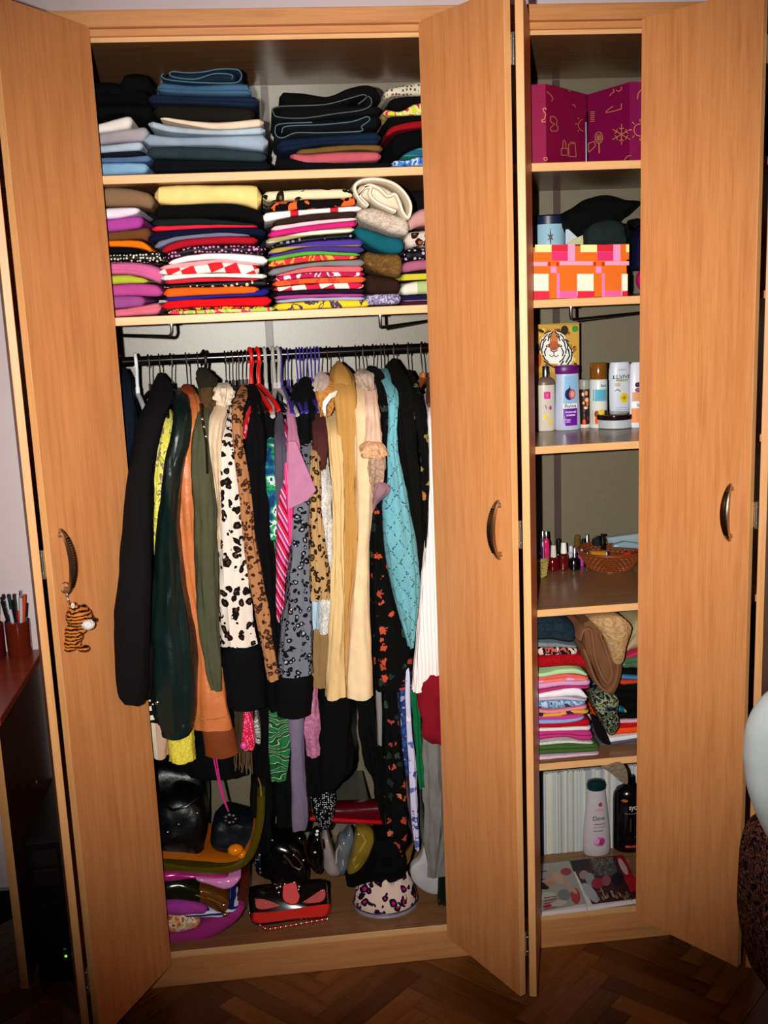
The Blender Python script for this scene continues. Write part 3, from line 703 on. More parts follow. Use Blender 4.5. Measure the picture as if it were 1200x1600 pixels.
stack(c1, s1, [
 ('jeans', 'steel blue jeans', 'd:#3f6280', [(460, 150, 215), (700, 168, 230), (1030, 160, 235), (1050, 200, 235)], dict(layers=2)),
 ('jeans', 'inky blue jeans', 'd:#16223a', [(405, 220, 285), (700, 235, 290), (1100, 240, 310)], dict(layers=2)),
 ('jeans', 'charcoal jeans', 'd:#15130f', [(440, 290, 365), (700, 292, 395), (1075, 312, 385)], dict(dy=.004)),
 ('shirt', 'cream folded blouse', 'c:#e6cfb8', [(480, 365, 385), (650, 388, 420), (850, 400, 448), (1128, 378, 428)]),
 ('jeans', 'ice grey jeans', 'd:#a9b8c4', [(405, 388, 432), (550, 425, 465), (850, 450, 482), (1138, 430, 476)]),
 ('jeans', 'pale slate jeans', 'd:#93a2b4', [(380, 470, 550), (550, 495, 550), (850, 488, 552), (1155, 475, 585)], dict(layers=1)),
 ('jeans', 'faded dark jeans', 'd:#26343a', [(395, 555, 625), (750, 555, 635), (1145, 590, 650)]),
 ('jeans', 'near-black jeans', 'd:#0a0e14', [(420, 628, 718), (800, 638, 706), (1175, 650, 700)], dict(layers=2)),
], 'rolled-jeans pile', 'folded trousers and tops on the top shelf', Y=.035)
c2 = (400, 90)
jeans_roll(q4([(640, 290), (690, 250), (670, 232), (600, 250), (450, 290), (300, 300), (150, 305), (105, 320), (110, 345), (140, 372), (300, 378), (500, 350), (650, 330), (715, 300), (720, 260), (700, 240)], c2, s1), .004, .04, 'd:#1a2024', 'near-black jeans folded with grey hem, upper of the dark trouser pile', 'c:#5c6260')
jeans_roll(q4([(160, 470), (190, 430), (400, 420), (600, 400), (690, 370), (710, 390), (660, 430), (650, 460), (400, 470), (250, 470), (170, 500), (130, 490), (120, 450), (150, 415), (350, 405)], c2, s1), .004, .04, 'd:#22303a', 'charcoal jeans folded with blue-grey hem, lower of the dark trouser pile', 'c:#5f7078')
stack(c2, s1, [
 ('sweater', 'black cardigan', 'c:#030303', [(145, 205, 300), (300, 220, 300), (450, 240, 280), (580, 190, 262), (700, 168, 240), (780, 195, 300)]),
 ('jeans', 'jet black jeans', 'd:#06080a', [(130, 310, 390), (450, 300, 380), (780, 270, 350)], dict(dy=.012)),
 ('jeans', 'black slim trousers', 'd:#05070a', [(130, 392, 480), (450, 382, 470), (780, 352, 440)], dict(dy=.012)),
 ('jeans', 'dark indigo jeans', 'd:#101e34', [(135, 505, 600), (400, 490, 548), (785, 455, 545)], dict(layers=2)),
 ('shirt', 'olive brown top', 'c:#6d5028', [(255, 560, 605), (450, 555, 590), (650, 545, 575), (795, 545, 590)], dict(dy=-.004)),
 ('shirt', 'dusty rose sweater', 'c:#b95560', [(215, 595, 628), (300, 600, 662), (550, 588, 655), (785, 570, 642)], dict(dy=-.008, layers=1)),
 ('jeans', 'black denim skirt', 'd:#050608', [(120, 615, 695), (500, 658, 695), (850, 650, 685)]),
], 'dark trouser pile', 'folded trousers and tops on the top shelf', Y=.04)
stack(c2, s1, [
 ('sweater', 'cream speckled sweater', 'b:#cdbfa6,#5a5046:.5', [(800, 195, 268), (860, 182, 238), (1000, 152, 235), (1160, 140, 225)]),
 ('shirt', 'black folded jumper', 'c:#040303', [(830, 262, 318), (900, 242, 330), (1000, 238, 285), (1160, 230, 280)]),
 ('top', 'yellow-green top with red star print', 'mix:#e8e0cc,#c8d040,#e8d88c,#d0204c,#d8c838:.7', [(800, 320, 362), (900, 335, 362), (1005, 280, 358), (1160, 275, 350)]),
 ('shirt', 'black cotton shirt', 'c:#030303', [(815, 366, 440), (1010, 360, 392), (1160, 355, 388)]),
 ('shirt', 'deep red shirt', 'c:#8e0a14', [(815, 452, 500), (870, 405, 462), (1010, 392, 440), (1160, 388, 430)]),
 ('sweater', 'bulky black sweater', 'c:#020203', [(850, 478, 640), (1010, 445, 565), (1160, 440, 560)], dict(layers=2)),
 ('shirt', 'turquoise edged shirt', 's:#1c5a78,#3fa098:2', [(925, 572, 618), (1012, 566, 612), (1160, 560, 605)], dict(dy=-.004)),
 ('top', 'blue and white printed top', 'mix:#2a50b4,#3f7fc4,#c8d0dc,#2f60c0:.8', [(855, 640, 678), (940, 645, 676), (1015, 620, 674), (1160, 615, 668)]),
], 'speckled-sweater pile', 'folded trousers and tops on the top shelf', Y=.045)

# ================================================================== HANGERS
def hanger_parts(root, kind, colspec, wr_=.0019, tail=.07, span=.2, drop=.062, barr=.006):
    m = MB(); k = wr_/.0019; ro = .0135+wr_
    pts = [(0, 0, -tail), (0, -.001, -tail*.72), (0, -.008, -tail*.45), (0, -ro-.001, -.014), (0, -ro, .002), (0, -ro*.75, .011), (0, -.002, ro+.001), (0, ro*.7, .012), (0, ro+.001, .001), (0, ro, -.012), (0, ro+.004, -.018)]
    P = [tuple(x[1:]) for x in crom([(i, *p) for i, p in enumerate(pts)], 34)]
    m.tube(P, wr_, 8); m.build('hook', M(colspec[0]), root, True)
    b = MB(); n = 18; path = []
    for i in range(n+1):
        t = -1+2*i/n; path.append((0, t*span, -tail-.004-drop*(abs(t)**1.35)-(.006*math.cos(t*3))))
    b.tube(path, [barr*(.55+.45*min(1, (1-abs(-1+2*i/n))*8+.35)) for i in range(n+1)], 8)
    if kind != 'coat': b.tube([(0, -span*.93, -tail-drop-.002), (0, 0, -tail-drop-.012), (0, span*.93, -tail-drop-.002)], barr*.5, 6)
    b.tube([(0, 0, -tail-.012), (0, 0, -tail+.01)], barr*.9, 8)
    b.build('shoulder_bar', M(colspec[1]), root, True)
protos = {}
def hanger(px, kind, label, rz=0, group=None, tilt=0):
    P = at(px, 560-(px-185)*.042, ROD_Y); base = (P.x, ROD_Y, ROD_Z)
    spec = {'wire': (('met:#8a8680:1.2', 'pl:#1a1412'), .0017, .072), 'black': (('pl:#050505', 'pl:#050505'), .0045, .07), 'white': (('pl:#e4e6ea', 'pl:#e4e6ea'), .0045, .08),
            'red': (('pl:#d01a14', 'pl:#d01a14'), .0052, .07), 'grey': (('pl:#a8a29c', 'pl:#b4aeaa'), .0048, .085), 'purple': (('pl:#3c2f86', 'pl:#3a2c80'), .002, .078),
            'wood': (('met:#a8a49a:1.1', 'pl:#a85a1c'), .0019, .078), 'brown': (('met:#a8a49a:1.1', 'pl:#5c3826'), .0019, .078), 'dark': (('met:#5c5852:1.3', 'pl:#141010'), .0017, .072)}[kind]
    if kind not in protos:
        r = thing('clothes_hanger', label, 'hanger', base)
        parent_off[r.name] = Vector((0, 0, 0))
        hanger_parts(r, 'x', spec[0], spec[1], spec[2], .2, .062, .010 if kind in ('wood', 'brown') else .0065 if kind in ('white', 'red', 'grey') else .0045)
        protos[kind] = r
    else:
        p = protos[kind]; r = p.copy(); COL.objects.link(r); r.location = base
        for ch in p.children: c = ch.copy(); COL.objects.link(c); c.parent = r
        r['label'] = label
    r.rotation_euler = (0, 0, R_(rz)); tag(r, cat='hanger', group=group or 'hangers on the clothes rail')
    if tilt: r.rotation_euler = (0, R_(tilt), R_(rz))
    return r
hanger(187, 'dark', 'leftmost clothes hanger on the rail, dark hook beside the left door')
hanger(211, 'white', 'white plastic clothes hanger with a thick hook at the rail left end', 12)
for i, (px, kd, rz, d) in enumerate([(231, 'wire', 14, 'metal-hooked hanger just right of the white plastic hanger'), (248, 'wire', 8, 'metal-hooked hanger holding the black coat'),
    (266, 'wire', 16, 'metal-hooked hanger above the dark green leather jacket'), (290, 'wood', 6, 'brown wooden hanger above the tan suede jacket'),
    (308, 'wire', 4, 'metal-hooked hanger left of the thick black hook'), (318, 'black', 18, 'thick black plastic hanger above the fur-collared olive jacket'),
    (351, 'wire', 7, 'metal-hooked hanger above the frilled beige blouse'), (361.5, 'wire', 10, 'metal-hooked hanger above the big leopard print blouse'),
    (371, 'wire', 9, 'first of the close-set metal hooks left of the red hangers'), (377, 'wire', 12, 'middle of the close-set metal hooks left of the red hangers'), (383, 'wire', 14, 'metal-hooked hanger touching the left red hanger'),
    (390, 'red', 14, 'left one of the two red plastic hangers'), (401.6, 'red', 14, 'right one of the two red plastic hangers'),
    (413, 'grey', 4, 'leftmost of the three pale grey plastic hangers'), (426.5, 'grey', -4, 'middle one of the three pale grey plastic hangers'), (433, 'grey', 12, 'rightmost of the three pale grey plastic hangers')]):
    hanger(px, kd, d, rz)
for i, px in enumerate([438, 448, 463, 467.5, 472, 480, 485, 491, 495.5]):
    hanger(px, 'purple', ORD[i].replace('top item', 'first')+' thin purple hanger counting from the left', [6, 8, -8, 2, 8, -6, 2, 4, 14][i], 'purple hangers at the rail middle')
for px, kd, rz, d in [(510, 'dark', 3, 'dark-hooked hanger above the fur-trimmed cream coat'), (529, 'dark', 2, 'dark-hooked hanger above the golden knit cardigan'), (555, 'dark', -3, 'dark-hooked hanger right of the golden knit cardigan'),
    (568, 'wire', -16, 'metal-hooked hanger with a black shoulder piece right of the cream coats'), (582.5, 'dark', 4, 'dark-hooked hanger above the sheer pink blouse'), (595, 'wire', -5, 'left one of the paired hooks above the turquoise cardigan'), (600, 'wire', -3, 'right one of the paired hooks above the turquoise cardigan'),
    (616, 'wire', -16, 'metal-hooked hanger above the furry black coat'), (638, 'wire', -14, 'metal-hooked hanger above the gold-flowered black blouse'), (659, 'wood', -20, 'orange wooden hanger with steel hook beside the middle door'), (671, 'brown', -10, 'dark brown hanger partly hidden behind the middle door')]:
    hanger(px, kd, d, rz)

# ================================================================== HANGING CLOTHES
GRP = 'clothes hanging on the rail'
def rowY(rows, Yf, drop=70, Yt=.2):
    out = []; p0 = rows[0][0]
    for r in rows:
        if len(r) == 4: out.append(r); continue
        t = min(1, max(0, (r[0]-p0)/drop)); out.append((*r, Yt+(Yf-Yt)*(1-(1-t)**2)))
    return out
def tube_cloth(name, rows, mat, parent=None, folds=4, amp=.004, seed=0, ry=None, slab=None, ripple=0, n=None, base=None, flare=0):
    """cloth hanging as a flattened tube: rows = (photo row, left, right, depth)"""
    n = n or max(10, int((rows[-1][0]-rows[0][0])/9)); S = crom(rows, n); m = 36; rings = []
    for i, (py, xl, xr, Y) in enumerate(S):
        a, b = at(xl, py, Y), at(xr, py, Y); c = (a+b)/2; hx = max(abs(b.x-a.x)/2, .003); r_ = ry or min(max(hx*.8, .010), .034)
        e = 1
        if i == 0: e = .45
        elif i == 1: e = .85
        ring = []; v = i/(n-1)
        for k in range(m):
            t = 2*PI*k/m; cx, cy = math.cos(t), math.sin(t)
            if cy <= 0: x = hx*cx*e; y = r_*cy*e
            else:
                back = slab(py, Y) if slab else r_
                cx2 = math.copysign(abs(cx)**.45, cx); x = hx*cx2*e*(.92 if slab else 1); y = back*cy**.6*e
            ph = t*folds+seed+2.6*nz3(seed, v*2.4, 1); f = (1-1.7*abs(math.sin(ph/2))**.7)*amp*1.5*min(1, .3+v*1.4)*(.8+.8*nz3(cx*2, v*4+seed, cy*2))+math.sin(t*(folds*2+1)+seed*2+v*3)*amp*.35
            nn = nz3(cx*1.6+seed, cy*1.6, v*9)*amp*1.1+nz3(cx*4+seed, cy*4, v*26)*amp*.45
            rad = f+nn; z = c.z
            if ripple and i > n-3: rad += math.sin(t*11+seed)*ripple
            if i >= n-2: z += math.sin(t*3+seed)*.002
            ring.append(Vector((c.x+x+cx*rad, c.y+y+cy*rad, z)))
        rings.append(ring)
    mb = MB().loft(rings)
    return mb.build(name, mat, parent, True, base=base)
def slabback(py, Y): return max(.03, min(2*ROD_Y-Y, .5)-Y-.02)
def garment(name, cat, label, mat, rows, Yf=.06, sleeve=True, folds=3, amp=.004, body_to=None, bodymat=None, drop=70, Yt=.2, ry=None, ripple=0, shrink=.86, bodyw=0, bodyrows=None):
    SEED[0] += 2.3; sd = SEED[0]; R = rowY(rows, Yf, drop, Yt)
    P0 = at((R[0][1]+R[0][2])/2, R[-1][0], ROD_Y)
    t = thing(name, label, cat, (P0.x, ROD_Y, P0.z), GRP)
    if sleeve:
        tube_cloth('sleeve', R, M(mat), t, folds, amp, sd, ry, ripple=ripple)
        last = body_to or R[-1][0]
        B = []
        for r in R:
            if r[0] > last+1: break
            c = (r[1]+r[2])/2; h = (r[2]-r[1])/2*shrink+bodyw; B.append((r[0], c-h, c+h, min(r[3]+.035, ROD_Y-.02)))
        if bodyrows: B = bodyrows
        if len(B) < 2: B = [(R[0][0], R[0][1], R[0][2], R[0][3]+.035), (last, R[-1][1], R[-1][2], R[-1][3]+.035)]
        tube_cloth('body', B, M(bodymat or mat), t, folds, amp*.7, sd+1, slab=slabback)
    else:
        tube_cloth('body', R, M(mat), t, folds, amp, sd, ry, slab=slabback, ripple=ripple)
    return t
G = garment
# far left
G('denim_jacket', 'jacket', 'dark navy denim jacket hanging at the far left behind the black coat', 'd:#0a1220', [(575, 182, 200), (610, 178, 206), (680, 186, 214), (760, 190, 214), (900, 196, 222), (1020, 206, 228)], .1, True, body_to=980)
coat = G('coat', 'coat', 'long charcoal black coat bulging out past the left door edge', 'c:#0f0c0e', [(583, 244, 257, .2), (600, 238, 268, .17), (622, 232, 272, .12), (650, 217, 258, .07), (700, 205, 247, .02), (760, 196, 240, -.03), (820, 191, 239, -.07), (900, 183, 238, -.11), (980, 177, 236, -.125), (1050, 176, 232, -.125), (1074, 179, 231, -.12), (1086, 183, 230, -.118), (1095, 191, 229, -.116)], folds=2, amp=.003, ry=.036, bodyrows=[(583, 244, 257, .22), (620, 239, 264, .18), (700, 238, 254, .15), (850, 238, 252, .15), (1040, 241, 253, .15)])
tube_cloth('side_panel', [(1000, 214, 240, -.06), (1060, 214, 240, -.06), (1092, 216, 236, -.06)], M('c:#0f0c0e'), coat, 2, .002, 4)
y1 = G('blouse', 'blouse', 'yellow patterned blouse squeezed between black coat and green leather jacket', 'mix:#d8cc4a,#d8cc4a,#e6dc6a,#8a7a62,#d8cc4a:.9', [(640, 258, 269), (665, 250, 270), (720, 243, 264), (760, 238, 262), (830, 238, 262), (900, 245, 275), (1000, 256, 292), (1100, 260, 300), (1140, 261, 303), (1186, 265, 305)], .075, body_to=1100)
tube_cloth('lace_cuff', [(1128, 260, 303, .065), (1150, 261, 304, .064), (1187, 265, 306, .064)], M('x:#f0dc4e:1.6'), y1, 4, .002, 3, ripple=.0015)
G('striped_top', 'top', 'black and cream striped top showing below the black coat', 's:#e8e0c4,#0a0a10:1.9', [(960, 240, 256), (1040, 230, 250), (1090, 227, 246), (1128, 227, 246)], .02, folds=2, amp=.002, Yt=.1)
G('skirt', 'skirt', 'plain cream and beige skirt hem under the striped top', 'sv:#d8ccb4,#c8a288,#d8ccb4:.6', [(1060, 232, 262), (1110, 230, 264), (1150, 231, 264), (1181, 233, 264)], .06, False, folds=3, Yt=.1)
lj = G('leather_jacket', 'jacket', 'glossy dark green leather jacket with puffed full sleeve', 'lea:#0c1e1c', [(606, 274, 290), (620, 268, 296), (650, 270, 299), (690, 264, 296), (720, 256, 287), (800, 248, 280), (850, 243, 282), (900, 240, 288), (950, 233, 294), (1000, 231, 301), (1050, 234, 306), (1100, 236, 307), (1126, 243, 305), (1136, 250, 300)], .0, folds=3, amp=.005, ry=.04, body_to=1040, shrink=.62)
tube_cloth('cuff', [(1122, 246, 303, .0), (1132, 250, 302, .0), (1142, 252, 300, .0), (1149, 254, 296, .0)], M('lea:#0c201e'), lj, 3, .001, 3, ry=.03)
P = at(246, 1098, -.035); MB().ell(P, (.006, .004, .006)).ell(P+Vector((-.012, 0, -.004)), (.004, .003, .004)).build('press_stud', CHROME, lj)
sj = G('suede_jacket', 'jacket', 'tan orange suede jacket with a brown ribbed cuff', 'lea:#c9713c', [(604, 286, 300), (630, 291, 313), (662, 289, 312), (690, 278, 306), (720, 272, 304), (800, 275, 308), (900, 288, 316), (1000, 303, 330), (1050, 305, 346), (1100, 303, 356), (1136, 303, 364)], .035, folds=2, amp=.005, body_to=1060, shrink=.7)
tube_cloth('cuff', [(1132, 314, 364, .035), (1150, 317, 368, .036), (1177, 320, 374, .037)], M('k:#7a3c1c:1.4'), sj, 2, .001, 3)
MB().tube([tuple(at(x, y, .0)) for x, y in [(304, 1120), (318, 1124), (335, 1124), (352, 1120)]], .0012, 6).build('seam', M('lea:#8a4a24'), sj)
tube_cloth('collar', [(600, 282, 298, .19), (612, 282, 306, .16), (625, 286, 308, .15)], M('lea:#7a3418'), sj, 2, .002, 8)
oj = G('olive_jacket', 'jacket', 'olive green jacket with brown fur trim and studded strap', 'c:#4c4c36', [(612, 306, 326), (650, 305, 327), (690, 300, 326), (750, 298, 334), (802, 302, 339), (900, 305, 342), (1000, 315, 344), (1050, 323, 347), (1078, 331, 348)], .01, folds=3, amp=.004, body_to=1000)
tube_cloth('fur_collar', [(586, 308, 326, .17), (600, 310, 334, .13), (620, 309, 337, .11), (645, 318, 338, .1), (664, 326, 338, .1)], M('fur:#5e4428,#8a6a44:.8'), oj, 2, .005, 3)
tube_cloth('collar', [(574, 308, 322, .17), (590, 306, 336, .14), (604, 308, 340, .12)], M('c:#26221a'), oj, 2, .003, 5)
m = MB()
for px, py in ((316, 655), (319, 667), (322, 682)): m.ell(at(px, py, -.022), (.005, .004, .005), 8)
m.tube([at(313, 630, -.01), at(316, 655, -.018), at(322, 690, -.018), at(324, 740, -.02)], .0035, 6, 1).build('studded_strap', None, oj, True, [CHROME, M('lea:#0a0808')])
bb = G('frilled_blouse', 'blouse', 'light beige blouse with frilled ruff at the neck', 'c:#dcc0a0', [(610, 338, 356), (640, 334, 358), (662, 325, 350), (700, 322, 348), (760, 332, 350), (800, 336, 350), (860, 338, 352)], .03, folds=3, amp=.004)
tube_cloth('ruff', [(598, 338, 360, .15), (606, 334, 362, .12), (618, 334, 364, .11), (634, 340, 358, .1)], M('c:#d8c4ac'), bb, 6, .006, 2, ripple=.003)
lb = G('leopard_blouse', 'blouse', 'satin blouse in bold black and white leopard print with black hem', 'l:#e2d2c4,#4a3020,#100a0a:.62', [(630, 346, 362), (645, 342, 362), (700, 342, 368), (760, 340, 374), (850, 339, 384), (950, 341, 393), (1006, 343, 404)], .035, folds=4, amp=.004, body_to=1000)
tube_cloth('hem_band', [(1004, 344, 410, .036), (1050, 346, 413, .037), (1104, 355, 418, .038)], M('c:#060506'), lb, 4, .002, 3)
G('leopard_shirt', 'top', 'slim tan brown leopard print top hanging at a slant', 'l:#a8734a,#7a4c2c,#3a1e12:.85', [(600, 374, 386), (622, 366, 386), (640, 362, 380), (700, 364, 382), (760, 371, 391), (850, 380, 402), (950, 397, 420), (1000, 407, 427), (1062, 418, 437)], .015, folds=2, amp=.003)
bt = G('black_shirt', 'top', 'black velvet top with small red trim beside the red hangers', 'c:#050405', [(600, 386, 400), (625, 376, 408), (700, 382, 415), (800, 386, 420), (900, 396, 430), (1000, 412, 436), (1110, 420, 440)], .06, folds=3)
tube_cloth('red_strap', [(634, 388, 394, .02), (660, 380, 389, .02), (684, 379, 386, .02)], M('mix:#a01414,#a01414,#c87a8a:1.6'), bt, 2, .001, 3)
G('green_dress', 'dress', 'long green and blue zebra-swirl dress behind the grey hangers', 'z:#14502c,#0c2c1a,#b8b694,#14502c,#1e6a38:1.4', [(668, 414, 424), (720, 412, 430), (800, 416, 436), (900, 420, 440), (1000, 416, 446), (1100, 420, 452), (1160, 421, 452), (1218, 424, 446)], .1, False, folds=3, amp=.004)
G('blue_shirt', 'top', 'peacock blue and green print top next to the pale grey hangers', 'mix:#123a6a,#1a5a7a,#2a9a5a,#c8d8d0,#103a62:.7', [(662, 415, 427), (720, 413, 434), (800, 418, 434), (842, 420, 434)], .06, folds=2, amp=.002)
G('grey_shirt', 'top', 'dull violet-grey top hanging in front of the blue print', 'c:#504a58', [(640, 431, 441), (700, 429, 445), (770, 432, 448), (800, 436, 448)], .045, folds=2, amp=.003)
G('magenta_dress', 'dress', 'dress in diagonal red, pink and purple stripes with fine white lines', 'sd:#e01a5a,#e8a0a8,#c81f6a,#7a3a84,#e8b8c0,#d81e2c,#e01a5a,#3a1638:.85', [(655, 441, 448), (700, 439, 450), (760, 433, 457), (850, 430, 456), (900, 430, 448), (950, 430, 443), (970, 432, 438)], .05, folds=2, amp=.003)
G('pink_camisole', 'top', 'narrow bright pink satin top beside the mauve jacket', 'pl:#e8387c', [(662, 443, 450), (700, 441, 452), (760, 446, 458), (830, 450, 460), (850, 452, 459)], .03, folds=2, amp=.002)
mj = G('mauve_jacket', 'jacket', 'dusty mauve pink jacket with a pointed flap sticking out', 'c:#b0708e', [(620, 449, 456), (640, 448, 460), (700, 449, 468), (740, 449, 472), (800, 450, 462)], .04, folds=2, amp=.003)
a = [at(451, 690, .01), at(462, 690, .0), at(494, 766, -.045), at(480, 782, -.03), at(450, 796, .0)]
V = []
for q in (0, .008): V += [p+Vector((0, q, 0)) for p in a]
fl_ = MB().add(V, [(4, 3, 2, 1, 0), (5, 6, 7, 8, 9)]+[(i, (i+1) % 5, 5+(i+1) % 5, 5+i) for i in range(5)]).build('pointed_flap', M('c:#c07e9e'), mj, True)
G('grey_leopard_dress', 'dress', 'grey, white and black leopard print dress with wide black hem', 'l:#6a6c76,#a4a6b0,#08080c:.85', [(670, 476, 488), (690, 472, 489), (750, 464, 490), (790, 460, 487), (830, 455, 485), (900, 449, 485), (950, 443, 488), (1000, 437, 489), (1052, 433, 490)], .02, folds=4, amp=.004, body_to=1040)
gl = bpy.data.objects['grey_leopard_dress']
tube_cloth('hem_band', [(1048, 432, 490, .02), (1080, 431, 489, .02), (1116, 434, 486, .022)], M('c:#050506'), gl, 3, .002, 3)
G('brown_leopard_blouse', 'blouse', 'tan leopard print blouse with frilled sleeve end over a white sleeve', 'l:#b08c5c,#7c5226,#20120a:.8', [(672, 488, 498), (700, 486, 500), (750, 484, 501), (800, 483, 502), (860, 483, 508), (910, 482, 516), (936, 486, 513)], -.005, folds=3, amp=.003, ripple=.003)
G('plum_top', 'top', 'plum brown top between tan leopard blouse and fur-trimmed coat', 'c:#4a2420', [(630, 492, 508), (650, 489, 511), (690, 489, 512), (760, 490, 512), (800, 492, 512)], .06, folds=2)
G('white_cardigan', 'cardigan', 'fluffy white cardigan with pointed shoulder left of the cream coat', 'fur:#f2ece6,#ffffff:1.2', [(682, 498, 503), (700, 493, 510), (760, 492, 517), (850, 496, 520), (920, 496, 521), (988, 497, 518)], .025, folds=2, amp=.003)
G('pale_blue_top', 'top', 'narrow pale blue top just left of the white cardigan', 'c:#a8c0d0', [(880, 488, 498), (930, 488, 498), (982, 489, 497)], .05, folds=2, amp=.002, Yt=.08)
G('khaki_skirt', 'skirt', 'khaki brown skirt below the white cardigan', 'c:#8a6a44', [(930, 488, 514), (1000, 487, 514), (1072, 486, 514)], .08, False, folds=3, Yt=.1)
fc = G('fur_trimmed_coat', 'coat', 'cream coat with orange fur trim and white cord at the shoulder', 'k:#dcb880', [(628, 510, 525), (640, 509, 527), (680, 512, 531), (760, 518, 537), (850, 520, 538), (950, 517, 540), (1050, 510, 540), (1089, 507, 542)], .0, folds=3, amp=.004)
tube_cloth('fur_trim', [(582, 498, 512, .12), (592, 494, 520, .08), (615, 492, 525, .05), (640, 499, 520, .05), (650, 504, 516, .05)], M('fur:#d08c40,#f0c890:1'), fc, 4, .005, 3)
m = MB()
for o_ in (0, 3, 6): m.tube([at(526-o_*.4, 612+o_, -.005), at(516, 616+o_, -.025), at(506+o_*.3, 628+o_, -.03), at(505+o_*.5, 640+o_*1.4, -.025)], .0028, 8)
m.build('white_cord', M('c:#f4ece0'), fc)
tube_cloth('sheer_veil', [(580, 496, 506, .09), (588, 492, 512, .07), (600, 490, 515, .05), (612, 491, 505, .04)], M('sheer:#c8b8b0'), fc, 5, .003, 2)
gk = G('knit_cardigan', 'cardigan', 'golden brown knitted cardigan with hood hanging in the middle', 'k:#b98a48', [(566, 522, 536), (580, 516, 548), (620, 521, 556), (680, 529, 557), (760, 534, 555), (850, 532, 556), (950, 528, 550), (1030, 529, 541), (1062, 532, 540)], .02, folds=3, amp=.004)
tube_cloth('hood', [(564, 521, 536, .15), (578, 516, 547, .11), (600, 516, 556, .08), (640, 526, 562, .075), (680, 540, 560, .08)], M('k:#a87a3c'), gk, 2, .004, 3)
cb = G('beige_coat', 'coat', 'long pale beige wool coat, widest of the cream ones', 'c:#e3c49a', [(584, 550, 560), (610, 550, 570), (640, 552, 574), (660, 554, 578), (700, 553, 580), (760, 555, 583), (800, 556, 582), (870, 556, 578), (950, 546, 579), (1000, 543, 581), (1050, 541, 583), (1088, 540, 583)], .0, folds=2, amp=.003)
tube_cloth('shoulder_yoke', [(640, 552, 570, .06), (652, 552, 576, .03), (664, 553, 577, .02)], M('c:#d8a070'), cb, 2, .001, 3, ry=.022)
pb = G('sheer_blouse', 'blouse', 'sheer blush pink blouse with lacy gauze cuff hanging in tatters', 'c:#dcb8a0', [(580, 560, 578), (590, 558, 582), (610, 568, 588), (640, 571, 591), (662, 572, 594), (698, 566, 598)], -.02, folds=3, amp=.003, body_to=690)
tube_cloth('tulle_collar', [(576, 556, 572, .09), (584, 554, 582, .05), (600, 562, 585, .04), (610, 572, 584, .04)], M('sheer:#c0a898'), pb, 5, .004, 2)
tube_cloth('lace_frill', [(688, 568, 592, -.03), (696, 564, 600, -.035), (706, 563, 605, -.04), (714, 566, 606, -.04)], M('x:#d8a880:1.5'), pb, 6, .004, 2, ripple=.003)
tube_cloth('gauze_cuff', [(706, 574, 603, -.02), (725, 574, 602, -.02), (745, 574, 600, -.015), (765, 578, 592, -.01), (785, 581, 585, 0)], M('x:#b09078:1.1'), pb, 5, .005, 4)
tube_cloth('gauze_tail', [(752, 586, 598, -.02), (762, 584, 611, -.03), (775, 582, 604, -.02), (786, 581, 590, 0), (800, 580, 584, 0)], M('c:#9a7480'), pb, 3, .003, 5)
FL = 'f:#040404,#b8482c,#2c3c30,#c06a40,#1c2a24,#a03c28:1.35'
G('flowered_blouse', 'blouse', 'black blouse with orange flowers between beige coat and turquoise cardigan', FL, [(590, 580, 596), (640, 588, 606), (700, 590, 608), (760, 582, 606), (800, 578, 604), (900, 577, 616), (1000, 580, 640), (1074, 585, 646)], .065, folds=3, amp=.005)
G('flowered_skirt', 'skirt', 'long black skirt with orange flowers reaching the wardrobe floor', FL, [(1020, 596, 630), (1090, 598, 628), (1200, 600, 634), (1300, 603, 640), (1345, 606, 636)], .13, False, folds=3, Yt=.15)
tc = G('lace_cardigan', 'cardigan', 'turquoise lacy knit cardigan tapering to a low point', 'dia:#6cacb8:1', [(576, 592, 608), (590, 595, 614), (606, 601, 620), (630, 606, 622), (665, 607, 620), (700, 605, 621), (760, 606, 632), (785, 599, 638), (820, 598, 645), (860, 602, 650), (920, 612, 654), (970, 627, 651), (1012, 640, 644)], -.01, folds=3, amp=.004, body_to=900, shrink=.6)
G('furry_black_coat', 'coat', 'furry plain black coat right of the turquoise cardigan', 'fur:#0b0b0a:1', [(560, 612, 620), (572, 608, 626), (600, 613, 640), (640, 620, 646), (700, 624, 652), (800, 640, 662), (900, 648, 664), (980, 650, 662), (1060, 646, 662)], .04, folds=2, amp=.004, bodyw=3)
G('gold_flowered_blouse', 'blouse', 'black blouse with small gold flowers partly behind the middle door', 'f:#070605,#8a7a3c,#b06a34,#6a6a3a,#1c2a30:1.25', [(578, 634, 646), (600, 636, 654), (640, 645, 664), (700, 654, 674), (800, 660, 682), (900, 664, 686)], .03, folds=2, amp=.003)
G('white_ribbed_top', 'top', 'white ribbed top flaring beside the middle door edge', 'sv:#f4e6e0,#f4e6e0,#f4e6e0,#dcc4c0:5', [(610, 668, 680), (650, 670, 688), (760, 670, 692), (850, 664, 694), (950, 654, 696), (1020, 648, 697), (1078, 644, 697)], .014, ry=.016, folds=5, amp=.003, drop=60, body_to=1060)
G('red_skirt', 'skirt', 'dark red wrap skirt below the white ribbed top', 'c:#7a0c1c', [(1040, 650, 700), (1078, 651, 702), (1120, 656, 702), (1154, 662, 702), (1160, 676, 700)], .02, False, folds=3, Yt=.03)
G('green_trousers', 'trousers', 'narrow strip of emerald green trousers beside the flowered scarf', 'c:#0c5c34', [(1040, 643, 656), (1100, 643, 656), (1160, 648, 660), (1230, 654, 664)], .06, False, folds=2, Yt=.07)
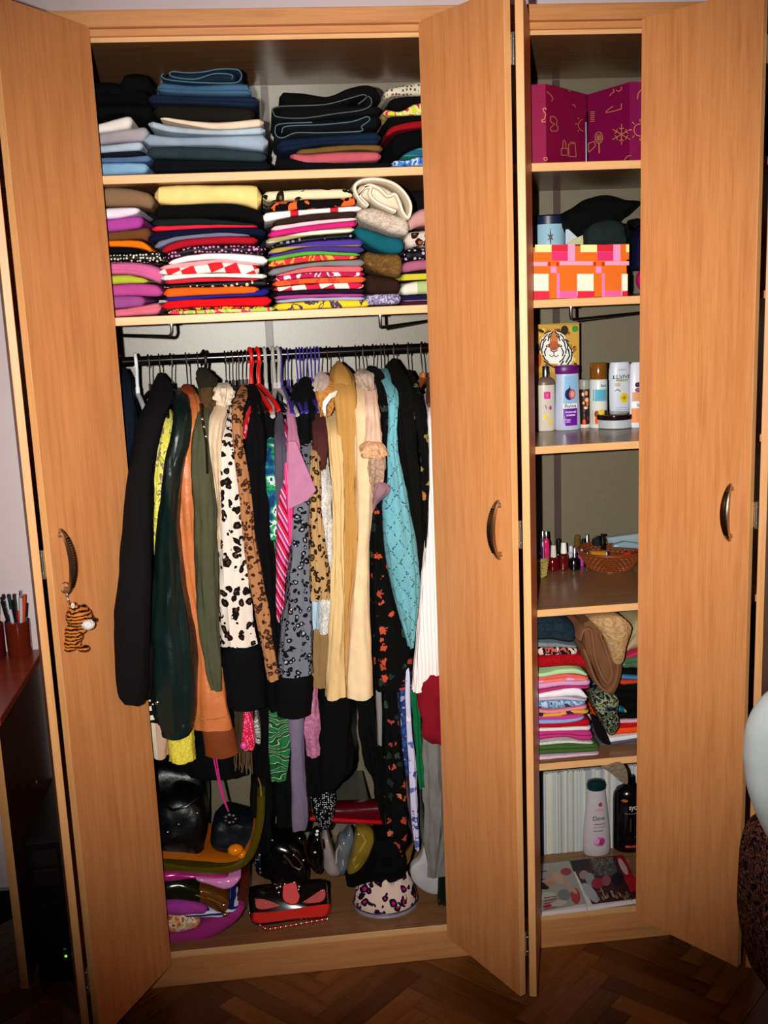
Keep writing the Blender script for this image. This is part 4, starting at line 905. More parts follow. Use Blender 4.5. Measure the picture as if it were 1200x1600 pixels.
G('grey_trousers', 'trousers', 'long grey trousers hanging down behind the middle door', 'c:#77726e', [(1060, 655, 700), (1150, 657, 700), (1250, 662, 704), (1310, 664, 702), (1368, 668, 690)], .07, False, folds=4, Yt=.08, amp=.006)
G('blue_scarf', 'scarf', 'long blue and white flowered scarf hanging straight down', 'f:#c4c0dc,#3a4a94,#a44a70,#e8dce4,#5a62a8:1.4', [(1040, 632, 641), (1100, 632, 642), (1200, 637, 650), (1280, 642, 655), (1326, 648, 655)], .04, False, folds=2, Yt=.05, amp=.002)
G('navy_scarf', 'scarf', 'thin navy patterned strip left of the blue and white flowered scarf', 'mix:#2a4a8a,#20305e,#8a94bc:1', [(1040, 625, 633), (1100, 625, 633), (1160, 628, 636), (1210, 634, 639)], .05, False, folds=2, Yt=.06, amp=.001)
G('silver_belt', 'belt', 'flat silver grey strip hanging left of the long flowered skirt', 'c:#7f7a78', [(1040, 585, 594), (1070, 586, 596), (1120, 588, 597), (1163, 590, 597)], .09, False, folds=1, Yt=.1, amp=.001)
G('pink_boa', 'scarf', 'fluffy rose pink scarf end under the grey leopard dress', 'fur:#cf7fa4,#e0a0c0:1.1', [(1060, 482, 497), (1100, 478, 498), (1150, 476, 501), (1180, 478, 501)], .07, False, folds=2, Yt=.08)
G('lilac_trousers', 'trousers', 'long straight grey-lilac trousers leg reaching down to the bags', 'c:#6f6478', [(1090, 449, 474), (1150, 452, 475), (1220, 454, 478), (1280, 456, 482), (1296, 458, 478)], .05, False, folds=2, Yt=.06, amp=.002)
dk = [('black_dress', 'dress', 'long black dress hanging between green dress and tan jacket', 'c:#040404', [(1000, 372, 424), (1150, 396, 424), (1250, 392, 424), (1330, 396, 420)], .14),
      ('black_gown', 'dress', 'wide black dress hanging under the cream coats, lobed hem', 'c:#030303', [(1050, 500, 552), (1150, 498, 552), (1190, 496, 552), (1212, 498, 542), (1236, 499, 518)], .12),
      ('black_skirt', 'skirt', 'black pleated skirt right of the gap showing the back board', 'c:#040404', [(1050, 557, 590), (1120, 560, 594), (1190, 572, 602), (1215, 582, 606), (1290, 597, 612)], .16),
      ('black_trousers', 'trousers', 'black trousers hanging left of the grey-lilac leg', 'c:#050505', [(1100, 424, 452), (1200, 428, 456), (1290, 430, 458)], .17),
      ('black_slip', 'dress', 'short black slip behind the rose pink scarf', 'c:#040405', [(1090, 474, 508), (1180, 474, 508), (1240, 478, 506)], .1),
      ('black_cape', 'coat', 'black cape behind the tan suede jacket cuff', 'c:#030303', [(900, 250, 330), (1050, 262, 352), (1170, 270, 372), (1210, 300, 385)], .2),
      ('dark_dress', 'dress', 'plain dark dress behind the slanting leopard top', 'c:#050505', [(640, 392, 428), (800, 396, 440), (1000, 400, 450), (1090, 404, 450)], .13),
      ('dark_cardigan', 'cardigan', 'black cardigan under the thin purple hangers', 'c:#050506', [(592, 470, 488), (620, 455, 490), (700, 458, 494), (780, 470, 494), (950, 474, 490)], .12),
      ('dark_velvet_top', 'top', 'black velvet top under the sheer blush blouse', 'c:#060504', [(575, 578, 592), (610, 584, 606), (700, 594, 612), (770, 598, 620)], .1)]
for nm, ct, lb_, mt, rw, yf in dk: G(nm, ct, lb_, mt, rw, yf, False, folds=4, amp=.006, Yt=yf+.03)
G('fringed_scarf', 'scarf', 'brown scarf with long fringe below the tan suede jacket', 'c:#3a2c1c', [(1090, 362, 382), (1140, 366, 386), (1168, 366, 392)], .06, False, folds=2, Yt=.07)
m = MB()
for i in range(13):
    x = 367+i*2.1; m.tube([at(x, 1166, .06), at(x+random.uniform(-2, 2), 1190, .055), at(x+random.uniform(-3, 3), 1208+random.uniform(-8, 6), .055)], .0013, 5)
tag(m.build('fringe', M('c:#5a4630'), bpy.data.objects['fringed_scarf']), kind='stuff')
pd = G('polka_bag', 'pouch', 'pink pouch with pale dots and a round pearl ball', 'b:#d01848,#f0a0a8:.95', [(1085, 381, 388), (1110, 380, 390), (1130, 378, 396), (1165, 377, 399), (1171, 380, 396)], .03, False, folds=1, Yt=.03, amp=.001)
MB().ell(at(381, 1165, .0), (.009, .009, .011), 10).build('pearl_ball', M('pat:#d84a8c'), pd)
G('zebra_tie', 'scarf', 'small black and white swirl scarf end beside the dotted pink pouch', 'z:#c8c8c0,#141414,#8a8a84:3', [(1120, 396, 404), (1145, 397, 408), (1160, 399, 408)], .05, False, folds=1, Yt=.05, amp=.001)
m = MB()
for o_ in (0, 4): m.tube([at(330+o_, 1150, .03), at(333+o_, 1180, .02), at(340+o_*.7, 1215, .01), at(347+o_*.5, 1245, .0), at(357, 1268, .0)], .0021, 8)
tag(m.build('satin_ribbon', M('c:#c02a7c'), base=at(357, 1268, .0)), 'doubled magenta cord dangling below the tan suede jacket', 'cord')

# ================================================================== RIGHT SECTION
def ray(px, py): return (CF + CR*((px-600)/FPX) + CU*((800-py)/FPX))
def onz(px, py, z):
    v = ray(px, py); return CAM + v*((z-CAM.z)/v.z)
def planemap(P0, nrm):
    """u, v in photo pixels on a real flat face through P0"""
    P0 = Vector(P0); nrm = Vector(nrm).normalized()
    if nrm.dot(CAM-P0) < 0: nrm = -nrm
    def f(u, v, l):
        d = ray(u, v); return CAM+d*((P0-CAM).dot(nrm)/d.dot(nrm))+nrm*l
    return f
def crop(ox, oy, s): return lambda L: [(ox+a*s, oy+b*s) for a, b in L]
def prism(foot, z0, z1, bev=0):
    m = MB(); n = len(foot); V = [Vector((x, y, z)) for z in (z0, z1) for x, y in foot]
    return m.add(V, [tuple(range(n))[::-1], tuple(range(n, 2*n))]+[(i, (i+1) % n, n+(i+1) % n, n+i) for i in range(n)])
GM = M('pap:#8c0c40'); GM2 = M('pap:#7c0a44')
def giftbox(foot, label, doodles, mat):
    cx = sum(p[0] for p in foot)/len(foot); cy = sum(p[1] for p in foot)/len(foot); zt = at(853, 131, .035).z
    t = thing('gift_box', label, 'box', (cx, cy, zA), 'magenta gift boxes on the top right shelf')
    prism(foot, zA+.0008, zt-.002).build('box_body', mat, t, False)
    f2 = [(cx+(x-cx)*1.012, cy+(y-cy)*1.008) for x, y in foot]
    prism(f2, zt-.042, zt).build('lid', mat, t, False)
    for (A, B), dr in doodles:
        A3, B3 = Vector((*A, zA)), Vector((*B, zA)); d = (B3-A3).normalized(); nn = Vector((d.y, -d.x, 0))
        c = Vector((cx, cy, zA))
        if nn.dot(A3-c) < 0: nn = -nn
        ink = Ink(planemap(A3+nn*.0022, nn)); dr(ink); ink.build('printed_drawings', t)
K5 = lambda a, b: (800+a*.2, 100+b*.2)
def X(px, Y): return at(px, 190, Y).x
DG = '#c89050'
def drL(k):
    L = lambda pts, w_=1.0: k.line([K5(*p) for p in pts], w_, DG)
    L([(270, 215), (300, 240), (320, 270), (310, 290)]); L([(440, 208), (455, 212)]); L([(470, 320), (485, 318), (495, 340)])
    L([(300, 410), (330, 412), (350, 440), (345, 470), (360, 500), (350, 525), (305, 525), (298, 500), (330, 470), (300, 450), (300, 410)])
    L([(385, 660), (435, 660), (435, 715), (385, 712), (385, 660)]); L([(395, 655), (398, 605), (405, 595), (415, 605), (420, 655)]); L([(440, 625), (490, 620), (500, 725), (445, 722), (440, 625)]); L([(450, 610), (490, 612)])
    k.ring(*K5(565, 478), 9.5, 1.0, DG, 100, 250); L([(495, 468), (508, 468)]); L([(512, 420), (520, 430)]); L([(512, 526), (520, 516)])
def drR(k):
    L = lambda pts, w_=1.0: k.line([K5(*p) for p in pts], w_, DG)
    L([(765, 248), (775, 235), (800, 215), (790, 195)]); L([(815, 205), (835, 215), (855, 200), (858, 180)])
    L([(735, 380), (740, 365), (790, 330)]); L([(735, 380), (790, 370), (855, 350), (855, 310)]);
    for i in range(6): L([(615, 375+i*15), (645, 372+i*15)])
    for a in range(6):
        c, s_ = math.cos(R_(a*60+90)), math.sin(R_(a*60+90)); L([(857, 550), (857+c*80, 550+s_*80)]); L([(857+c*50-s_*18, 550+s_*50+c*18), (857+c*40, 550+s_*40), (857+c*50+s_*18, 550+s_*50-c*18)])
    k.ring(*K5(680, 575), 6, .9, DG, 0, 360, 16, 9)
    for q in (-12, 0, 12): L([(680+q, 545), (680+q, 610)], .6); L([(658, 575+q), (704, 575+q)], .6)
    L([(682, 620), (684, 695)], 1.6); L([(600, 690), (600, 620), (645, 605), (655, 640), (625, 670), (600, 690)])
    L([(880, 750), (905, 720), (935, 715)])
def drR2(k):
    k.ring(*K5(1000, 515), 9.6, 1.0, DG)
    for a in range(8):
        c, s_ = math.cos(R_(a*45)), math.sin(R_(a*45)); k.line([K5(1000+c*64, 515+s_*64), K5(1000+c*84, 515+s_*84)], 1, DG)
    k.line([K5(980, 275), K5(985, 230), K5(1010, 200), K5(1020, 240), K5(1030, 210)], 1, DG)
def drL2(k):
    k.line([K5(x, y) for x, y in [(240, 350), (255, 343), (268, 355), (262, 343)]], 1, DG); k.line([K5(x, y) for x, y in [(240, 350), (250, 375), (262, 385), (256, 430), (232, 440), (234, 452), (262, 452)]], 1, DG); k.ring(*K5(262, 742), 2.6, .9, DG)
xl_ = XP+T/2+.003
giftbox([(xl_, .05), (X(853, .035), .035), (X(916, .2), .2), (X(905, .42), .42), (xl_, .42)], 'magenta gift box with gold drawings, left one of the pair',
        [(((X(853, .035), .035), (X(916, .2), .2)), drL), (((xl_, .05), (X(853, .035), .035)), drL2)], GM)
giftbox([(X(984, .035), .035), (XR-.1, .05), (XR-.08, .42), (X(925, .42), .42), (X(919, .2), .2)], 'magenta gift box with snowflake drawing, right one of the pair',
        [(((X(919, .2), .2), (X(984, .035), .035)), drR), (((X(984, .035), .035), (XR-.1, .05)), drR2)], GM2)
tag(MB().tube([at(916, 250, .165), at(915.5, 178, .165)], .0035, 10).build('metal_rod', M('met:#9fb4c0'), base=at(916, 250, .165)), 'thin upright silver rod between the two magenta boxes', 'rod')
bpy.data.objects['metal_rod'].location.z = zA+.0005+0
# ---- second shelf
K6 = lambda a, b: (800+a*.2, 290+b*.2)
yb0 = .03; b0 = at(829, 466, yb0); b1 = at(983, 466, yb0); zt1 = at(900, 384, yb0).z
t = thing('patterned_box', 'orange, pink and cream checked cardboard box with matching lid', 'box', ((b0.x+b1.x)/2, .17, zB))
xb0 = XP+T/2+.004
MB().box((xb0+.002, yb0+.003, zB+.0008), (at(980, 440, yb0).x, .30, zt1-.01), bev=.001).build('box_body', M('pap:#e06a1c'), t, False)
MB().box((xb0, yb0, at(900, 409, yb0).z), (b1.x, .304, zt1), bev=.001).build('lid', M('pap:#e06a1c'), t, False)
k = Ink(planemap((0, yb0+.0022, zB), (0, -1, 0)))
def rr(c, a0, b0_, a1, b1_): k.poly([K6(a0, b0_), K6(a1, b0_), K6(a1, b1_), K6(a0, b1_)], c)
for dx in (0, 352, 700):
    w2 = min(1, (905-(155+dx))/352) if dx == 700 else 1
    cl = lambda x: min(x, 903)
    for c, a0, q0, a1, q1 in (('#e8b8c8', 155, 690, 160, 860), ('#f2ead0', 160, 690, 285, 822), ('#d8143c', 160, 828, 292, 885), ('#de6aa0', 352-0, 0, 352, 0), ('#d87ab8', 350, 685, 372, 880), ('#e05c98', 372, 822, 512, 880), ('#e08ac8', 302, 632, 348, 682)):
        a0 += dx; a1 += dx
        if a0 < 903 and q1 > q0: k.poly([K6(a0, q0), K6(cl(a1), q0), K6(cl(a1), q1), K6(a0, q1)], c)
k.build('printed_squares', t)
k = Ink(planemap((0, yb0-.0006, zB), (0, -1, 0)))
for dx in (0, 355, 710):
    cl = lambda x: min(x, 914)
    for c, a0, q0, a1, q1 in (('#f4e49a', 180, 462, 308, 520), ('#cf1236', 310, 462, 435, 515), ('#d8246c', 312, 518, 440, 585), ('#e492bc', 436, 460, 492, 590), ('#e89cb8', 370, 592, 636, 622), ('#e89cb8', 155-0, 596, 278, 628) if dx == 0 else ('#b8280c', 0, 0, 0, 0), ('#b8280c', 278, 596, 300, 628), ('#b8280c', 345, 596, 368, 628)):
        a0 += dx; a1 += dx
        if a0 < 910 and q1 > q0: k.poly([K6(a0, q0), K6(cl(a1), q0), K6(cl(a1), q1), K6(a0, q1)], c)
k.build('printed_squares', t)
# blue tin
c = at(857, 380, .41); r = (at(883, 370, .41).x-at(831, 370, .41).x)/2; zt2 = at(857, 343, .41-r).z
t = thing('round_tin', 'pale blue round tin with compass star and dark blue lid', 'tin', (c.x, .41, zB))
MB().lathe((c.x, .41, zB+.001), [(r*.98, 0), (r, .003), (r, zt2-zB-.004), (r*.96, zt2-zB)], 40).build('tin_body', M('pl:#9cc4d8'), t)
MB().lathe((c.x, .41, zt2-.012), [(r*1.02, 0), (r*1.025, .003), (r*1.025, .022), (r*.9, .026), (r*.05, .027)], 40).build('lid', M('pl:#141c38'), t)
def cylmap(cx, cy, r): return lambda u, v, l: Vector((cx+math.sin(u)*(r+l), cy-math.cos(u)*(r+l), v))
k = Ink(cylmap(c.x, .41, r), .0004, True); zc = at(852, 371, .41-r).z; u0 = -.14
for a in range(8):
    L_ = (.030 if a % 4 == 1 or a % 4 == 3 else .02) if a % 2 else .014
    L_ = (.028 if a in (2, 6) else .022) if a % 2 == 0 else .014
    ca, sa = math.cos(a*PI/4), math.sin(a*PI/4); k.poly([(u0+(ca*L_)/r, zc+sa*L_), (u0+(-sa*.003)/r, zc+ca*.003), (u0+(sa*.003)/r, zc-ca*.003)], '#2a2420')
k.disc(u0, zc, .004/r, .004, '#7a2a1c'); k.build('printed_star', t)
# black bag and others behind the box
def blob(name, parts, mat, parent=None, vox=.004, base=None, sm=2):
    """one continuous surface grown from overlapping rounded volumes"""
    m = MB()
    for c_, r_, *rt in parts: m.ell(c_, r_, 8, rot=(rt[0] if rt else None))
    o = m.build(name, mat, parent, True, base=base)
    rm = o.modifiers.new('remesh', 'REMESH'); rm.mode = 'VOXEL'; rm.voxel_size = vox; rm.use_smooth_shade = True
    s_ = o.modifiers.new('smooth', 'SMOOTH'); s_.iterations = sm; s_.factor = .6; return o
def slabpoly(name, pts, Y, th, mat, parent=None, bev=.004, base=None, bulge=0):
    """thick rounded panel whose outline is given in photo pixels at depth Y"""
    P = [at(a, b, Y) for a, b in pts]; n = len(P); c = sum(P, Vector())/n; V = []; rings = []
    for y, kk in ((Y-th/2, .90), (Y-th/2+bev*.4, .97), (Y-th/2+bev, 1), (Y+th/2-bev, 1), (Y+th/2, .95)):
        rings.append([Vector((c.x+(p.x-c.x)*kk, y, c.z+(p.z-c.z)*kk)) for p in P])
    m = MB().loft(rings, 0, False); nb = len(m.V)
    fr_ = [rings[0]]; sd_ = c.x*31+c.z*17
    for kk in (.78, .62, .46, .3, .14):
        b_ = bulge*math.cos(kk*PI/2)**.7; fr_.append([Vector((c.x+(p.x-c.x)*kk, Y-th/2-b_+nz3((c.x+(p.x-c.x)*kk)*22+sd_, 0, (c.z+(p.z-c.z)*kk)*22)*min(bulge*.7, .010), c.z+(p.z-c.z)*kk)) for p in P])
    b0_ = len(m.V); m.V += [v for r_ in fr_[1:] for v in r_]
    for i_ in range(5):
        for k_ in range(n):
            k2 = (k_+1) % n; lo_ = 0 if i_ == 0 else b0_+(i_-1)*n; hi_ = b0_+i_*n
            m.F.append((lo_+k2, lo_+k_, hi_+k_, hi_+k2)); m.mi.append(0)
    ci = len(m.V); m.V.append(Vector((c.x, Y-th/2-bulge, c.z)))
    for i in range(n): m.F.append((ci, b0_+4*n+(i+1) % n, b0_+4*n+i)); m.mi.append(0)
    for rg, y in ((4, bulge*.3),):
        ci = len(m.V); m.V.append(Vector((c.x, (Y-th/2 if rg == 0 else Y+th/2)+y, c.z)))
        for i in range(n):
            a_, b_ = rg*n+i, rg*n+(i+1) % n; m.F.append((ci, b_, a_) if rg == 0 else (ci, a_, b_)); m.mi.append(0)
    return m.build(name, M(mat) if isinstance(mat, str) else mat, parent, True, base=base if base is not None else (c.x, Y, min(p.z for p in P)))
def smooth_poly(pts, n=40):
    P = pts+[pts[0]]; return [tuple(x[1:]) for x in crom([(i, *p) for i, p in enumerate(P)], n)][:-1]
Q6 = lambda L: [K6(*p) for p in L]
tag(slabpoly('felt_hat', smooth_poly(Q6([(405, 215), (500, 165), (600, 100), (720, 85), (840, 120), (955, 130), (930, 170), (860, 235), (800, 280), (700, 420), (520, 420), (420, 330)])), .34, .09, 'c:#040404', bulge=.02), 'black felt hat leaning behind the checked box', 'hat')
tag(slabpoly('fabric_purse', smooth_poly(Q6([(570, 350), (620, 300), (720, 278), (800, 285), (850, 320), (860, 370), (850, 470), (600, 470), (570, 420)])), .25, .06, 'c:#1c2626', bulge=.012), 'dark grey-green cloth purse lying in the open box top', 'purse')
tag(slabpoly('paper_card', Q6([(418, 345), (440, 340), (512, 405), (500, 460), (418, 460)]), .29, .004, 'pap:#c0ccd8', bev=.001), 'pale blue paper card right of the round tin', 'card')
tag(slabpoly('folded_leaflet', Q6([(430, 452), (520, 400), (600, 368), (630, 374), (560, 460), (440, 462)]), .27, .006, 'pap:#c8c290', bev=.001), 'pale yellow folded leaflet beside the blue card', 'leaflet')
tag(slabpoly('black_pouch', smooth_poly(Q6([(780, 400), (860, 300), (875, 350), (920, 350), (930, 270), (970, 268), (960, 340), (1060, 300), (1130, 330), (1130, 470), (800, 470)])), .33, .07, 'c:#060608'), 'black pouch with stubby strap loops behind the box', 'pouch')
tag(slabpoly('navy_bag', smooth_poly(Q6([(930, 470), (950, 400), (1040, 300), (1150, 290), (1170, 500), (1160, 640), (1000, 660), (925, 640)])), .22, .1, 'c:#0a0d2e', bulge=.02), 'navy blue bag standing right of the checked box', 'bag')
c = at(1018, 436, .14); rz_ = (c.z-zB-.002)
tag(MB().ell((c.x, .14, zB+rz_+.001), (rz_*1.1, rz_*.9, rz_), 20).build('beauty_case', M('pl:#c81468'), base=(c.x, .14, zB)), 'hot pink rounded pouch at the foot of the navy bag', 'pouch')
# ---- third shelf: photograph card and bottles
K7 = lambda a, b: (800+a*.2, 470+b*.2)
Yc = .36; t = thing('tiger_picture', 'picture card of a tiger face on yellow leaves behind the bottles', 'picture', (at(870, 600, Yc).x, Yc, z3))
p0 = at(836, 507, Yc); p1 = at(905, 507, Yc)
MB().box((p0.x, Yc, z3+.001), (p1.x, Yc+.003, p0.z)).build('card', M('pap:#b08a3c'), t, False)
k = Ink(planemap((0, Yc, 0), (0, -1, 0)), .00025)
def kp(c, *pts): k.poly([K7(*p) for p in pts], c)
def kd(c, x, y, rx, ry, rot=0): k.disc(*K7(x, y), rx*.2, ry*.2, c, 14, R_(rot))
random.seed(11)
kp('#c89838', (182, 190), (522, 190), (522, 560), (182, 560))
for i in range(70):
    x = random.uniform(208, 496); y = random.uniform(218, 534); kd(random.choice(['#e8c458', '#f0dc90', '#c07828', '#6a4418', '#d8a838', '#3a2410', '#a8541c']), x, y, random.uniform(8, 24), random.uniform(6, 14), random.uniform(0, 180))
kd('#2c1a0c', 410, 230, 30, 38); kd('#3c8a2c', 492, 219, 26, 26); kd('#1c100a', 225, 235, 28, 12, 20); kd('#b8481c', 208, 460, 20, 60); kd('#180e0a', 200, 380, 14, 50)
kd('#e6e2d4', 400, 420, 78, 105, -10); kd('#e8e4d8', 330, 360, 112, 125); kd('#f2f0e8', 325, 440, 78, 52); kd('#f2f0e8', 262, 335, 45, 60); kd('#f2f0e8', 390, 335, 40, 60)
kd('#c8783c', 326, 300, 34, 66); kd('#b45c2c', 326, 350, 42, 36); kd('#a85030', 325, 375, 28, 14)
for s_ in (-1, 1):
    X_ = lambda x: 326+s_*(x)
    for L_ in ([(14, 250), (34, 262), (44, 284)], [(20, 272), (40, 290), (46, 312)], [(50, 262), (72, 284), (84, 312)], [(62, 300), (84, 330), (88, 360)], [(84, 340), (96, 380), (92, 412)], [(92, 300), (106, 340), (108, 384)], [(60, 370), (74, 400), (66, 430)], [(86, 424), (70, 455), (44, 478)], [(24, 236), (50, 242), (74, 256)], [(8, 240), (20, 256)]):
        k.line([K7(X_(a), b) for a, b in L_], 1.9, '#17130f')
    kd('#14100c', X_(48), 352, 17, 11, 20*s_); kd('#d8b848', X_(48), 351, 7, 6)
k.line([K7(300, 388), K7(326, 400), K7(352, 388)], 1.6, '#241610'); k.line([K7(326, 398), K7(326, 420)], 1.2, '#2a1c14'); k.line([K7(290, 425), K7(312, 438), K7(326, 424), K7(340, 438), K7(362, 425)], 1.2, '#2a241c')
for L_ in ([(430, 330), (462, 380), (468, 430)], [(440, 380), (448, 430), (420, 480)], [(470, 400), (460, 460), (430, 500)], [(400, 470), (380, 500)], [(250, 470), (290, 500), (330, 520)], [(415, 300), (440, 320)]): k.line([K7(*p) for p in L_], 2.2, '#15110e')
k.build('printed_tiger', t)
def bottle(name, label, cx, bot, top, halfw, shelfz, prof, mat, cat='bottle', ey=.62, group=None, dY=0, parts=()):
    b = onz(cx, bot, shelfz); Y = b.y+dY; s_ = (at(cx+1, bot, Y)-at(cx, bot, Y)).length; W = halfw*s_; Hh = at(cx, top, Y).z-shelfz
    t = thing(name, label, cat, (b.x, Y, shelfz), group); P0 = Vector((b.x, Y, shelfz+.0006))
    MB().lathe(P0, [(r*W, z*Hh) for r, z in prof], 36, ey=ey).build('bottle_body', M(mat), t)
    for nm, pf, mt, ee in parts: MB().lathe(P0, [(r*W, z*Hh) for r, z in pf], 30, ey=ee).build(nm, M(mt), t)
    def mp(u, v, l):   # u in units of half width across the front, v 0..1 of height
        a = math.asin(max(-.99, min(.99, u))); return P0+Vector((math.sin(a)*(W+l), -math.cos(a)*(W*ey+l), v*Hh))
    return t, mp, W, Hh
BG = 'bottles on the third right shelf'
t, mp, W_, H_ = bottle('lotion_bottle', 'clear slim lotion bottle with white body and pink and yellow dots, leftmost', 853.5, 673, 572, 13.5, z3, [(.9, 0), (1, .02), (1, .68), (.98, .74), (.85, .79), (.4, .835), (.36, .85), (.1, .852)], 'pl:#cfc6b6', parts=[('shoulder', [(1.005, .71), (.99, .74), (.87, .79), (.42, .838), (.3, .84)], 'pl:#6a5648', .62), ('cap', [(.37, .83), (.38, .84), (.36, .99), (.3, 1), (.05, 1.001)], 'met:#aab0b8', .9)], group=BG)
k = Ink(mp, .0003, True); k.rect(-.38, .50, .36, .61, '#d8308c'); k.rect(-.1, .53, .1, .58, '#e878b4', 2)
k.disc(.35, .36, .17, .035, '#c83c9c'); k.poly([(-.3, .4), (-.1, .34), (-.05, .35), (-.2, .41)], '#a83c8c'); k.disc(-.3, .22, .2, .045, '#e8c83c'); k.disc(.3, .14, .2, .045, '#e8c83c'); k.disc(.05, .26, .12, .03, '#ecd468')
k.text('dm', 0, .53, .02, '#ffffff'); k.build('printed_label', t, True)
t, mp, W_, H_ = bottle('shower_bottle', 'silver-lilac shower cream bottle with purple cap and fig picture', 886.5, 671, 571, 20, z3, [(.95, 0), (1.0, .012), (.985, .2), (.93, .5), (.9, .8), (.88, .872), (.6, .875)], 'pl:#b4bcd0', parts=[('cap', [(.86, .872), (.9, .88), (.92, .93), (.92, .985), (.86, 1), (.05, 1.002)], 'pl:#5c0f68', .62)], group=BG)
k = Ink(mp, .0003, True); k.rect(-.46, .07, .64, .34, '#6a1a96', 8); k.rect(-.46, .34, .6, .415, '#eef0f4', 8); k.rect(-.46, .415, .6, .84, '#8cb8dc', 8)
k.poly([(-.46, .5), (-.2, .62), (-.46, .7)], '#d8e8f4'); k.poly([(-.4, .84), (.1, .84), (-.2, .7), (-.44, .66)], '#b8d4ec')
k.disc(.0, .56, .34, .088, '#16204a'); k.disc(.22, .56, .26, .08, '#b85a64'); k.disc(.24, .56, .16, .05, '#e09a8c'); k.poly([(-.1, .63), (.05, .7), (.08, .63)], '#2c2a5a')
k.text('Balea', .08, .355, .078, '#20242c', 5.6); k.text('DUSCHES', .12, .272, .036, '#ffffff', 5.4); k.text('creme', .1, .222, .05, '#ffffff', 5.4); k.text('Feigen', -.12, .155, .034, '#e8d8f0', 5.2); k.text('milch', -.12, .12, .034, '#e8d8f0', 5.2)
k.build('printed_label', t, True)
t, mp, W_, H_ = bottle('spray_can', 'short dark brown can with nut print and grey cap', 913, 668, 593, 8.3, z3, [(.95, 0), (1, .02), (1, .8), (.9, .81)], 'pl:#2c0e08', ey=1, parts=[('cap', [(.98, .8), (1, .815), (1, .97), (.9, 1), (.05, 1.003)], 'pl:#8c9088', 1), ('base_ring', [(1.01, .0), (1.03, .01), (1.03, .07), (1.01, .075)], 'pl:#cfc4b8', 1)], group=BG)
k = Ink(mp, .0003, True)
for u, v, a, b, c_ in ((.1, .72, .26, .05, '#e8903c'), (.2, .58, .34, .05, '#f0b078'), (.3, .5, .28, .05, '#d8602c'), (-.5, .7, .18, .04, '#e8c8a8'), (-.4, .52, .2, .03, '#e8a070'), (0, .42, .36, .03, '#e8c090'), (-.3, .3, .3, .06, '#0c1226'), (-.3, .12, .3, .06, '#c84a1c'), (.4, .2, .3, .05, '#5a1410')): k.disc(u, v, a, b, c_)
k.build('printed_label', t, True)
t, mp, W_, H_ = bottle('cream_dispenser', 'white bottle with gold-brown cap and blue and orange print', 935, 668, 567, 13.4, z3, [(.95, 0), (1, .015), (1, .72), (.93, .75), (.7, .755)], 'pl:#cfd8d4', ey=1, parts=[('cap', [(.93, .75), (.95, .76), (.94, .985), (.88, 1), (.05, 1.002)], 'pat:#7c4a10', 1)], group=BG)
k = Ink(mp, .0003, True); k.rect(-.8, .42, .8, .6, '#5aa8c4'); k.poly([(-.2, .6), (.3, .6), (.7, .42), (.1, .42)], '#b8c4d0'); k.rect(-.85, .30, .85, .40, '#d8d8c8'); k.rect(-.85, .06, .85, .28, '#d89a60'); k.disc(0, .24, .34, .05, '#e0c030'); k.disc(-.45, .22, .25, .05, '#8a4a24'); k.disc(.6, .24, .2, .04, '#4a2418'); k.disc(-.3, .12, .35, .06, '#d85a1c')
k.text('Balea', .3, .635, .065, '#223a66', 5.0); k.build('printed_label', t, True)
t, mp, W_, H_ = bottle('shampoo_bottle', 'white curved shampoo bottle with yellow flower, standing behind the jar', 968, 655, 565, 18, z3, [(.72, 0), (.76, .01), (.88, .2), (.98, .42), (1, .55), (.95, .78), (.86, .95), (.78, .99), (.5, 1), (.05, 1.001)], 'pl:#d4d8e4', ey=.55, group=BG)
k = Ink(mp, .0003, True); k.text('ĽOREAL', .0, .85, .04, '#8890a0', 5.2) if False else k.text("L'OREAL", .02, .85, .04, '#8890a0', 5.2); k.text('ELVIVE', .03, .71, .096, '#1a1c30', 5.3); k.rect(-.5, .675, .6, .70, '#9a9a60')
k.rect(-.6, .655, .6, .665, '#a8a4a0'); k.rect(-.6, .58, -.1, .64, '#c4b4a4', 3)
for a in range(6): k.disc(.22+math.cos(a*PI/3)*.2, .38+math.sin(a*PI/3)*.055, .16, .04, '#e4c41c')
k.disc(.22, .38, .13, .035, '#a8861c'); k.line([(-.55, .5), (-.35, .53), (-.1, .49)], .02, '#5c6478'); k.line([(-.1, .5), (.1, .6), (.3, .54)], .012, '#c8b878')
for v in (.2, .17, .14): k.rect(-.5, v, .5, v+.012, '#9aa0b0')
k.build('printed_label', t, True)
t, mp, W_, H_ = bottle('conditioner_tube', 'white tube with orange label right of the flower shampoo', 994, 668, 566, 11, z3, [(.7, 0), (.75, .01), (.95, .15), (1, .6), (.9, .97), (.6, 1), (.05, 1.001)], 'pl:#dadce6', ey=.6, group=BG)
k = Ink(mp, .0003, True); k.rect(-.8, .08, .75, .30, '#e8935a'); k.rect(-.8, .31, .75, .40, '#eef0f4'); k.rect(-.7, .41, .7, .55, '#d89a7a'); k.disc(0, .66, .4, .04, '#4c2c50'); k.disc(.1, .58, .5, .035, '#8a5a80'); k.disc(-.1, .49, .4, .03, '#e0a04c')
k.text('Ba', .1, .325, .075, '#2c4460', 5); k.build('printed_label', t, True)
t, mp, W_, H_ = bottle('shampoo_pack', 'yellow and green pack half hidden by the right door', 1016, 664, 569, 12.5, z3, [(.95, 0), (1, .01), (1, .97), (.95, 1), (.05, 1.001)], 'pl:#b8a040', ey=.5, group=BG)
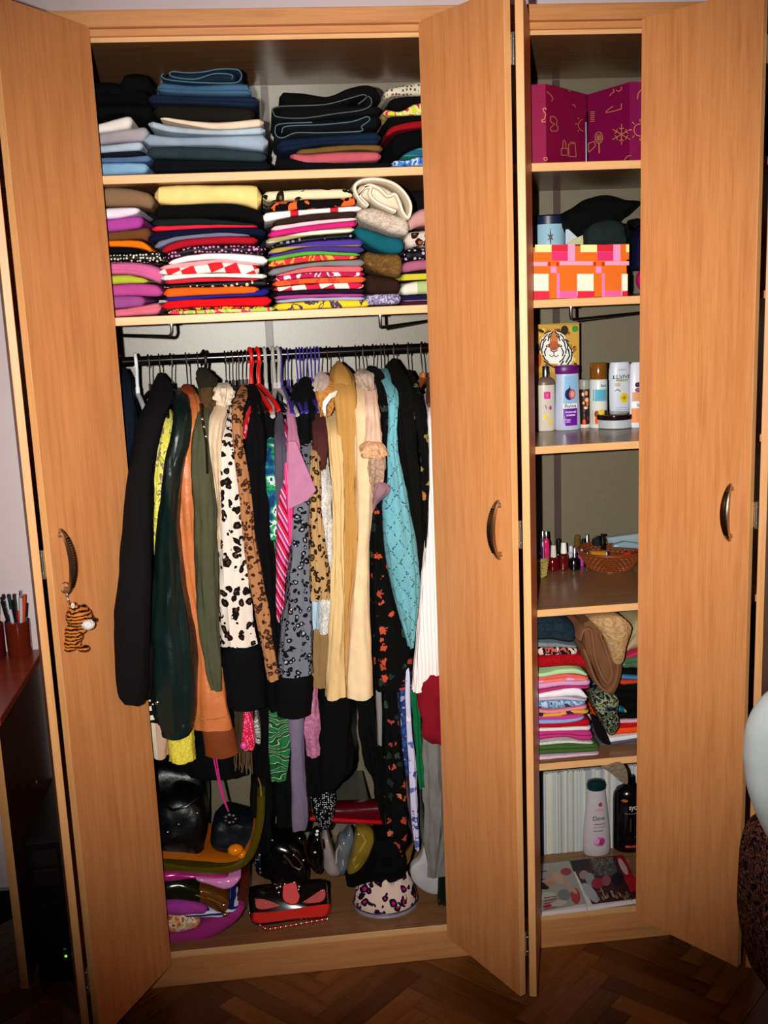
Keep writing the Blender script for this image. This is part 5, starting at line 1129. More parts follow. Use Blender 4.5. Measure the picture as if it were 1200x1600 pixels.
k = Ink(mp, .0003, True); k.rect(-.85, .3, .8, .62, '#c8783c'); k.disc(-.2, .5, .4, .08, '#e0601c'); k.rect(-.85, .2, .8, .3, '#c0b8b0'); k.rect(-.85, .02, .8, .18, '#7a9a3c'); k.text('Fres', -.3, .8, .075, '#3a2c14', 5); k.build('printed_label', t, True)
b = onz(970, 671, z3); s_ = (at(971, 671, b.y)-at(970, 671, b.y)).length; W_ = 31*s_; jy = b.y+W_
t = thing('cream_jar', 'low round silver jar with dark brown lid in front of the shampoo', 'jar', (b.x, jy, z3)); hj = at(970, 657, b.y).z-z3; hl = at(970, 649, b.y).z-z3
MB().lathe((b.x, jy, z3+.0006), [(W_*.9, 0), (W_*.95, .002), (W_*.95, hj), (W_*.9, hj+.001)], 48).build('jar_body', M('pl:#b0b8bc'), t)
MB().lathe((b.x, jy, z3+hj), [(W_*.97, 0), (W_*1.0, .002), (W_*1.0, hl-hj-.001), (W_*.96, hl-hj), (W_*.03, hl-hj+.0005)], 48).build('lid', M('pat:#1c0a0c'), t)

# ---- fourth shelf: baskets, nail polish
def basket(name, label, c, R0, R1, h, ex, mat, nw=7, ns=30):
    t = thing(name, label, 'basket', c); c = Vector(c); m = MB()
    for j in range(nw):
        f = (j+.5)/nw; r = R0+(R1-R0)*f**.8; z = .004+h*f; pts = []
        for i in range(ns*2+1):
            a = 2*PI*i/(ns*2); q = (1 if (i+j) % 2 else -1)*.0022; pts.append(c+Vector((math.cos(a)*(r+q)*ex, math.sin(a)*(r+q), z)))
        m.tube(pts, h/nw*.42, 6, caps=False)
    tag(m.build('woven_strands', M(mat), t), kind='stuff')
    m = MB(); m.lathe(c, [(R0, .0008), (R0, .004), (R0*.05, .0045)], 36, ex=ex); m.build('base', M(mat), t)
    pts = [c+Vector((math.cos(2*PI*i/48)*R1*1.02*ex, math.sin(2*PI*i/48)*R1*1.02, h+.004)) for i in range(49)]
    MB().tube(pts, h/nw*.6, 8, caps=False).build('rim', M(mat), t)
    m = MB()
    for i in range(ns):
        a = 2*PI*i/ns; m.tube([c+Vector((math.cos(a)*R0*ex, math.sin(a)*R0, .003)), c+Vector((math.cos(a)*(R0+(R1-R0)*.6)*ex, math.sin(a)*(R0+(R1-R0)*.6), h*.5)), c+Vector((math.cos(a)*R1*ex, math.sin(a)*R1, h+.002))], .0014, 5)
    tag(m.build('stakes', M(mat), t), kind='stuff'); return t
bA = onz(846, 905, z4); sA = (at(847, 900, bA.y)-at(846, 900, bA.y)).length
basket('small_basket', 'small straw basket with nail polish at the left shelf end', (bA.x-.004, bA.y+.03, z4), 11*sA, 15*sA, 26*sA*1.05, 1, 'c:#a08a4a', 6, 22)
bB = onz(968, 901, z4); sB = (at(969, 895, bB.y+.1)-at(968, 895, bB.y+.1)).length; Rb = 48*sB
basket('oval_basket', 'oval brown woven basket full of hair clips and make-up', (bB.x+.004, bB.y+.10, z4), Rb*.62, Rb, .055, 1.0, 'lea:#7a3a14', 7, 34)
def polish(label, cx, bot, mid, top, hw, capw, body, cap, z=None, dY=0, Y=None, name='nail_polish'):
    if Y is None: b = onz(cx, bot, z4); Y = b.y+dY
    b = at(cx, bot, Y); zz = z4 if z is None else b.z; s_ = (at(cx+1, bot, Y)-at(cx, bot, Y)).length
    hm = at(cx, mid, Y).z-zz; ht = at(cx, top, Y).z-zz; t = thing(name, label, 'nail polish', (b.x, Y, zz), 'nail polish bottles on the fourth right shelf')
    P0 = Vector((b.x, Y, zz+.0006)); w_ = hw*s_
    MB().lathe(P0, [(w_*.85, 0), (w_, .002), (w_, hm*.8), (w_*.8, hm*.92), (w_*.45, hm)], 20, expo=.7).build('glass_body', M(body), t)
    MB().lathe(P0+Vector((0, 0, hm)), [(capw*s_*.95, -.001), (capw*s_, .001), (capw*s_*.82, ht-hm-.001), (capw*s_*.7, ht-hm), (capw*s_*.04, ht-hm+.0004)], 20).build('cap', M(cap), t)
polish('dark red nail polish with off-white cap, next to the straw basket', 865, 891, 870, 852, 8, 4.6, 'gl:#7c0a14', 'pl:#d8c8bc')
polish('red-brown nail polish with tall white cap', 881, 890, 864, 848, 7, 4.8, 'gl:#7a1a10', 'pl:#f0ece2')
polish('black nail polish with slim silver cap', 898, 890, 871, 856, 8, 3.4, 'pat:#05050a', 'met:#e4e6f0')
polish('pearl nail polish with frosted cap behind the black one', 892, 880, 862, 853, 5, 3.6, 'pl:#a8a8b0', 'pl:#c8ccd0')
polish('brown-capped nail polish standing tall at the back', 902, 872, 858, 836, 6, 5, 'gl:#4a2410', 'pat:#6a4a1c')
polish('black-capped nail polish left of the oval basket', 912, 876, 862, 842, 5, 4, 'pat:#0a0812', 'pl:#0c0c0e')
polish('nail polish with bright chrome cap touching the oval basket', 917.5, 872, 856, 835, 4.4, 3.3, 'gl:#2c2c50', 'met:#c8d4e4')
polish('pink glitter nail polish bottle between black ones', 908, 884, 864, 858, 4.6, 3, 'pat:#b83c9c', 'pl:#c8a8c4')
polish('small dark blue nail polish bottle by the oval basket', 918, 886, 868, 862, 6, 3.4, 'pat:#0c0c2c', 'met:#7a6ab0')
polish('black nail polish with round cap behind the white caps', 873, 878, 862, 842, 5, 4.2, 'pat:#060606', 'pl:#080808')
polish('purple nail polish sticking out of the straw basket', 844.5, 876, 852, 839, 3.6, 2.6, 'pat:#3c1244', 'pat:#3c1244', z=1, Y=bA.y+.03)
polish('silver-capped nail polish tallest in the straw basket', 848.5, 874, 846, 830, 3, 2.4, 'pl:#9a9ea4', 'met:#d8dcde', z=1, Y=bA.y+.045)
polish('pink nail polish with chrome cap in the straw basket', 854, 876, 841, 830, 4.2, 2.8, 'pat:#c81e5c', 'met:#dcdcf0', z=1, Y=bA.y+.028)
zb_ = z4+.052; yb_ = bB.y+.085
def bar(name, label, cat, pts, Y, r, mat, parts=(), grp='things in the oval basket'):
    P = [at(a, b, Y) for a, b in pts]; t = thing(name, label, cat, P[0], grp); MB().tube(P, r, 14).build('tube_body', M(mat), t)
    for nm, a, b, rr_, mt in parts: MB().tube([P[0].lerp(P[-1], a), P[0].lerp(P[-1], b)], rr_, 14).build(nm, M(mt), t)
bar('cream_tube', 'golden brown tube with round white cap in the oval basket', 'tube', [(922, 866), (946, 866)], bB.y+.05, .0105, 'pat:#b87a20', [('cap', .85, 1.05, .0085, 'pl:#f4f4f4'), ('cap_ring', 1.05, 1.12, .0088, 'pl:#1c3484')])
bar('lip_gloss', 'red lip gloss lying across the oval basket front', 'lipstick', [(964, 872), (985, 867)], bB.y+.045, .008, 'pl:#e01a14', [('cap', 1.0, 1.5, .006, 'pat:#6a0c14')])
tag(slabpoly('flat_iron', [(947, 839), (985, 834), (1000, 832), (1010, 848), (1000, 848), (950, 848)], bB.y+.12, .02, 'pl:#8c9ea4', bulge=.003), 'grey-blue clip lying uppermost on the oval basket', 'hair clip')
tag(slabpoly('hair_clip', [(958, 850), (975, 845), (1016, 851), (1016, 858), (990, 856), (957, 854)], bB.y+.08, .018, 'pl:#8296a4', bulge=.003), 'blue-grey clip below the uppermost one on the oval basket', 'hair clip')
bar('mascara', 'black mascara with gold ring standing in the oval basket', 'mascara', [(942, 858), (942, 834)], bB.y+.09, .007, 'pat:#0e0a08', [('gold_ring', .25, .9, .0055, 'met:#d8c890')])
tag(slabpoly('makeup_wedge', [(926, 852), (926, 843), (935, 837), (936, 852)], bB.y+.11, .02, 'pl:#14161a'), 'small black wedge-shaped case at the oval basket left', 'case')

# ---- fifth shelf: clothes
c7 = (820, 940); s7 = .1833
stack(c7, s7, [
 ('scarf', 'crinkled teal black scarf', 'x:#1c2c36:.6', [(60, 150, 352), (250, 140, 350), (440, 190, 375)], dict(layers=3, wr_=.004)),
 ('top', 'silver grey lace top', 'x:#7a8488:1.4', [(60, 354, 392), (250, 352, 390), (455, 375, 395)]),
 ('top', 'black and coral patterned top', 'mix:#d8b8b0,#1a1014,#c85a50,#1c1216:1.0', [(60, 395, 468), (250, 392, 460), (460, 398, 455)]),
 ('sweater', 'fluffy red sweater', 'fur:#c0101c:1.3', [(60, 480, 578), (300, 458, 565), (480, 460, 568), (585, 560, 592)]),
 ('shirt', 'mint green top', 'c:#b4dca0', [(100, 620, 650), (170, 612, 645), (350, 572, 618), (460, 575, 622), (545, 620, 645)]),
 ('shirt', 'coral red top', 'c:#e0625c', [(60, 652, 682), (350, 622, 655), (550, 645, 658)]),
 ('top', 'coral and lilac print top', 'mix:#e87a68,#e87a68,#d8a8d0:1', [(60, 684, 712), (350, 656, 680), (555, 658, 672)]),
 ('shirt', 'lavender pink shirt', 'c:#d89ccc', [(60, 714, 765), (350, 680, 718), (570, 674, 722)]),
 ('shirt', 'thin raspberry top', 'c:#b82c70', [(60, 768, 798), (350, 720, 745), (565, 725, 742)]),
 ('shirt', 'white bulky shirt', 'c:#f2eef6', [(60, 802, 828), (350, 742, 815), (470, 745, 815), (545, 815, 835)]),
 ('shirt', 'pale mauve-grey top', 'c:#c8b4c0', [(60, 830, 850), (350, 818, 842), (540, 838, 850)]),
 ('top', 'blue and white printed blouse', 'mix:#b8c8dc,#5c86b0,#9ab4cc,#2c3c5c:1', [(60, 855, 912), (300, 848, 915), (530, 852, 882)]),
 ('shirt', 'salmon pink top', 'c:#e8869a', [(60, 918, 948), (230, 930, 958), (400, 895, 930), (540, 885, 922)]),
 ('top', 'yellow and black striped top', 'mix:#d8a82c,#d8a82c,#20242c:1', [(60, 950, 975), (220, 960, 988), (400, 932, 958), (555, 925, 958)]),
 ('shirt', 'magenta rose shirt', 'c:#cc3c84', [(60, 980, 1012), (300, 972, 1008), (520, 960, 985)]),
 ('shirt', 'periwinkle blue top', 'c:#98a4dc', [(60, 1014, 1048), (350, 1008, 1038), (518, 975, 1010)]),
 ('shirt', 'cherry red top', 'c:#b80c1c', [(60, 1052, 1082), (350, 1040, 1074), (565, 1008, 1065)]),
 ('shirt', 'thin white shirt', 'c:#ece4e0', [(60, 1084, 1108), (350, 1076, 1102), (575, 1072, 1102)]),
 ('sweater', 'orchid magenta sweater', 'k:#c0347c', [(60, 1112, 1205), (350, 1108, 1168), (450, 1108, 1195), (590, 1104, 1205)], dict(layers=2)),
 ('top', 'white lace trimmed top', 'x:#d8ded8:2', [(60, 1208, 1235), (350, 1190, 1212), (600, 1205, 1215)]),
 ('sweater', 'moss green sweater', 'c:#42602c', [(60, 1238, 1325), (350, 1222, 1312), (645, 1212, 1292)], dict(layers=2)),
 ('shirt', 'pale lilac shirt', 'c:#d8b4cc', [(60, 1328, 1392), (350, 1312, 1362), (650, 1290, 1330)]),
], 'tall pile on the fifth right shelf', 'folded clothes on the fifth right shelf', Y=.03, depth=.3)
stack(c7, s7, [
 ('scarf', 'gold woven scarf', 'k:#a8946c', [(850, 440, 455), (900, 290, 440), (960, 180, 425), (1120, 150, 400)], dict(layers=2)),
 ('shirt', 'rose red top', 'c:#b82c48', [(868, 468, 502), (1030, 405, 440), (1130, 395, 430)]),
 ('top', 'metallic green top', 'pat:#4c6a4c', [(822, 505, 575), (1030, 462, 585), (1130, 455, 580)], dict(layers=2, wr_=.003)),
 ('shirt', 'thin black top', 'c:#08080a', [(800, 580, 625), (1030, 592, 632), (1130, 590, 630)]),
 ('shirt', 'steel blue top', 's:#3c78a8,#3c78a8,#b89c5c:1', [(805, 628, 658), (1025, 638, 668), (1130, 636, 666)]),
 ('shirt', 'brick red top', 'c:#c03c24', [(808, 664, 715), (1025, 668, 692), (1130, 666, 690)]),
 ('sweater', 'black top with rose edge', 'c:#070608', [(775, 712, 770), (1025, 695, 765), (1130, 693, 763)]),
 ('sweater', 'wide black sweater', 'c:#040405', [(765, 775, 870), (900, 775, 940), (1025, 770, 945), (1130, 768, 940)], dict(layers=2)),
 ('top', 'teal top with yellow touch', 'mix:#0c5a54,#0c5a54,#2c7ab0,#b8c83c:1', [(745, 872, 945), (850, 900, 950), (880, 940, 955)]),
 ('sweater', 'black lower sweater', 'c:#060608', [(780, 950, 1008), (1025, 948, 1000), (1130, 945, 998)]),
 ('shirt', 'thin pale pink shirt', 'c:#e0a8b8', [(770, 1012, 1042), (1025, 1002, 1032), (1130, 998, 1028)]),
 ('shirt', 'crimson shirt', 'c:#c00c18', [(745, 1060, 1092), (1025, 1036, 1062), (1130, 1032, 1058)]),
 ('shirt', 'vivid orange top', 'c:#f04c0c', [(705, 1098, 1148), (1025, 1064, 1118), (1130, 1060, 1112)]),
 ('shirt', 'white shirt', 'c:#dce0e4', [(700, 1160, 1208), (1025, 1128, 1158), (1130, 1122, 1152)]),
 ('sweater', 'slate grey sweater', 'c:#54525c', [(650, 1205, 1300), (1025, 1160, 1218), (1130, 1155, 1212)], dict(layers=2)),
 ('shirt', 'beige shirt', 'c:#c89c6c', [(740, 1275, 1320), (1025, 1220, 1262), (1130, 1215, 1255)]),
], 'right pile on the fifth right shelf', 'folded clothes on the fifth right shelf', Y=.07, depth=.3)
Q7 = lambda L: [(820+a*s7, 940+b*s7) for a, b in L]
bp = ribbon('brown_trousers', Q7([(470, 330), (500, 250), (560, 240), (580, 340), (600, 480), (660, 640), (710, 690), (740, 600), (700, 440), (670, 350), (640, 280), (690, 300), (740, 420), (790, 520), (780, 640), (740, 740), (690, 760), (640, 720), (590, 640), (540, 500), (500, 400)]), .010, .0, .25, M('c:#7a5238'))
tag(bp, 'brown suede trousers folded and drooping between the two piles', 'trousers')
slabpoly('folded_core', smooth_poly(Q7([(460, 140), (560, 120), (700, 250), (780, 480), (760, 640), (700, 740), (620, 680), (550, 520), (480, 380)])), .06, .1, 'c:#6e4a30', bp, bulge=.01)
tag(slabpoly('fur_collar_top', smooth_poly(Q7([(530, 130), (640, 100), (780, 100), (860, 160), (870, 220), (830, 340), (800, 480), (730, 490), (690, 380), (640, 260)])), .02, .08, 'fur:#c8a070,#e8d0a0:.8', bulge=.015), 'beige and rust fluffy collar on top of the brown trousers', 'collar')
tag(slabpoly('patterned_scarf', smooth_poly(Q7([(560, 790), (620, 740), (720, 760), (770, 800), (760, 900), (775, 1010), (740, 1080), (690, 1100), (640, 1010), (580, 900)])), .03, .07, 'mix:#0a1018,#2c3c44,#8a8a64,#0c1014,#4a5a3c:1.2', bulge=.012), 'black and olive speckled scarf stuffed below the brown trousers', 'scarf')
tag(slabpoly('black_stocking', smooth_poly(Q7([(560, 960), (620, 1000), (680, 1110), (715, 1190), (690, 1205), (640, 1180), (600, 1100)])), .02, .03, 'c:#08060a'), 'narrow black cloth end with pink edge beneath the speckled scarf', 'scarf')
tag(slabpoly('scarf_end', smooth_poly([(938, 1196), (965, 1188), (978, 1200), (980, 1222), (972, 1222), (955, 1208)]), .01, .02, 'fur:#8a7c64:.8'), 'greyish fuzzy scarf end drooping over the lowest shelf edge', 'scarf')

# ---- bottom: magazines, bottles
my = onz(850, 1336, zp).y
x0 = at(848, 1330, my).x; x1 = at(1012, 1320, my).x; n = 46; ztm = at(900, 1203, my).z
random.seed(5); x = x0
proto_m = None; cols = ['#d4d2c8', '#c4c6c4', '#dcd8cc', '#b8bcbc', '#ccd0cc', '#a8aeb0', '#d0c8bc', '#bcc4cc']
mm = []
for cc in cols:
    b = MB().box((-.5, 0, 0), (.5, .21, 1), bev=.0); me = bpy.data.meshes.new('magazine'); me.from_pydata([tuple(v) for v in b.V], [], b.F); me.materials.append(M('pap:'+cc)); mm.append(me)
t = thing('dark_binder', 'dark green slim binder at the left end of the upright magazines', 'binder', (XP+T/2+.012, my, zp)); MB().box((XP+T/2+.004, my+.004, zp+.0008), (x0-.0035, my+.2, ztm-.004), bev=.001).build('cover', M('pap:#1a3434'), t, False)
MB().box((XP+T/2+.0035, my+.03, zp+.003), (XP+T/2+.0045, my+.19, ztm-.006)).build('label_strip', M('pap:#b8c0bc'), t, False)
while x < x1:
    wd = random.choice([.0030, .0036, .0042, .005]); o = bpy.data.objects.new('magazine', random.choice(mm)); COL.objects.link(o)
    o.scale = (wd-.0004, random.uniform(.96, 1), (ztm-zp-.002)*random.uniform(.975, 1)); o.location = (x+wd/2, my+random.uniform(0, .003), zp+.0006)
    tag(o, 'white-spined magazine in the upright row behind the bottles', 'magazine', 'upright magazines on the wardrobe base'); x += wd
t, mp, W_, H_ = bottle('shampoo_bottle', 'white shampoo bottle with dark green cap before the magazine row', 932, 1332, 1217, 21, zp, [(.9, 0), (1, .02), (1.0, .12), (.94, .35), (.8, .6), (.68, .8), (.66, .87), (.5, .88)], 'pl:#c4bcc0', ey=.6, parts=[('cap', [(.62, .865), (.7, .88), (.72, .93), (.62, .975), (.3, .998), (.03, 1)], 'pat:#0a2c2c', .7)])
k = Ink(mp, .0004, True); k.text('Dove', .0, .5, .075, '#2c3850', 5.4) if False else k.text('Dove', .0, .49, .08, '#3c4458', 5); k.disc(.1, .7, .14, .03, '#a83c64'); k.disc(.0, .63, .3, .02, '#d0a0b0'); k.rect(-.35, .43, .5, .445, '#b87088'); k.rect(-.4, .39, .45, .402, '#a888a0'); k.rect(-.4, .34, .3, .352, '#5c6c88')
k.disc(.05, .2, .42, .062, '#d05ca8'); k.disc(.2, .19, .2, .05, '#b83078'); k.disc(-.15, .21, .2, .04, '#e49ccc'); k.build('printed_label', t, True)
t, mp, W_, H_ = bottle('black_bottle', 'large black round-shouldered bottle beside the right door', 983, 1324, 1211, 25, zp, [(.9, 0), (1, .02), (1, .7), (.95, .78), (.75, .85), (.4, .885), (.37, .9)], 'pat:#08060a', ey=.75, parts=[('cap', [(.37, .88), (.38, .9), (.36, .985), (.3, 1), (.03, 1.002)], 'pl:#050508', .9)])
k = Ink(mp, .0004, True); k.text('syoss', .12, .60, .10, '#d4ccd0', 3.6); k.rect(-.5, .54, .2, .552, '#6a6468'); k.rect(-.45, .08, .5, .11, '#b8402c'); k.disc(-.5, .72, .18, .02, '#b05c20'); k.rect(.1, .22, .5, .232, '#6a6468'); k.rect(-.2, .3, -.12, .48, '#4a3418', 1); k.build('printed_label', t, True)
# magazines lying flat
K8 = lambda a, b: (835+a*.14583, 1330+b*.14583)
def flatmag(label, pxs, z0, th, draw):
    P = [onz(*K8(*p), z0+th) for p in pxs]; c = sum(P, Vector())/4; t = thing('magazine', label, 'magazine', (c.x, c.y, z0))
    m = MB(); V = [Vector((p.x, p.y, z)) for z in (z0+.0005, z0+th) for p in P]; m.add(V, [(3, 2, 1, 0), (4, 5, 6, 7)]+[(i, (i+1) % 4, 4+(i+1) % 4, 4+i) for i in range(4)]); m.build('page_block', M('pap:#e8e0e4'), t, False)
    k = Ink(planemap((0, 0, z0+th), (0, 0, 1)), .00025); draw(k, lambda c, *p: k.poly([K8(*q) for q in p], c), lambda c, x, y, rx, ry, rot=0: k.disc(*K8(x, y), rx*.146, ry*.146, c, 16, R_(rot))); k.build('printed_cover', t)
def d1(k, kp, kd):
    kp('#a8a69c', (40, 140), (370, 105), (560, 560), (80, 650), (35, 500)); random.seed(3)
    for y in (215, 300, 340): kp('#8c2440', (45, y), (130, y-8), (135, y+4), (45, y+12))
    kd('#c89c84', 190, 300, 90, 40, -20); kd('#cfa890', 260, 290, 40, 90, -50); kd('#141010', 90, 375, 70, 32, 20); kd('#c08c74', 170, 350, 50, 30); kd('#a83044', 340, 220, 60, 40)
    kd('#7c8084', 320, 470, 70, 60, 20); kd('#b43038', 440, 480, 50, 90, -10); kd('#c8a088', 380, 380, 28, 110, -45); kd('#c4c8c0', 130, 480, 100, 40, -8)
    for i in range(5): kp(['#a8243c', '#6a2c74'][i % 2], (100, 500+i*30), (240, 478+i*28), (245, 486+i*28), (105, 512+i*30))
    kd('#c4c4bc', 260, 560, 90, 30, -10); kd('#b02030', 140, 590, 50, 16, -12)
def d2(k, kp, kd):
    kp('#3c1418', (375, 105), (940, 40), (1125, 430), (1130, 505), (620, 570)); kp('#100c0c', (380, 110), (570, 90), (600, 180), (420, 220)); kp('#54504c', (600, 90), (840, 60), (900, 260), (660, 260)); random.seed(4)
    for i in range(60): kd(random.choice(['#7a7670', '#2c2a28', '#8c8478']), random.uniform(620, 850), random.uniform(80, 260), random.uniform(6, 16), random.uniform(4, 8), 60)
    kd('#a88a84', 530, 260, 50, 50); kd('#989ca4', 600, 310, 50, 80, -20); kd('#b0b4bc', 600, 450, 50, 130, -38); kd('#a01c2c', 680, 350, 70, 60); kd('#94505c', 770, 320, 50, 60); kd('#0c080a', 890, 300, 60, 70); kp('#981018', (870, 60), (950, 45), (1120, 400), (1030, 440)); kd('#c8a0a8', 950, 170, 30, 100, -28); kp('#b00c14', (960, 300), (1080, 280), (1125, 400), (1040, 450))
    for i in range(26): kd(random.choice(['#8a8458', '#a02838', '#6a6464', '#3a0c10', '#b09878']), random.uniform(680, 1040), random.uniform(420, 530), random.uniform(14, 30), random.uniform(8, 18), 60)
flatmag('glossy magazine lying left with a pale fashion cover', [(80, 655), (560, 600), (370, 105), (35, 140)], zp, .012, d1)
flatmag('glossy magazine lying right with dark red cover', [(565, 600), (1130, 515), (945, 40), (378, 105)], zp, .012, d2)

# ================================================================== BOTTOM OF THE WARDROBE
def bag(name, label, cat, pts, Y, th, mat, parts=(), bulge=.015, group=None, base=None):
    P = [at(a, b, Y) for a, b in pts]; c = sum(P, Vector())/len(P); t = thing(name, label, cat, (c.x, Y, min(p.z for p in P)), group)
    slabpoly('bag_body', smooth_poly(pts, 44), Y, th, mat, t, bev=min(.02, th*.35), bulge=bulge); return t
def zline(px, py, z): return onz(px, py, z).y
B5 = lambda a, b: (240+a*.2, 1180+b*.2)
L5 = lambda L: [B5(*p) for p in L]
GB = 'black bags piled in the lower left corner'
t = bag('handbag', 'big slouchy black leather handbag behind, at the lower left', 'bag', L5([(-40, 60), (60, 20), (200, 40), (360, 60), (420, 180), (430, 420), (380, 600), (100, 640), (-40, 500)]), .34, .14, 'lea:#060606', group=GB)
MB().tube([at(*B5(120, 60), .27), at(*B5(150, -40), .25), at(*B5(260, -80), .25), at(*B5(340, -30), .25), at(*B5(360, 80), .27)], .006, 8).build('handle', M('lea:#060606'), t)
m = MB()
for x, y in ((425, 68), (422, 114)): m.tube([at(*B5(x-24, y), .2), at(*B5(x+26, y), .2)], .002, 6)
m.tube([at(*B5(445, 64), .2), at(*B5(450, 116), .2)], .002, 6)
m.build('brass_buckle', GOLD, t)
t = bag('handbag', 'glossy black patent handbag in front, at the lower left', 'bag', L5([(-20, 420), (90, 300), (220, 260), (380, 330), (420, 480), (400, 640), (380, 735), (60, 740), (-20, 660)]), .17, .13, 'lea:#060607', group=GB, bulge=.02)
for x, y in ((195, 540), (340, 452), (110, 600)): MB().ell(at(*B5(x, y), .088), (.004, .003, .003), 8).build('chrome_stud', CHROME, t)
MB().tube([at(*B5(60, 380), .1), at(*B5(150, 430), .08), at(*B5(260, 400), .08), at(*B5(350, 330), .1)], .004, 8).build('strap', M('pat:#0a0a0a'), t)
t = bag('handbag', 'dark blue-black bag with a rosette right of the patent one', 'bag', L5([(470, 500), (560, 420), (680, 440), (790, 480), (820, 600), (760, 700), (560, 710), (450, 650)]), .15, .1, 'lea:#0c141a', group=GB)
m = MB()
for i in range(7): a = i*.9; m.ell(at(*B5(600+math.cos(a)*38, 500+math.sin(a)*30), .085), (.012, .008, .010), 7)
m.build('rosette', M('lea:#050505'), t)
# amber vinyl tote
am = ribbon('vinyl_tote', L5([(30, 850), (120, 880), (300, 905), (480, 910), (640, 880), (740, 800), (800, 660), (835, 480), (840, 320)]), .022, .06, .22, M('pat:#4c4208'))
tag(am, 'amber and olive vinyl tote cradling the black bags, side curving up', 'bag')
ribbon('lining', L5([(40, 790), (200, 800), (400, 815), (560, 825), (690, 790), (770, 680), (800, 560)]), .014, .075, .2, M('pat:#a85a0a'), am)
MB().ell(at(*B5(640, 740), .07), (.022, .018, .016), 14).ell(at(*B5(690, 775), .075), (.014, .014, .013), 12).build('bunched_knot', M('pat:#e07808'), am)
for sx in (0, 8): MB().tube([at(*B5(840+sx*.4, 330), .06), at(*B5(836, 230), .07), at(*B5(818, 180), .09)], .0022, 6).build('handle', M('pat:#7a6a20'), am)
tag(slabpoly('clear_pouch', L5([(690, 900), (745, 860), (750, 1000), (720, 1150), (640, 1180), (660, 1040)]), .12, .08, 'pat:#4a1c08'), 'brown glossy pouch side below the amber tote', 'pouch')
items = [
 ('pouch', 'magenta satin pouch right under the amber tote', 'pat:#b02078', [(20, 930, 1010), (150, 925, 990), (300, 935, 965), (430, 945, 975), (600, 960, 1000)], dict(lab='magenta satin pouch right under the amber tote')),
 ('pouch', '', 'pat:#dc84c4', [(320, 962, 985), (420, 972, 1010), (520, 980, 1050), (600, 975, 1055), (680, 958, 985)], dict(lab='shiny lilac pouch with pointed end under the tote', dy=-.01)),
 ('pouch', '', 'pat:#1a1c0c', [(30, 1015, 1140), (200, 1000, 1150), (330, 1040, 1170), (420, 1100, 1190)], dict(lab='dark olive glossy clutch in the lower left heap')),
 ('clutch', '', 'pat:#6a3c14', [(330, 1050, 1150), (430, 1060, 1210), (530, 1110, 1260), (590, 1150, 1250)], dict(lab='bronze clutch with gold ball clasp in the lower left heap', dy=.0, dep=.2)),
 ('pouch', '', 'c:#a83c9c', [(30, 1165, 1260), (200, 1150, 1265), (420, 1180, 1245)], dict(lab='orchid purple cloth pouch in the lower left heap')),
 ('pouch', '', 's:#dce4f4,#1c2468:4', [(230, 1255, 1280), (360, 1232, 1278), (540, 1232, 1268), (660, 1185, 1215)], dict(lab='white and navy edged pouch under the bronze clutch')),
 ('pouch', '', 'mix:#d86c1c,#d8a878,#e8d8c8,#c85818:.9', [(40, 1275, 1395), (200, 1262, 1405), (360, 1290, 1360)], dict(lab='orange and white flowered pouch near the wardrobe front')),
 ('mat', '', 'k:#a02c78', [(60, 1400, 1500), (250, 1395, 1490), (450, 1300, 1440), (600, 1220, 1360), (705, 1180, 1260)], dict(lab='raspberry felt bag lying lowest in the left heap', dep=.28)),
]
for (cat, d_, mt, pts, kw) in items:
    SEED[0] += 2; lab = kw['lab']; P = [B5(a, b)+(B5(a, c_)[1],) for a, b, c_ in pts]
    o = fold_mesh({'mat': 'felt_bag', 'clutch': 'clutch_bag'}.get(cat, 'zip_pouch'), P, .045+kw.get('dy', 0), kw.get('dep', .22), M(mt), seed=SEED[0], wr_=.003, layers=1); tag(o, lab, 'bag' if cat == 'mat' else cat, 'pouches heaped in the lower left corner')
    if cat == 'clutch':
        m = MB(); a_, b_ = at(*B5(548, 1170), .03), at(*B5(558, 1245), .03); m.ell(a_, (.0075, .0075, .0075), 10).ell(b_, (.0075, .0075, .0075), 10)
        m.build('ball_clasp', M('met:#e8d49a:.6'), o); MB().tube([at(*B5(330, 1090), .035), at(*B5(440, 1130), .03), b_], .003, 8).tube([at(*B5(420, 1110), .035), a_], .003, 8).build('gold_frame', GOLD, o)
# red and black studded bag
K9 = lambda a, b: (380+a*.13333, 1260+b*.13333)
L9 = lambda L: [K9(*p) for p in L]
yr = onz(*K9(560, 1390), zp).y; lo = max(.03, yr)
t = thing('clasp_bag', 'small black and red studded handbag with red clasp, front centre', 'bag', (at(*K9(560, 1390), lo).x, lo+.06, zp), 'bags on the wardrobe base')
def lean(px, py, l=0):   # face of the bag: leans back as it rises
    v = ray(px, py); n_ = Vector((0, -math.cos(R_(40)), math.sin(R_(40)))); P0 = at(*K9(560, 1360), lo); tt = (P0-CAM).dot(n_)/v.dot(n_); return CAM+v*tt+n_*l
out = smooth_poly(L9([(70, 1180), (60, 1000), (120, 930), (400, 900), (700, 860), (980, 860), (1010, 1000), (1020, 1180), (960, 1300), (600, 1340), (140, 1385)]), 44)
F0 = [lean(a, b) for a, b in out]; c0 = sum(F0, Vector())/len(F0); rings = []
for kk, dd in ((.9, .006), (.97, .003), (1, 0), (1.0, -.02), (.97, -.035)):
    rings.append([Vector((c0.x+(p.x-c0.x)*kk, (c0.y+(p.y-c0.y)*kk)-dd*.77, max(zp+.001, c0.z+(p.z-c0.z)*kk+dd*.64))) for p in F0])
MB().loft(rings).build('bag_body', M('pat:#070506'), t)
def leanmap(u, v, l): return lean(*K9(u, v), l)
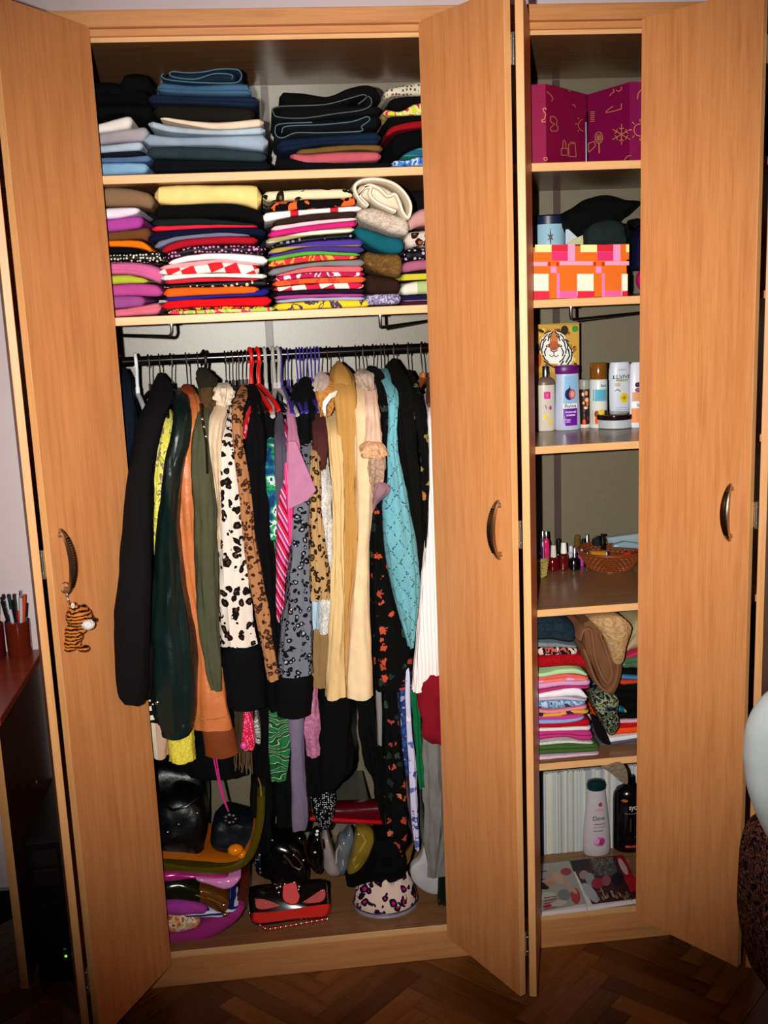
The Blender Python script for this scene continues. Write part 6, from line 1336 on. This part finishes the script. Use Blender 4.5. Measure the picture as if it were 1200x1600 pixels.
def facepoly(name, pts, mat, l0, l1, parent, nn=30, sm=True):
    pp = smooth_poly(pts, nn) if sm else pts; A_ = [leanmap(a, b, l0) for a, b in pp]; c_ = sum(A_, Vector())/len(A_); B_ = [leanmap(a, b, l1) for a, b in pp]; B2 = [c_+(p-c_)*.9+(b-p)*0+(leanmap(*pp[0], l1)-leanmap(*pp[0], l0)) for p, b in zip(A_, B_)]
    return MB().loft([A_, [p.lerp(q, .6) for p, q in zip(B_, B2)], B2]).build(name, M(mat), parent)
facepoly('red_border', [(95, 1260), (140, 1255), (400, 1240), (700, 1190), (1000, 1150), (1025, 1160), (1010, 1240), (950, 1300), (600, 1330), (350, 1365), (160, 1380), (100, 1340)], 'pat:#cc1c10', .006, .018, t)
facepoly('red_inlay', [(130, 1085), (250, 1095), (430, 1160), (425, 1180), (240, 1215), (160, 1200), (140, 1150)], 'pl:#b81810', .006, .011, t)
facepoly('red_inlay', [(685, 1135), (800, 1060), (930, 975), (965, 1000), (960, 1080), (900, 1130), (760, 1145)], 'pl:#b81810', .006, .011, t)
facepoly('clasp_tongue', [(470, 930), (610, 900), (640, 1000), (665, 1060), (640, 1140), (570, 1165), (490, 1130), (460, 1060)], 'pl:#d81e14', .008, .020, t)
facepoly('flap_tab', [(355, 890), (430, 860), (620, 845), (640, 900), (500, 930), (370, 930)], 'pl:#8c2a14', .006, .014, t)
m = MB()
for a, b in ((150, 1115), (265, 1140), (385, 1165), (725, 1120), (838, 1070), (925, 1000)): m.ell(leanmap(a, b, .012), (.0032, .0032, .0032), 6)
m.build('metal_studs', CHROME, t); tag(bpy.data.objects[m and 'metal_studs'], kind='stuff')
m = MB()
for a, b in ((395, 965), (420, 1020), (435, 950), (490, 920), (520, 880), (600, 900), (655, 950), (648, 985)): m.ell(leanmap(a, b, .014), (.0052, .005, .0052), 7)
tag(m.build('clasp_crystals', CHROME, t), kind='stuff')
m = MB()
for i in range(46):
    f = i/45; px = 75+f*910; py = 1250+190*math.sin(min(1, f*4)*PI/2)-160*max(0, f-.25)
    p = onz(*K9(px, py), zp+.005); m.ell((p.x, p.y, zp+.0052), (.0048, .0048, .0048), 6, i % 3 == 0)
o = m.build('bead_chain', None, t, True, [M('pat:#b01810'), CHROME]); tag(o, kind='stuff')
t = bag('shiny_bag', 'glossy black bag with silver trim behind the red and black bag', 'bag', L9([(200, 560), (320, 330), (500, 300), (680, 380), (730, 520), (760, 700), (700, 840), (380, 860), (310, 760), (220, 720)]), .2, .12, 'pat:#060606', group='bags on the wardrobe base')
m = MB(); pts = [at(*K9(a, b), .125) for a, b in ((470, 570), (530, 620), (580, 700), (660, 740), (690, 700))]; m.tube(pts, .0028, 8); pts = [at(*K9(a, b), .125) for a, b in ((590, 560), (650, 620), (700, 690))]; m.tube(pts, .0025, 8).build('silver_trim', CHROME, t)
for a, b in ((590, 570), (660, 375), (340, 395), (705, 630)): MB().ell(at(*K9(a, b), .12), (.0045, .004, .004), 8).build('silver_stud', CHROME, t)
t = bag('glitter_pouch', 'small black and silver glitter pouch right of the amber tote', 'pouch', L9([(140, 500), (260, 460), (310, 560), (290, 700), (220, 780), (140, 700)]), .24, .06, 'b:#0a0c10,#8890a0:.4', group='bags on the wardrobe base')
t = bag('oval_bag', 'black oval bag with copper rim and two crystal studs', 'bag', L9([(740, 470), (790, 330), (880, 260), (930, 420), (940, 600), (920, 720), (870, 760), (800, 700), (750, 600)]), .17, .05, 'pat:#040404', group='bags on the wardrobe base')
MB().tube([at(*K9(a, b), .14) for a, b in ((735, 400), (725, 500), (760, 620), (820, 710), (880, 745))], .0038, 8).build('copper_rim', M('met:#c06030'), t)
for a, b in ((868, 290), (862, 330), (840, 535)): MB().ell(at(*K9(a, b), .135), (.005, .004, .004), 8).build('crystal_stud', M('pat:#f4f6ff'), t)
B8 = lambda a, b: (470+a*.19167, 1180+b*.19167)
L8 = lambda L: [B8(*p) for p in L]
t = bag('clutch_bag', 'beige and silver striped clutch standing upright behind', 'clutch', L8([(155, 680), (200, 590), (240, 680), (280, 800), (330, 940), (260, 970), (190, 920), (165, 800)]), .24, .05, 'pat:#9a8c88', group='bags on the wardrobe base')
MB().tube([at(*B8(a, b), .205) for a, b in ((180, 690), (205, 780), (235, 860), (245, 930))], .004, 8).build('copper_band', M('met:#b0562c'), t)
t = bag('clutch_bag', 'grey satin clutch with arched pink fold, standing upright', 'clutch', L8([(280, 760), (310, 660), (350, 640), (400, 580), (430, 640), (400, 780), (370, 920), (330, 960), (290, 900)]), .235, .05, 'pat:#62666c', group='bags on the wardrobe base')
MB().tube([at(*B8(a, b), .20) for a, b in ((290, 880), (290, 790), (315, 730), (340, 790), (345, 900))], .003, 8).build('arched_fold', M('pat:#b8a09a'), t)
t = bag('clutch_bag', 'gold vinyl clutch leaning to the right below the red clutch', 'clutch', L8([(455, 580), (560, 590), (600, 650), (560, 780), (490, 920), (400, 975), (375, 920), (410, 780)]), .2, .05, 'pat:#7c6420', group='bags on the wardrobe base', bulge=.008)
MB().tube([at(*B8(a, b), .17) for a, b in ((500, 640), (530, 700), (470, 800), (430, 860), (440, 920), (490, 860))], .004, 8).build('gold_fold', M('pat:#a88c3c'), t)
t = bag('black_clutch', 'soft black pouch standing between gold clutch and leopard slipper', 'bag', L8([(600, 640), (700, 600), (800, 640), (860, 760), (840, 900), (760, 960), (620, 960), (540, 950), (400, 1000), (370, 990), (480, 930), (580, 780)]), .17, .12, 'c:#030303', group='bags on the wardrobe base')
t = thing('long_clutch', 'long dark red patent clutch lying across the upright clutches', 'clutch', (at(545, 1283, .2).x, .26, at(545, 1290, .2).z), 'bags on the wardrobe base')
fold_mesh('bag_body', [(483, 1262, 1288), (540, 1262, 1290), (604, 1258, 1290)], .205, .07, M('pat:#4a0610'), t, layers=1, wr_=.001)
MB().tube([at(484, 1279, .2), at(540, 1282, .198), at(598, 1285, .2)], .0065, 10).build('red_piping', M('pat:#b00a14'), t)
t = thing('gift_case', 'flat grey case with gold front edge on top of the red clutch', 'case', (at(552, 1245, .3).x, .32, at(552, 1262, .25).z), 'bags on the wardrobe base')
zc = at(552, 1258, .25).z; a_, b_ = at(520, 1258, .25), at(577, 1258, .25); MB().box((a_.x, .25, zc), (b_.x, .46, zc+.012), bev=.003).build('case_body', M('pl:#4c4c40'), t, False)
MB().tube([(a_.x, .249, zc+.004), (b_.x, .249, zc+.004)], .0042, 10).build('gold_edge', M('met:#c89a4a'), t)
tag(slabpoly('sequin_bag', smooth_poly([(484, 1228), (508, 1222), (522, 1236), (522, 1262), (514, 1288), (500, 1288), (488, 1262)]), .17, .05, 'b:#050505,#b8b8c0:.8', bulge=.01), 'black bag dotted with tiny crystals left of the grey case', 'bag', 'bags on the wardrobe base')
# leopard slipper
K10 = lambda a, b: (440+a*.25, 1100+b*.25)
ys = max(.03, onz(*K10(640, 1350), zp).y); pf = at(*K10(640, 1345), ys); sW = (at(*K10(860, 1250), ys+.05).x-at(*K10(450, 1200), ys+.05).x)/2; xs = (at(*K10(860, 1250), ys+.05).x+at(*K10(450, 1200), ys+.05).x)/2
t = thing('leopard_slipper', 'closed pink and cream leopard print slipper, toe facing out', 'slipper', (xs, ys+.1, zp)); hs = at(*K10(640, 1060), ys+.09).z-zp
def shoe_rings(z0, z1, gr, topf):
    rings = []
    for i in range(9):
        f = i/8; z = z0+(z1-z0)*f; sc_ = 1+gr*math.sin(f*PI/2)-topf*f**2.2; ring = []
        for k in range(36):
            a = 2*PI*k/36; x = math.cos(a)*sW*sc_*(1 if math.sin(a) < 0 else .92); y = math.sin(a)*(.085 if math.sin(a) < 0 else .17)*sc_
            ring.append(Vector((xs+x, ys+.088+y+f*f*.02, z+(f*.012*math.sin(k*1.7) if f > .9 else 0))))
        rings.append(ring)
    return rings
MB().loft(shoe_rings(zp+.0008, zp+.016, .0, .0)).build('sole', M('pl:#8a8490'), t)
MB().loft(shoe_rings(zp+.014, zp+hs*.95, .0, .26)).build('upper', M('l:#dcc0b0,#b81c64,#1c0c24:.5'), t)
MB().tube([Vector((xs+math.cos(a)*sW*1.01, ys+.088+math.sin(a)*.086, zp+.015)) for a in [PI+PI*i/24 for i in range(25)]], .002, 6).build('piping', M('pl:#3c3450'), t)
tag(slabpoly('white_cloth', smooth_poly([(662, 1286), (670, 1300), (664, 1330), (680, 1345), (690, 1360), (688, 1392), (664, 1390), (644, 1372), (642, 1352), (656, 1338), (662, 1310)], 50), .1, .03, 'c:#b0aeb0', bulge=.004), 'crumpled white cloth hem dangling beside the middle door', 'cloth')
tag(slabpoly('brown_strap', [(634, 1330), (648, 1312), (640, 1345), (628, 1362), (624, 1352)], .12, .012, 'lea:#6a4420'), 'narrow brown strap left of the crumpled white cloth', 'strap')
tag(slabpoly('dark_green_bottle_bag', smooth_poly([(686, 1300), (696, 1290), (700, 1400), (688, 1410), (683, 1400)]), .09, .03, 'pat:#0c1c14'), 'dark green strip of a bag beside the door edge', 'bag')

# ================================================================== TIGER KEY RING
yt = -.283; sT = (at(101, 900, yt)-at(100, 900, yt)).length
def TP(a, b, dy=0): return at(a*.23333, 780+b*.23333, yt+dy)
t = thing('plush_tiger', 'small plush tiger on a key ring hanging from the left door handle', 'toy', TP(500, 1000))
fur = MC['c:#0f0c0e']
nt = NT('tiger_fur', .9); v_ = nt.mapping(); wv_ = nt.n('TexWave'); wv_.inputs['Scale'].default_value = 38; wv_.inputs['Distortion'].default_value = 5; wv_.inputs['Detail Scale'].default_value = 2; wv_.bands_direction = 'Z'; nt.l(v_, wv_.inputs[0])
nt.col(nt.ramp(wv_.outputs[1], [(0, lin('#120a06')), (.3, lin('#a8561c')), (.7, lin('#c8782c'))], True)); nt.bump(nt.noise(v_, 300, 3)[0], .8, .002); TF = nt.m
k_ = sT*.23333
def E_(a, b, rx, rz, dy=0, ry=None): return (TP(a, b, dy), (rx*k_, (ry or rx)*k_, rz*k_))
blob('body', [E_(528, 785, 92, 82), E_(580, 812, 54, 50, -.006), E_(495, 900, 66, 80), E_(485, 960, 62, 50), E_(560, 1000, 40, 26, -.012), E_(550, 870, 30, 34, -.012), E_(470, 1000, 45, 22, -.004), E_(488, 715, 32, 30, -.005), E_(555, 722, 26, 22, .004), E_(420, 985, 14, 30, .004), E_(410, 1015, 12, 16, .004)], TF, t, .0016, sm=3)
MB().ell(*E_(590, 838, 46, 40, -.016)).ell(*E_(560, 828, 28, 28, -.016)).build('muzzle', M('fur:#f4f0ea:1'), t)
MB().ell(*E_(632, 806, 14, 15, -.022)).build('nose', M('pat:#080606'), t)
MB().ell(*E_(488, 712, 14, 22, -.02)).build('inner_ear', M('fur:#f0ece4:1'), t)
MB().ell(*E_(585, 775, 8, 9, -.026)).build('eye', M('pat:#060404'), t)
m = MB(); c_ = TP(435, 592); m.tube([c_+Vector((math.cos(a)*32*k_, math.sin(a)*10*k_, math.sin(a)*34*k_)) for a in [2*PI*i/28 for i in range(29)]], .0016, 8, caps=False); m.build('split_ring', CHROME, t)
m = MB()
for i in range(4):
    p = TP(447+i*4, 632+i*17); m.tube([p+Vector((math.cos(a)*(6 if i % 2 else 2.5)*k_, math.cos(a)*(2 if i % 2 else 5)*k_, math.sin(a)*11*k_)) for a in [2*PI*j/14 for j in range(15)]], .0009, 6, caps=False)
tag(m.build('chain', CHROME, t), kind='stuff')

# ================================================================== DESK AT THE LEFT
DZ = .80
q1, q2 = onz(52, 1040, DZ), onz(2, 1096, DZ)
pn = onz(40, 1545, 0); xr = (q1.x+q2.x)/2
print('desk', q1, q2, pn)
yn = pn.y; xr = pn.x+.01
t = thing('desk', 'reddish-brown desk standing left of the wardrobe', 'desk', (xr-.5, yn+.3, 0))
DX = max(-2.4, xr-1.3)
TZ = DZ
MB().box((DX, yn-.02, TZ-.022), (xr+.012, .612, TZ), bev=.002).build('desktop', W_DESK, t, False)
m = MB().box((xr-.022, yn, 0.0005), (xr, .60, TZ-.022), bev=.0006); m.mi = [1 if all(m.V[i].y < yn+.0012 for i in f) else 0 for f in m.F]
m.build('side_panel', None, t, False, [W_DARK, W_EDGE])
MB().box((DX, yn, 0.0005), (DX+.022, .60, TZ-.022), bev=.0006).build('side_panel', W_DARK, t, False)
MB().box((DX+.022, .55, .3), (xr-.022, .57, TZ-.022)).build('back_rail', W_DARK, t, False)
for a, b in ((57, 1222), (15, 1290)):
    vv = ray(a, b); tt_ = (xr-CAM.x)/vv.x; p = CAM+vv*tt_
    if p.y < .58 and p.y > yn: MB().lathe((xr+.0005, p.y, p.z), [(.006, 0), (.006, .001), (.002, .0015)], 12, axis=Matrix.Rotation(PI/2, 3, 'Y')).build('screw_cap', M('pl:#9a8a6a'), t)
# pen pots
def pot(label, px, bot, top, hw, mat, npen, seed):
    b = onz(px, bot, TZ); s_ = (at(px+1, bot, b.y)-at(px, bot, b.y)).length; W = hw*s_; h = at(px, top, b.y).z-TZ; yc_ = b.y+W
    t = thing('pen_pot', label, 'pot', (b.x, yc_, TZ), 'pen pots on the desk')
    m = MB(); n = 32; pr = [(W*.9, .0005), (W*.95, .003), (W, h), (W*.93, h), (W*.9, .006), (W*.05, .005)]
    m.lathe((b.x, yc_, TZ+.0005), pr, n, ex=1).build('pot_body', M(mat), t)
    random.seed(seed)
    for i in range(npen):
        a = random.uniform(0, 2*PI); rr_ = random.uniform(.2, .72)*W; r2 = min(1.5*W, rr_+random.uniform(.1, .7)*W); L_ = random.uniform(.15, .205); c = random.choice(['#1c2c8c', '#d8d8dc', '#b8141c', '#0c0c14', '#2c5a8c', '#d8a83c', '#c8c4cc', '#5a1c6c', '#1c3c3c', '#e04c1c'])
        p0 = Vector((b.x+math.cos(a)*rr_*.5, yc_+math.sin(a)*rr_*.5, TZ+.008)); p1 = Vector((b.x+math.cos(a)*r2, yc_+math.sin(a)*r2, TZ+L_))
        p = thing('pen', ['slim', 'short', 'tall', 'thin'][i % 4]+' pen number in the pot', 'pen', p0, 'pens in the pots on the desk')
        MB().tube([p0, p0.lerp(p1, .72)], .0044, 8).build('barrel', M('pl:'+c), p); MB().tube([p0.lerp(p1, .72), p0.lerp(p1, .99), p1], [.0052, .005, .0022], 8).build('cap', M(random.choice(['pl:#e8e8ea', 'pl:'+c, 'met:#c8c8cc', 'pl:#0c0c10'])), p)
        p['label'] = 'one of the many pens bunched in the pots on the desk'
pot('copper-brown pen pot crammed with pens beside the wardrobe', 28, 1029, 975, 20, 'pat:#6e2410', 26, 3)
pot('dark red pen pot at the left picture edge', -8, 1034, 978, 15, 'pat:#5a1020', 9, 4)
# computer tower under the desk
cx0 = onz(60, 1548, 0); tx0 = cx0.x; ty = cx0.y+.02
t = thing('computer_tower', 'black computer tower with green light standing beside the desk panel', 'computer', (tx0+.09, ty+.2, 0))
th_ = .43; tx1 = tx0+.18
tx0 = max(tx0, xr+.01); tx1 = min(tx0+.19, XL-T-.008); ty1 = min(ty+.42, .6)
MB().box((tx0, ty+.012, .006), (tx1, ty1, th_), bev=.004).build('case_body', M('pl:#050505'), t, False)
MB().box((tx0+.001, ty, .006), (tx1-.001, ty+.012, th_), bev=.004).build('front_bezel', M('pl:#0a0808'), t, False)
for i in range(2): MB().box((tx0+.02, ty-.002, th_-.07-i*.055), (tx1-.02, ty, th_-.025-i*.055), bev=.001).build('drive_bay', M('pl:#1c1412'), t, False)
MB().box((tx0+.03, ty-.002, th_-.19), (tx1-.02, ty, th_-.182), bev=.0005).build('trim_line', M('met:#6a6460'), t, False)
def onface(px, py): v = ray(px, py); return CAM+v*((ty-.001-CAM.y)/v.y)
p = onface(103, 1494); g = NT('led_green'); g.b.inputs['Emission Color'].default_value = lin('#7cff3c'); g.b.inputs['Emission Strength'].default_value = 1.5; g.col(g.mix(g.noise(g.mapping(), 5)[0], lin('#4ac020'), lin('#5ad030')))
MB().ell((p.x, ty-.001, p.z), (.0035, .002, .0035), 8).build('power_light', g.m, t)
p2 = onface(101, 1483); MB().ell((p2.x, ty-.001, p2.z), (.005, .0025, .004), 8).build('power_button', M('pl:#8a7a50'), t)

# ================================================================== RIGHT EDGE
Yk = -.75
t = thing('plastic_chair', 'rounded white plastic chair back at the right picture edge', 'chair', (at(1260, 1500, Yk).x, Yk, 0))
cc = at(1246, 1180, Yk); s_ = (at(1101, 1180, Yk)-at(1100, 1180, Yk)).length
def chair_outline():
    return smooth_poly([(1163, 1180), (1167, 1140), (1180, 1108), (1205, 1080), (1250, 1062), (1300, 1080), (1340, 1130), (1340, 1190), (1325, 1250), (1290, 1330), (1250, 1350), (1215, 1330), (1190, 1290), (1170, 1235)], 60)
O = [at(a, b, Yk) for a, b in chair_outline()]; c_ = sum(O, Vector())/len(O); rings = []
for f, dy in ((.30, -.052), (.6, -.046), (.82, -.034), (.94, -.018), (1, 0), (.985, .012), (.9, -.004), (.6, -.02), (.3, -.028)):
    rings.append([Vector((c_.x+(p.x-c_.x)*f, Yk+dy, c_.z+(p.z-c_.z)*f)) for p in O])
MB().loft(rings).build('backrest', M('pat:#c0c8c8'), t)
sz = .46; bx = c_.x
MB().lathe((bx+.27, Yk-.02, sz), [(.02, -.03), (.16, -.02), (.215, 0), (.225, .015), (.21, .02), (.12, .005), (.01, 0)], 40).build('seat', M('pat:#b8c0c0'), t)
MB().tube([(bx, Yk-.02, c_.z-.12), (bx+.02, Yk-.01, .55), (bx+.14, Yk-.02, sz)], .022, 12).build('back_stem', M('pat:#a8b0b0'), t)
for sx in (-1, 1):
    for sy in (-1, 1): MB().tube([(bx+.27+sx*.12, Yk-.02+sy*.12, sz-.015), (bx+.27+sx*.15, Yk-.02+sy*.15, 0.001)], [.014, .010], 10).build('leg', M('met:#a8a8a8:1.5'), t)
p = onz(1190, 1545, 0)
Yp = -.42; P = [(1172, 1400), (1178, 1330), (1200, 1290), (1250, 1280), (1290, 1350), (1290, 1500), (1240, 1552), (1195, 1540), (1178, 1490), (1171, 1440)]
t = bag('patterned_bag', 'dark bag with orange, blue and cream pattern at the lower right edge', 'bag', P, Yp, .16, 'mix:#0c0a14,#2a1410,#141c34,#8a5c48,#3a1c10,#5a3434,#0c0a10:1.3', bulge=.03)
print('bag bottom z', at(1230, 1550, Yp).z, 'chair z', c_.z)
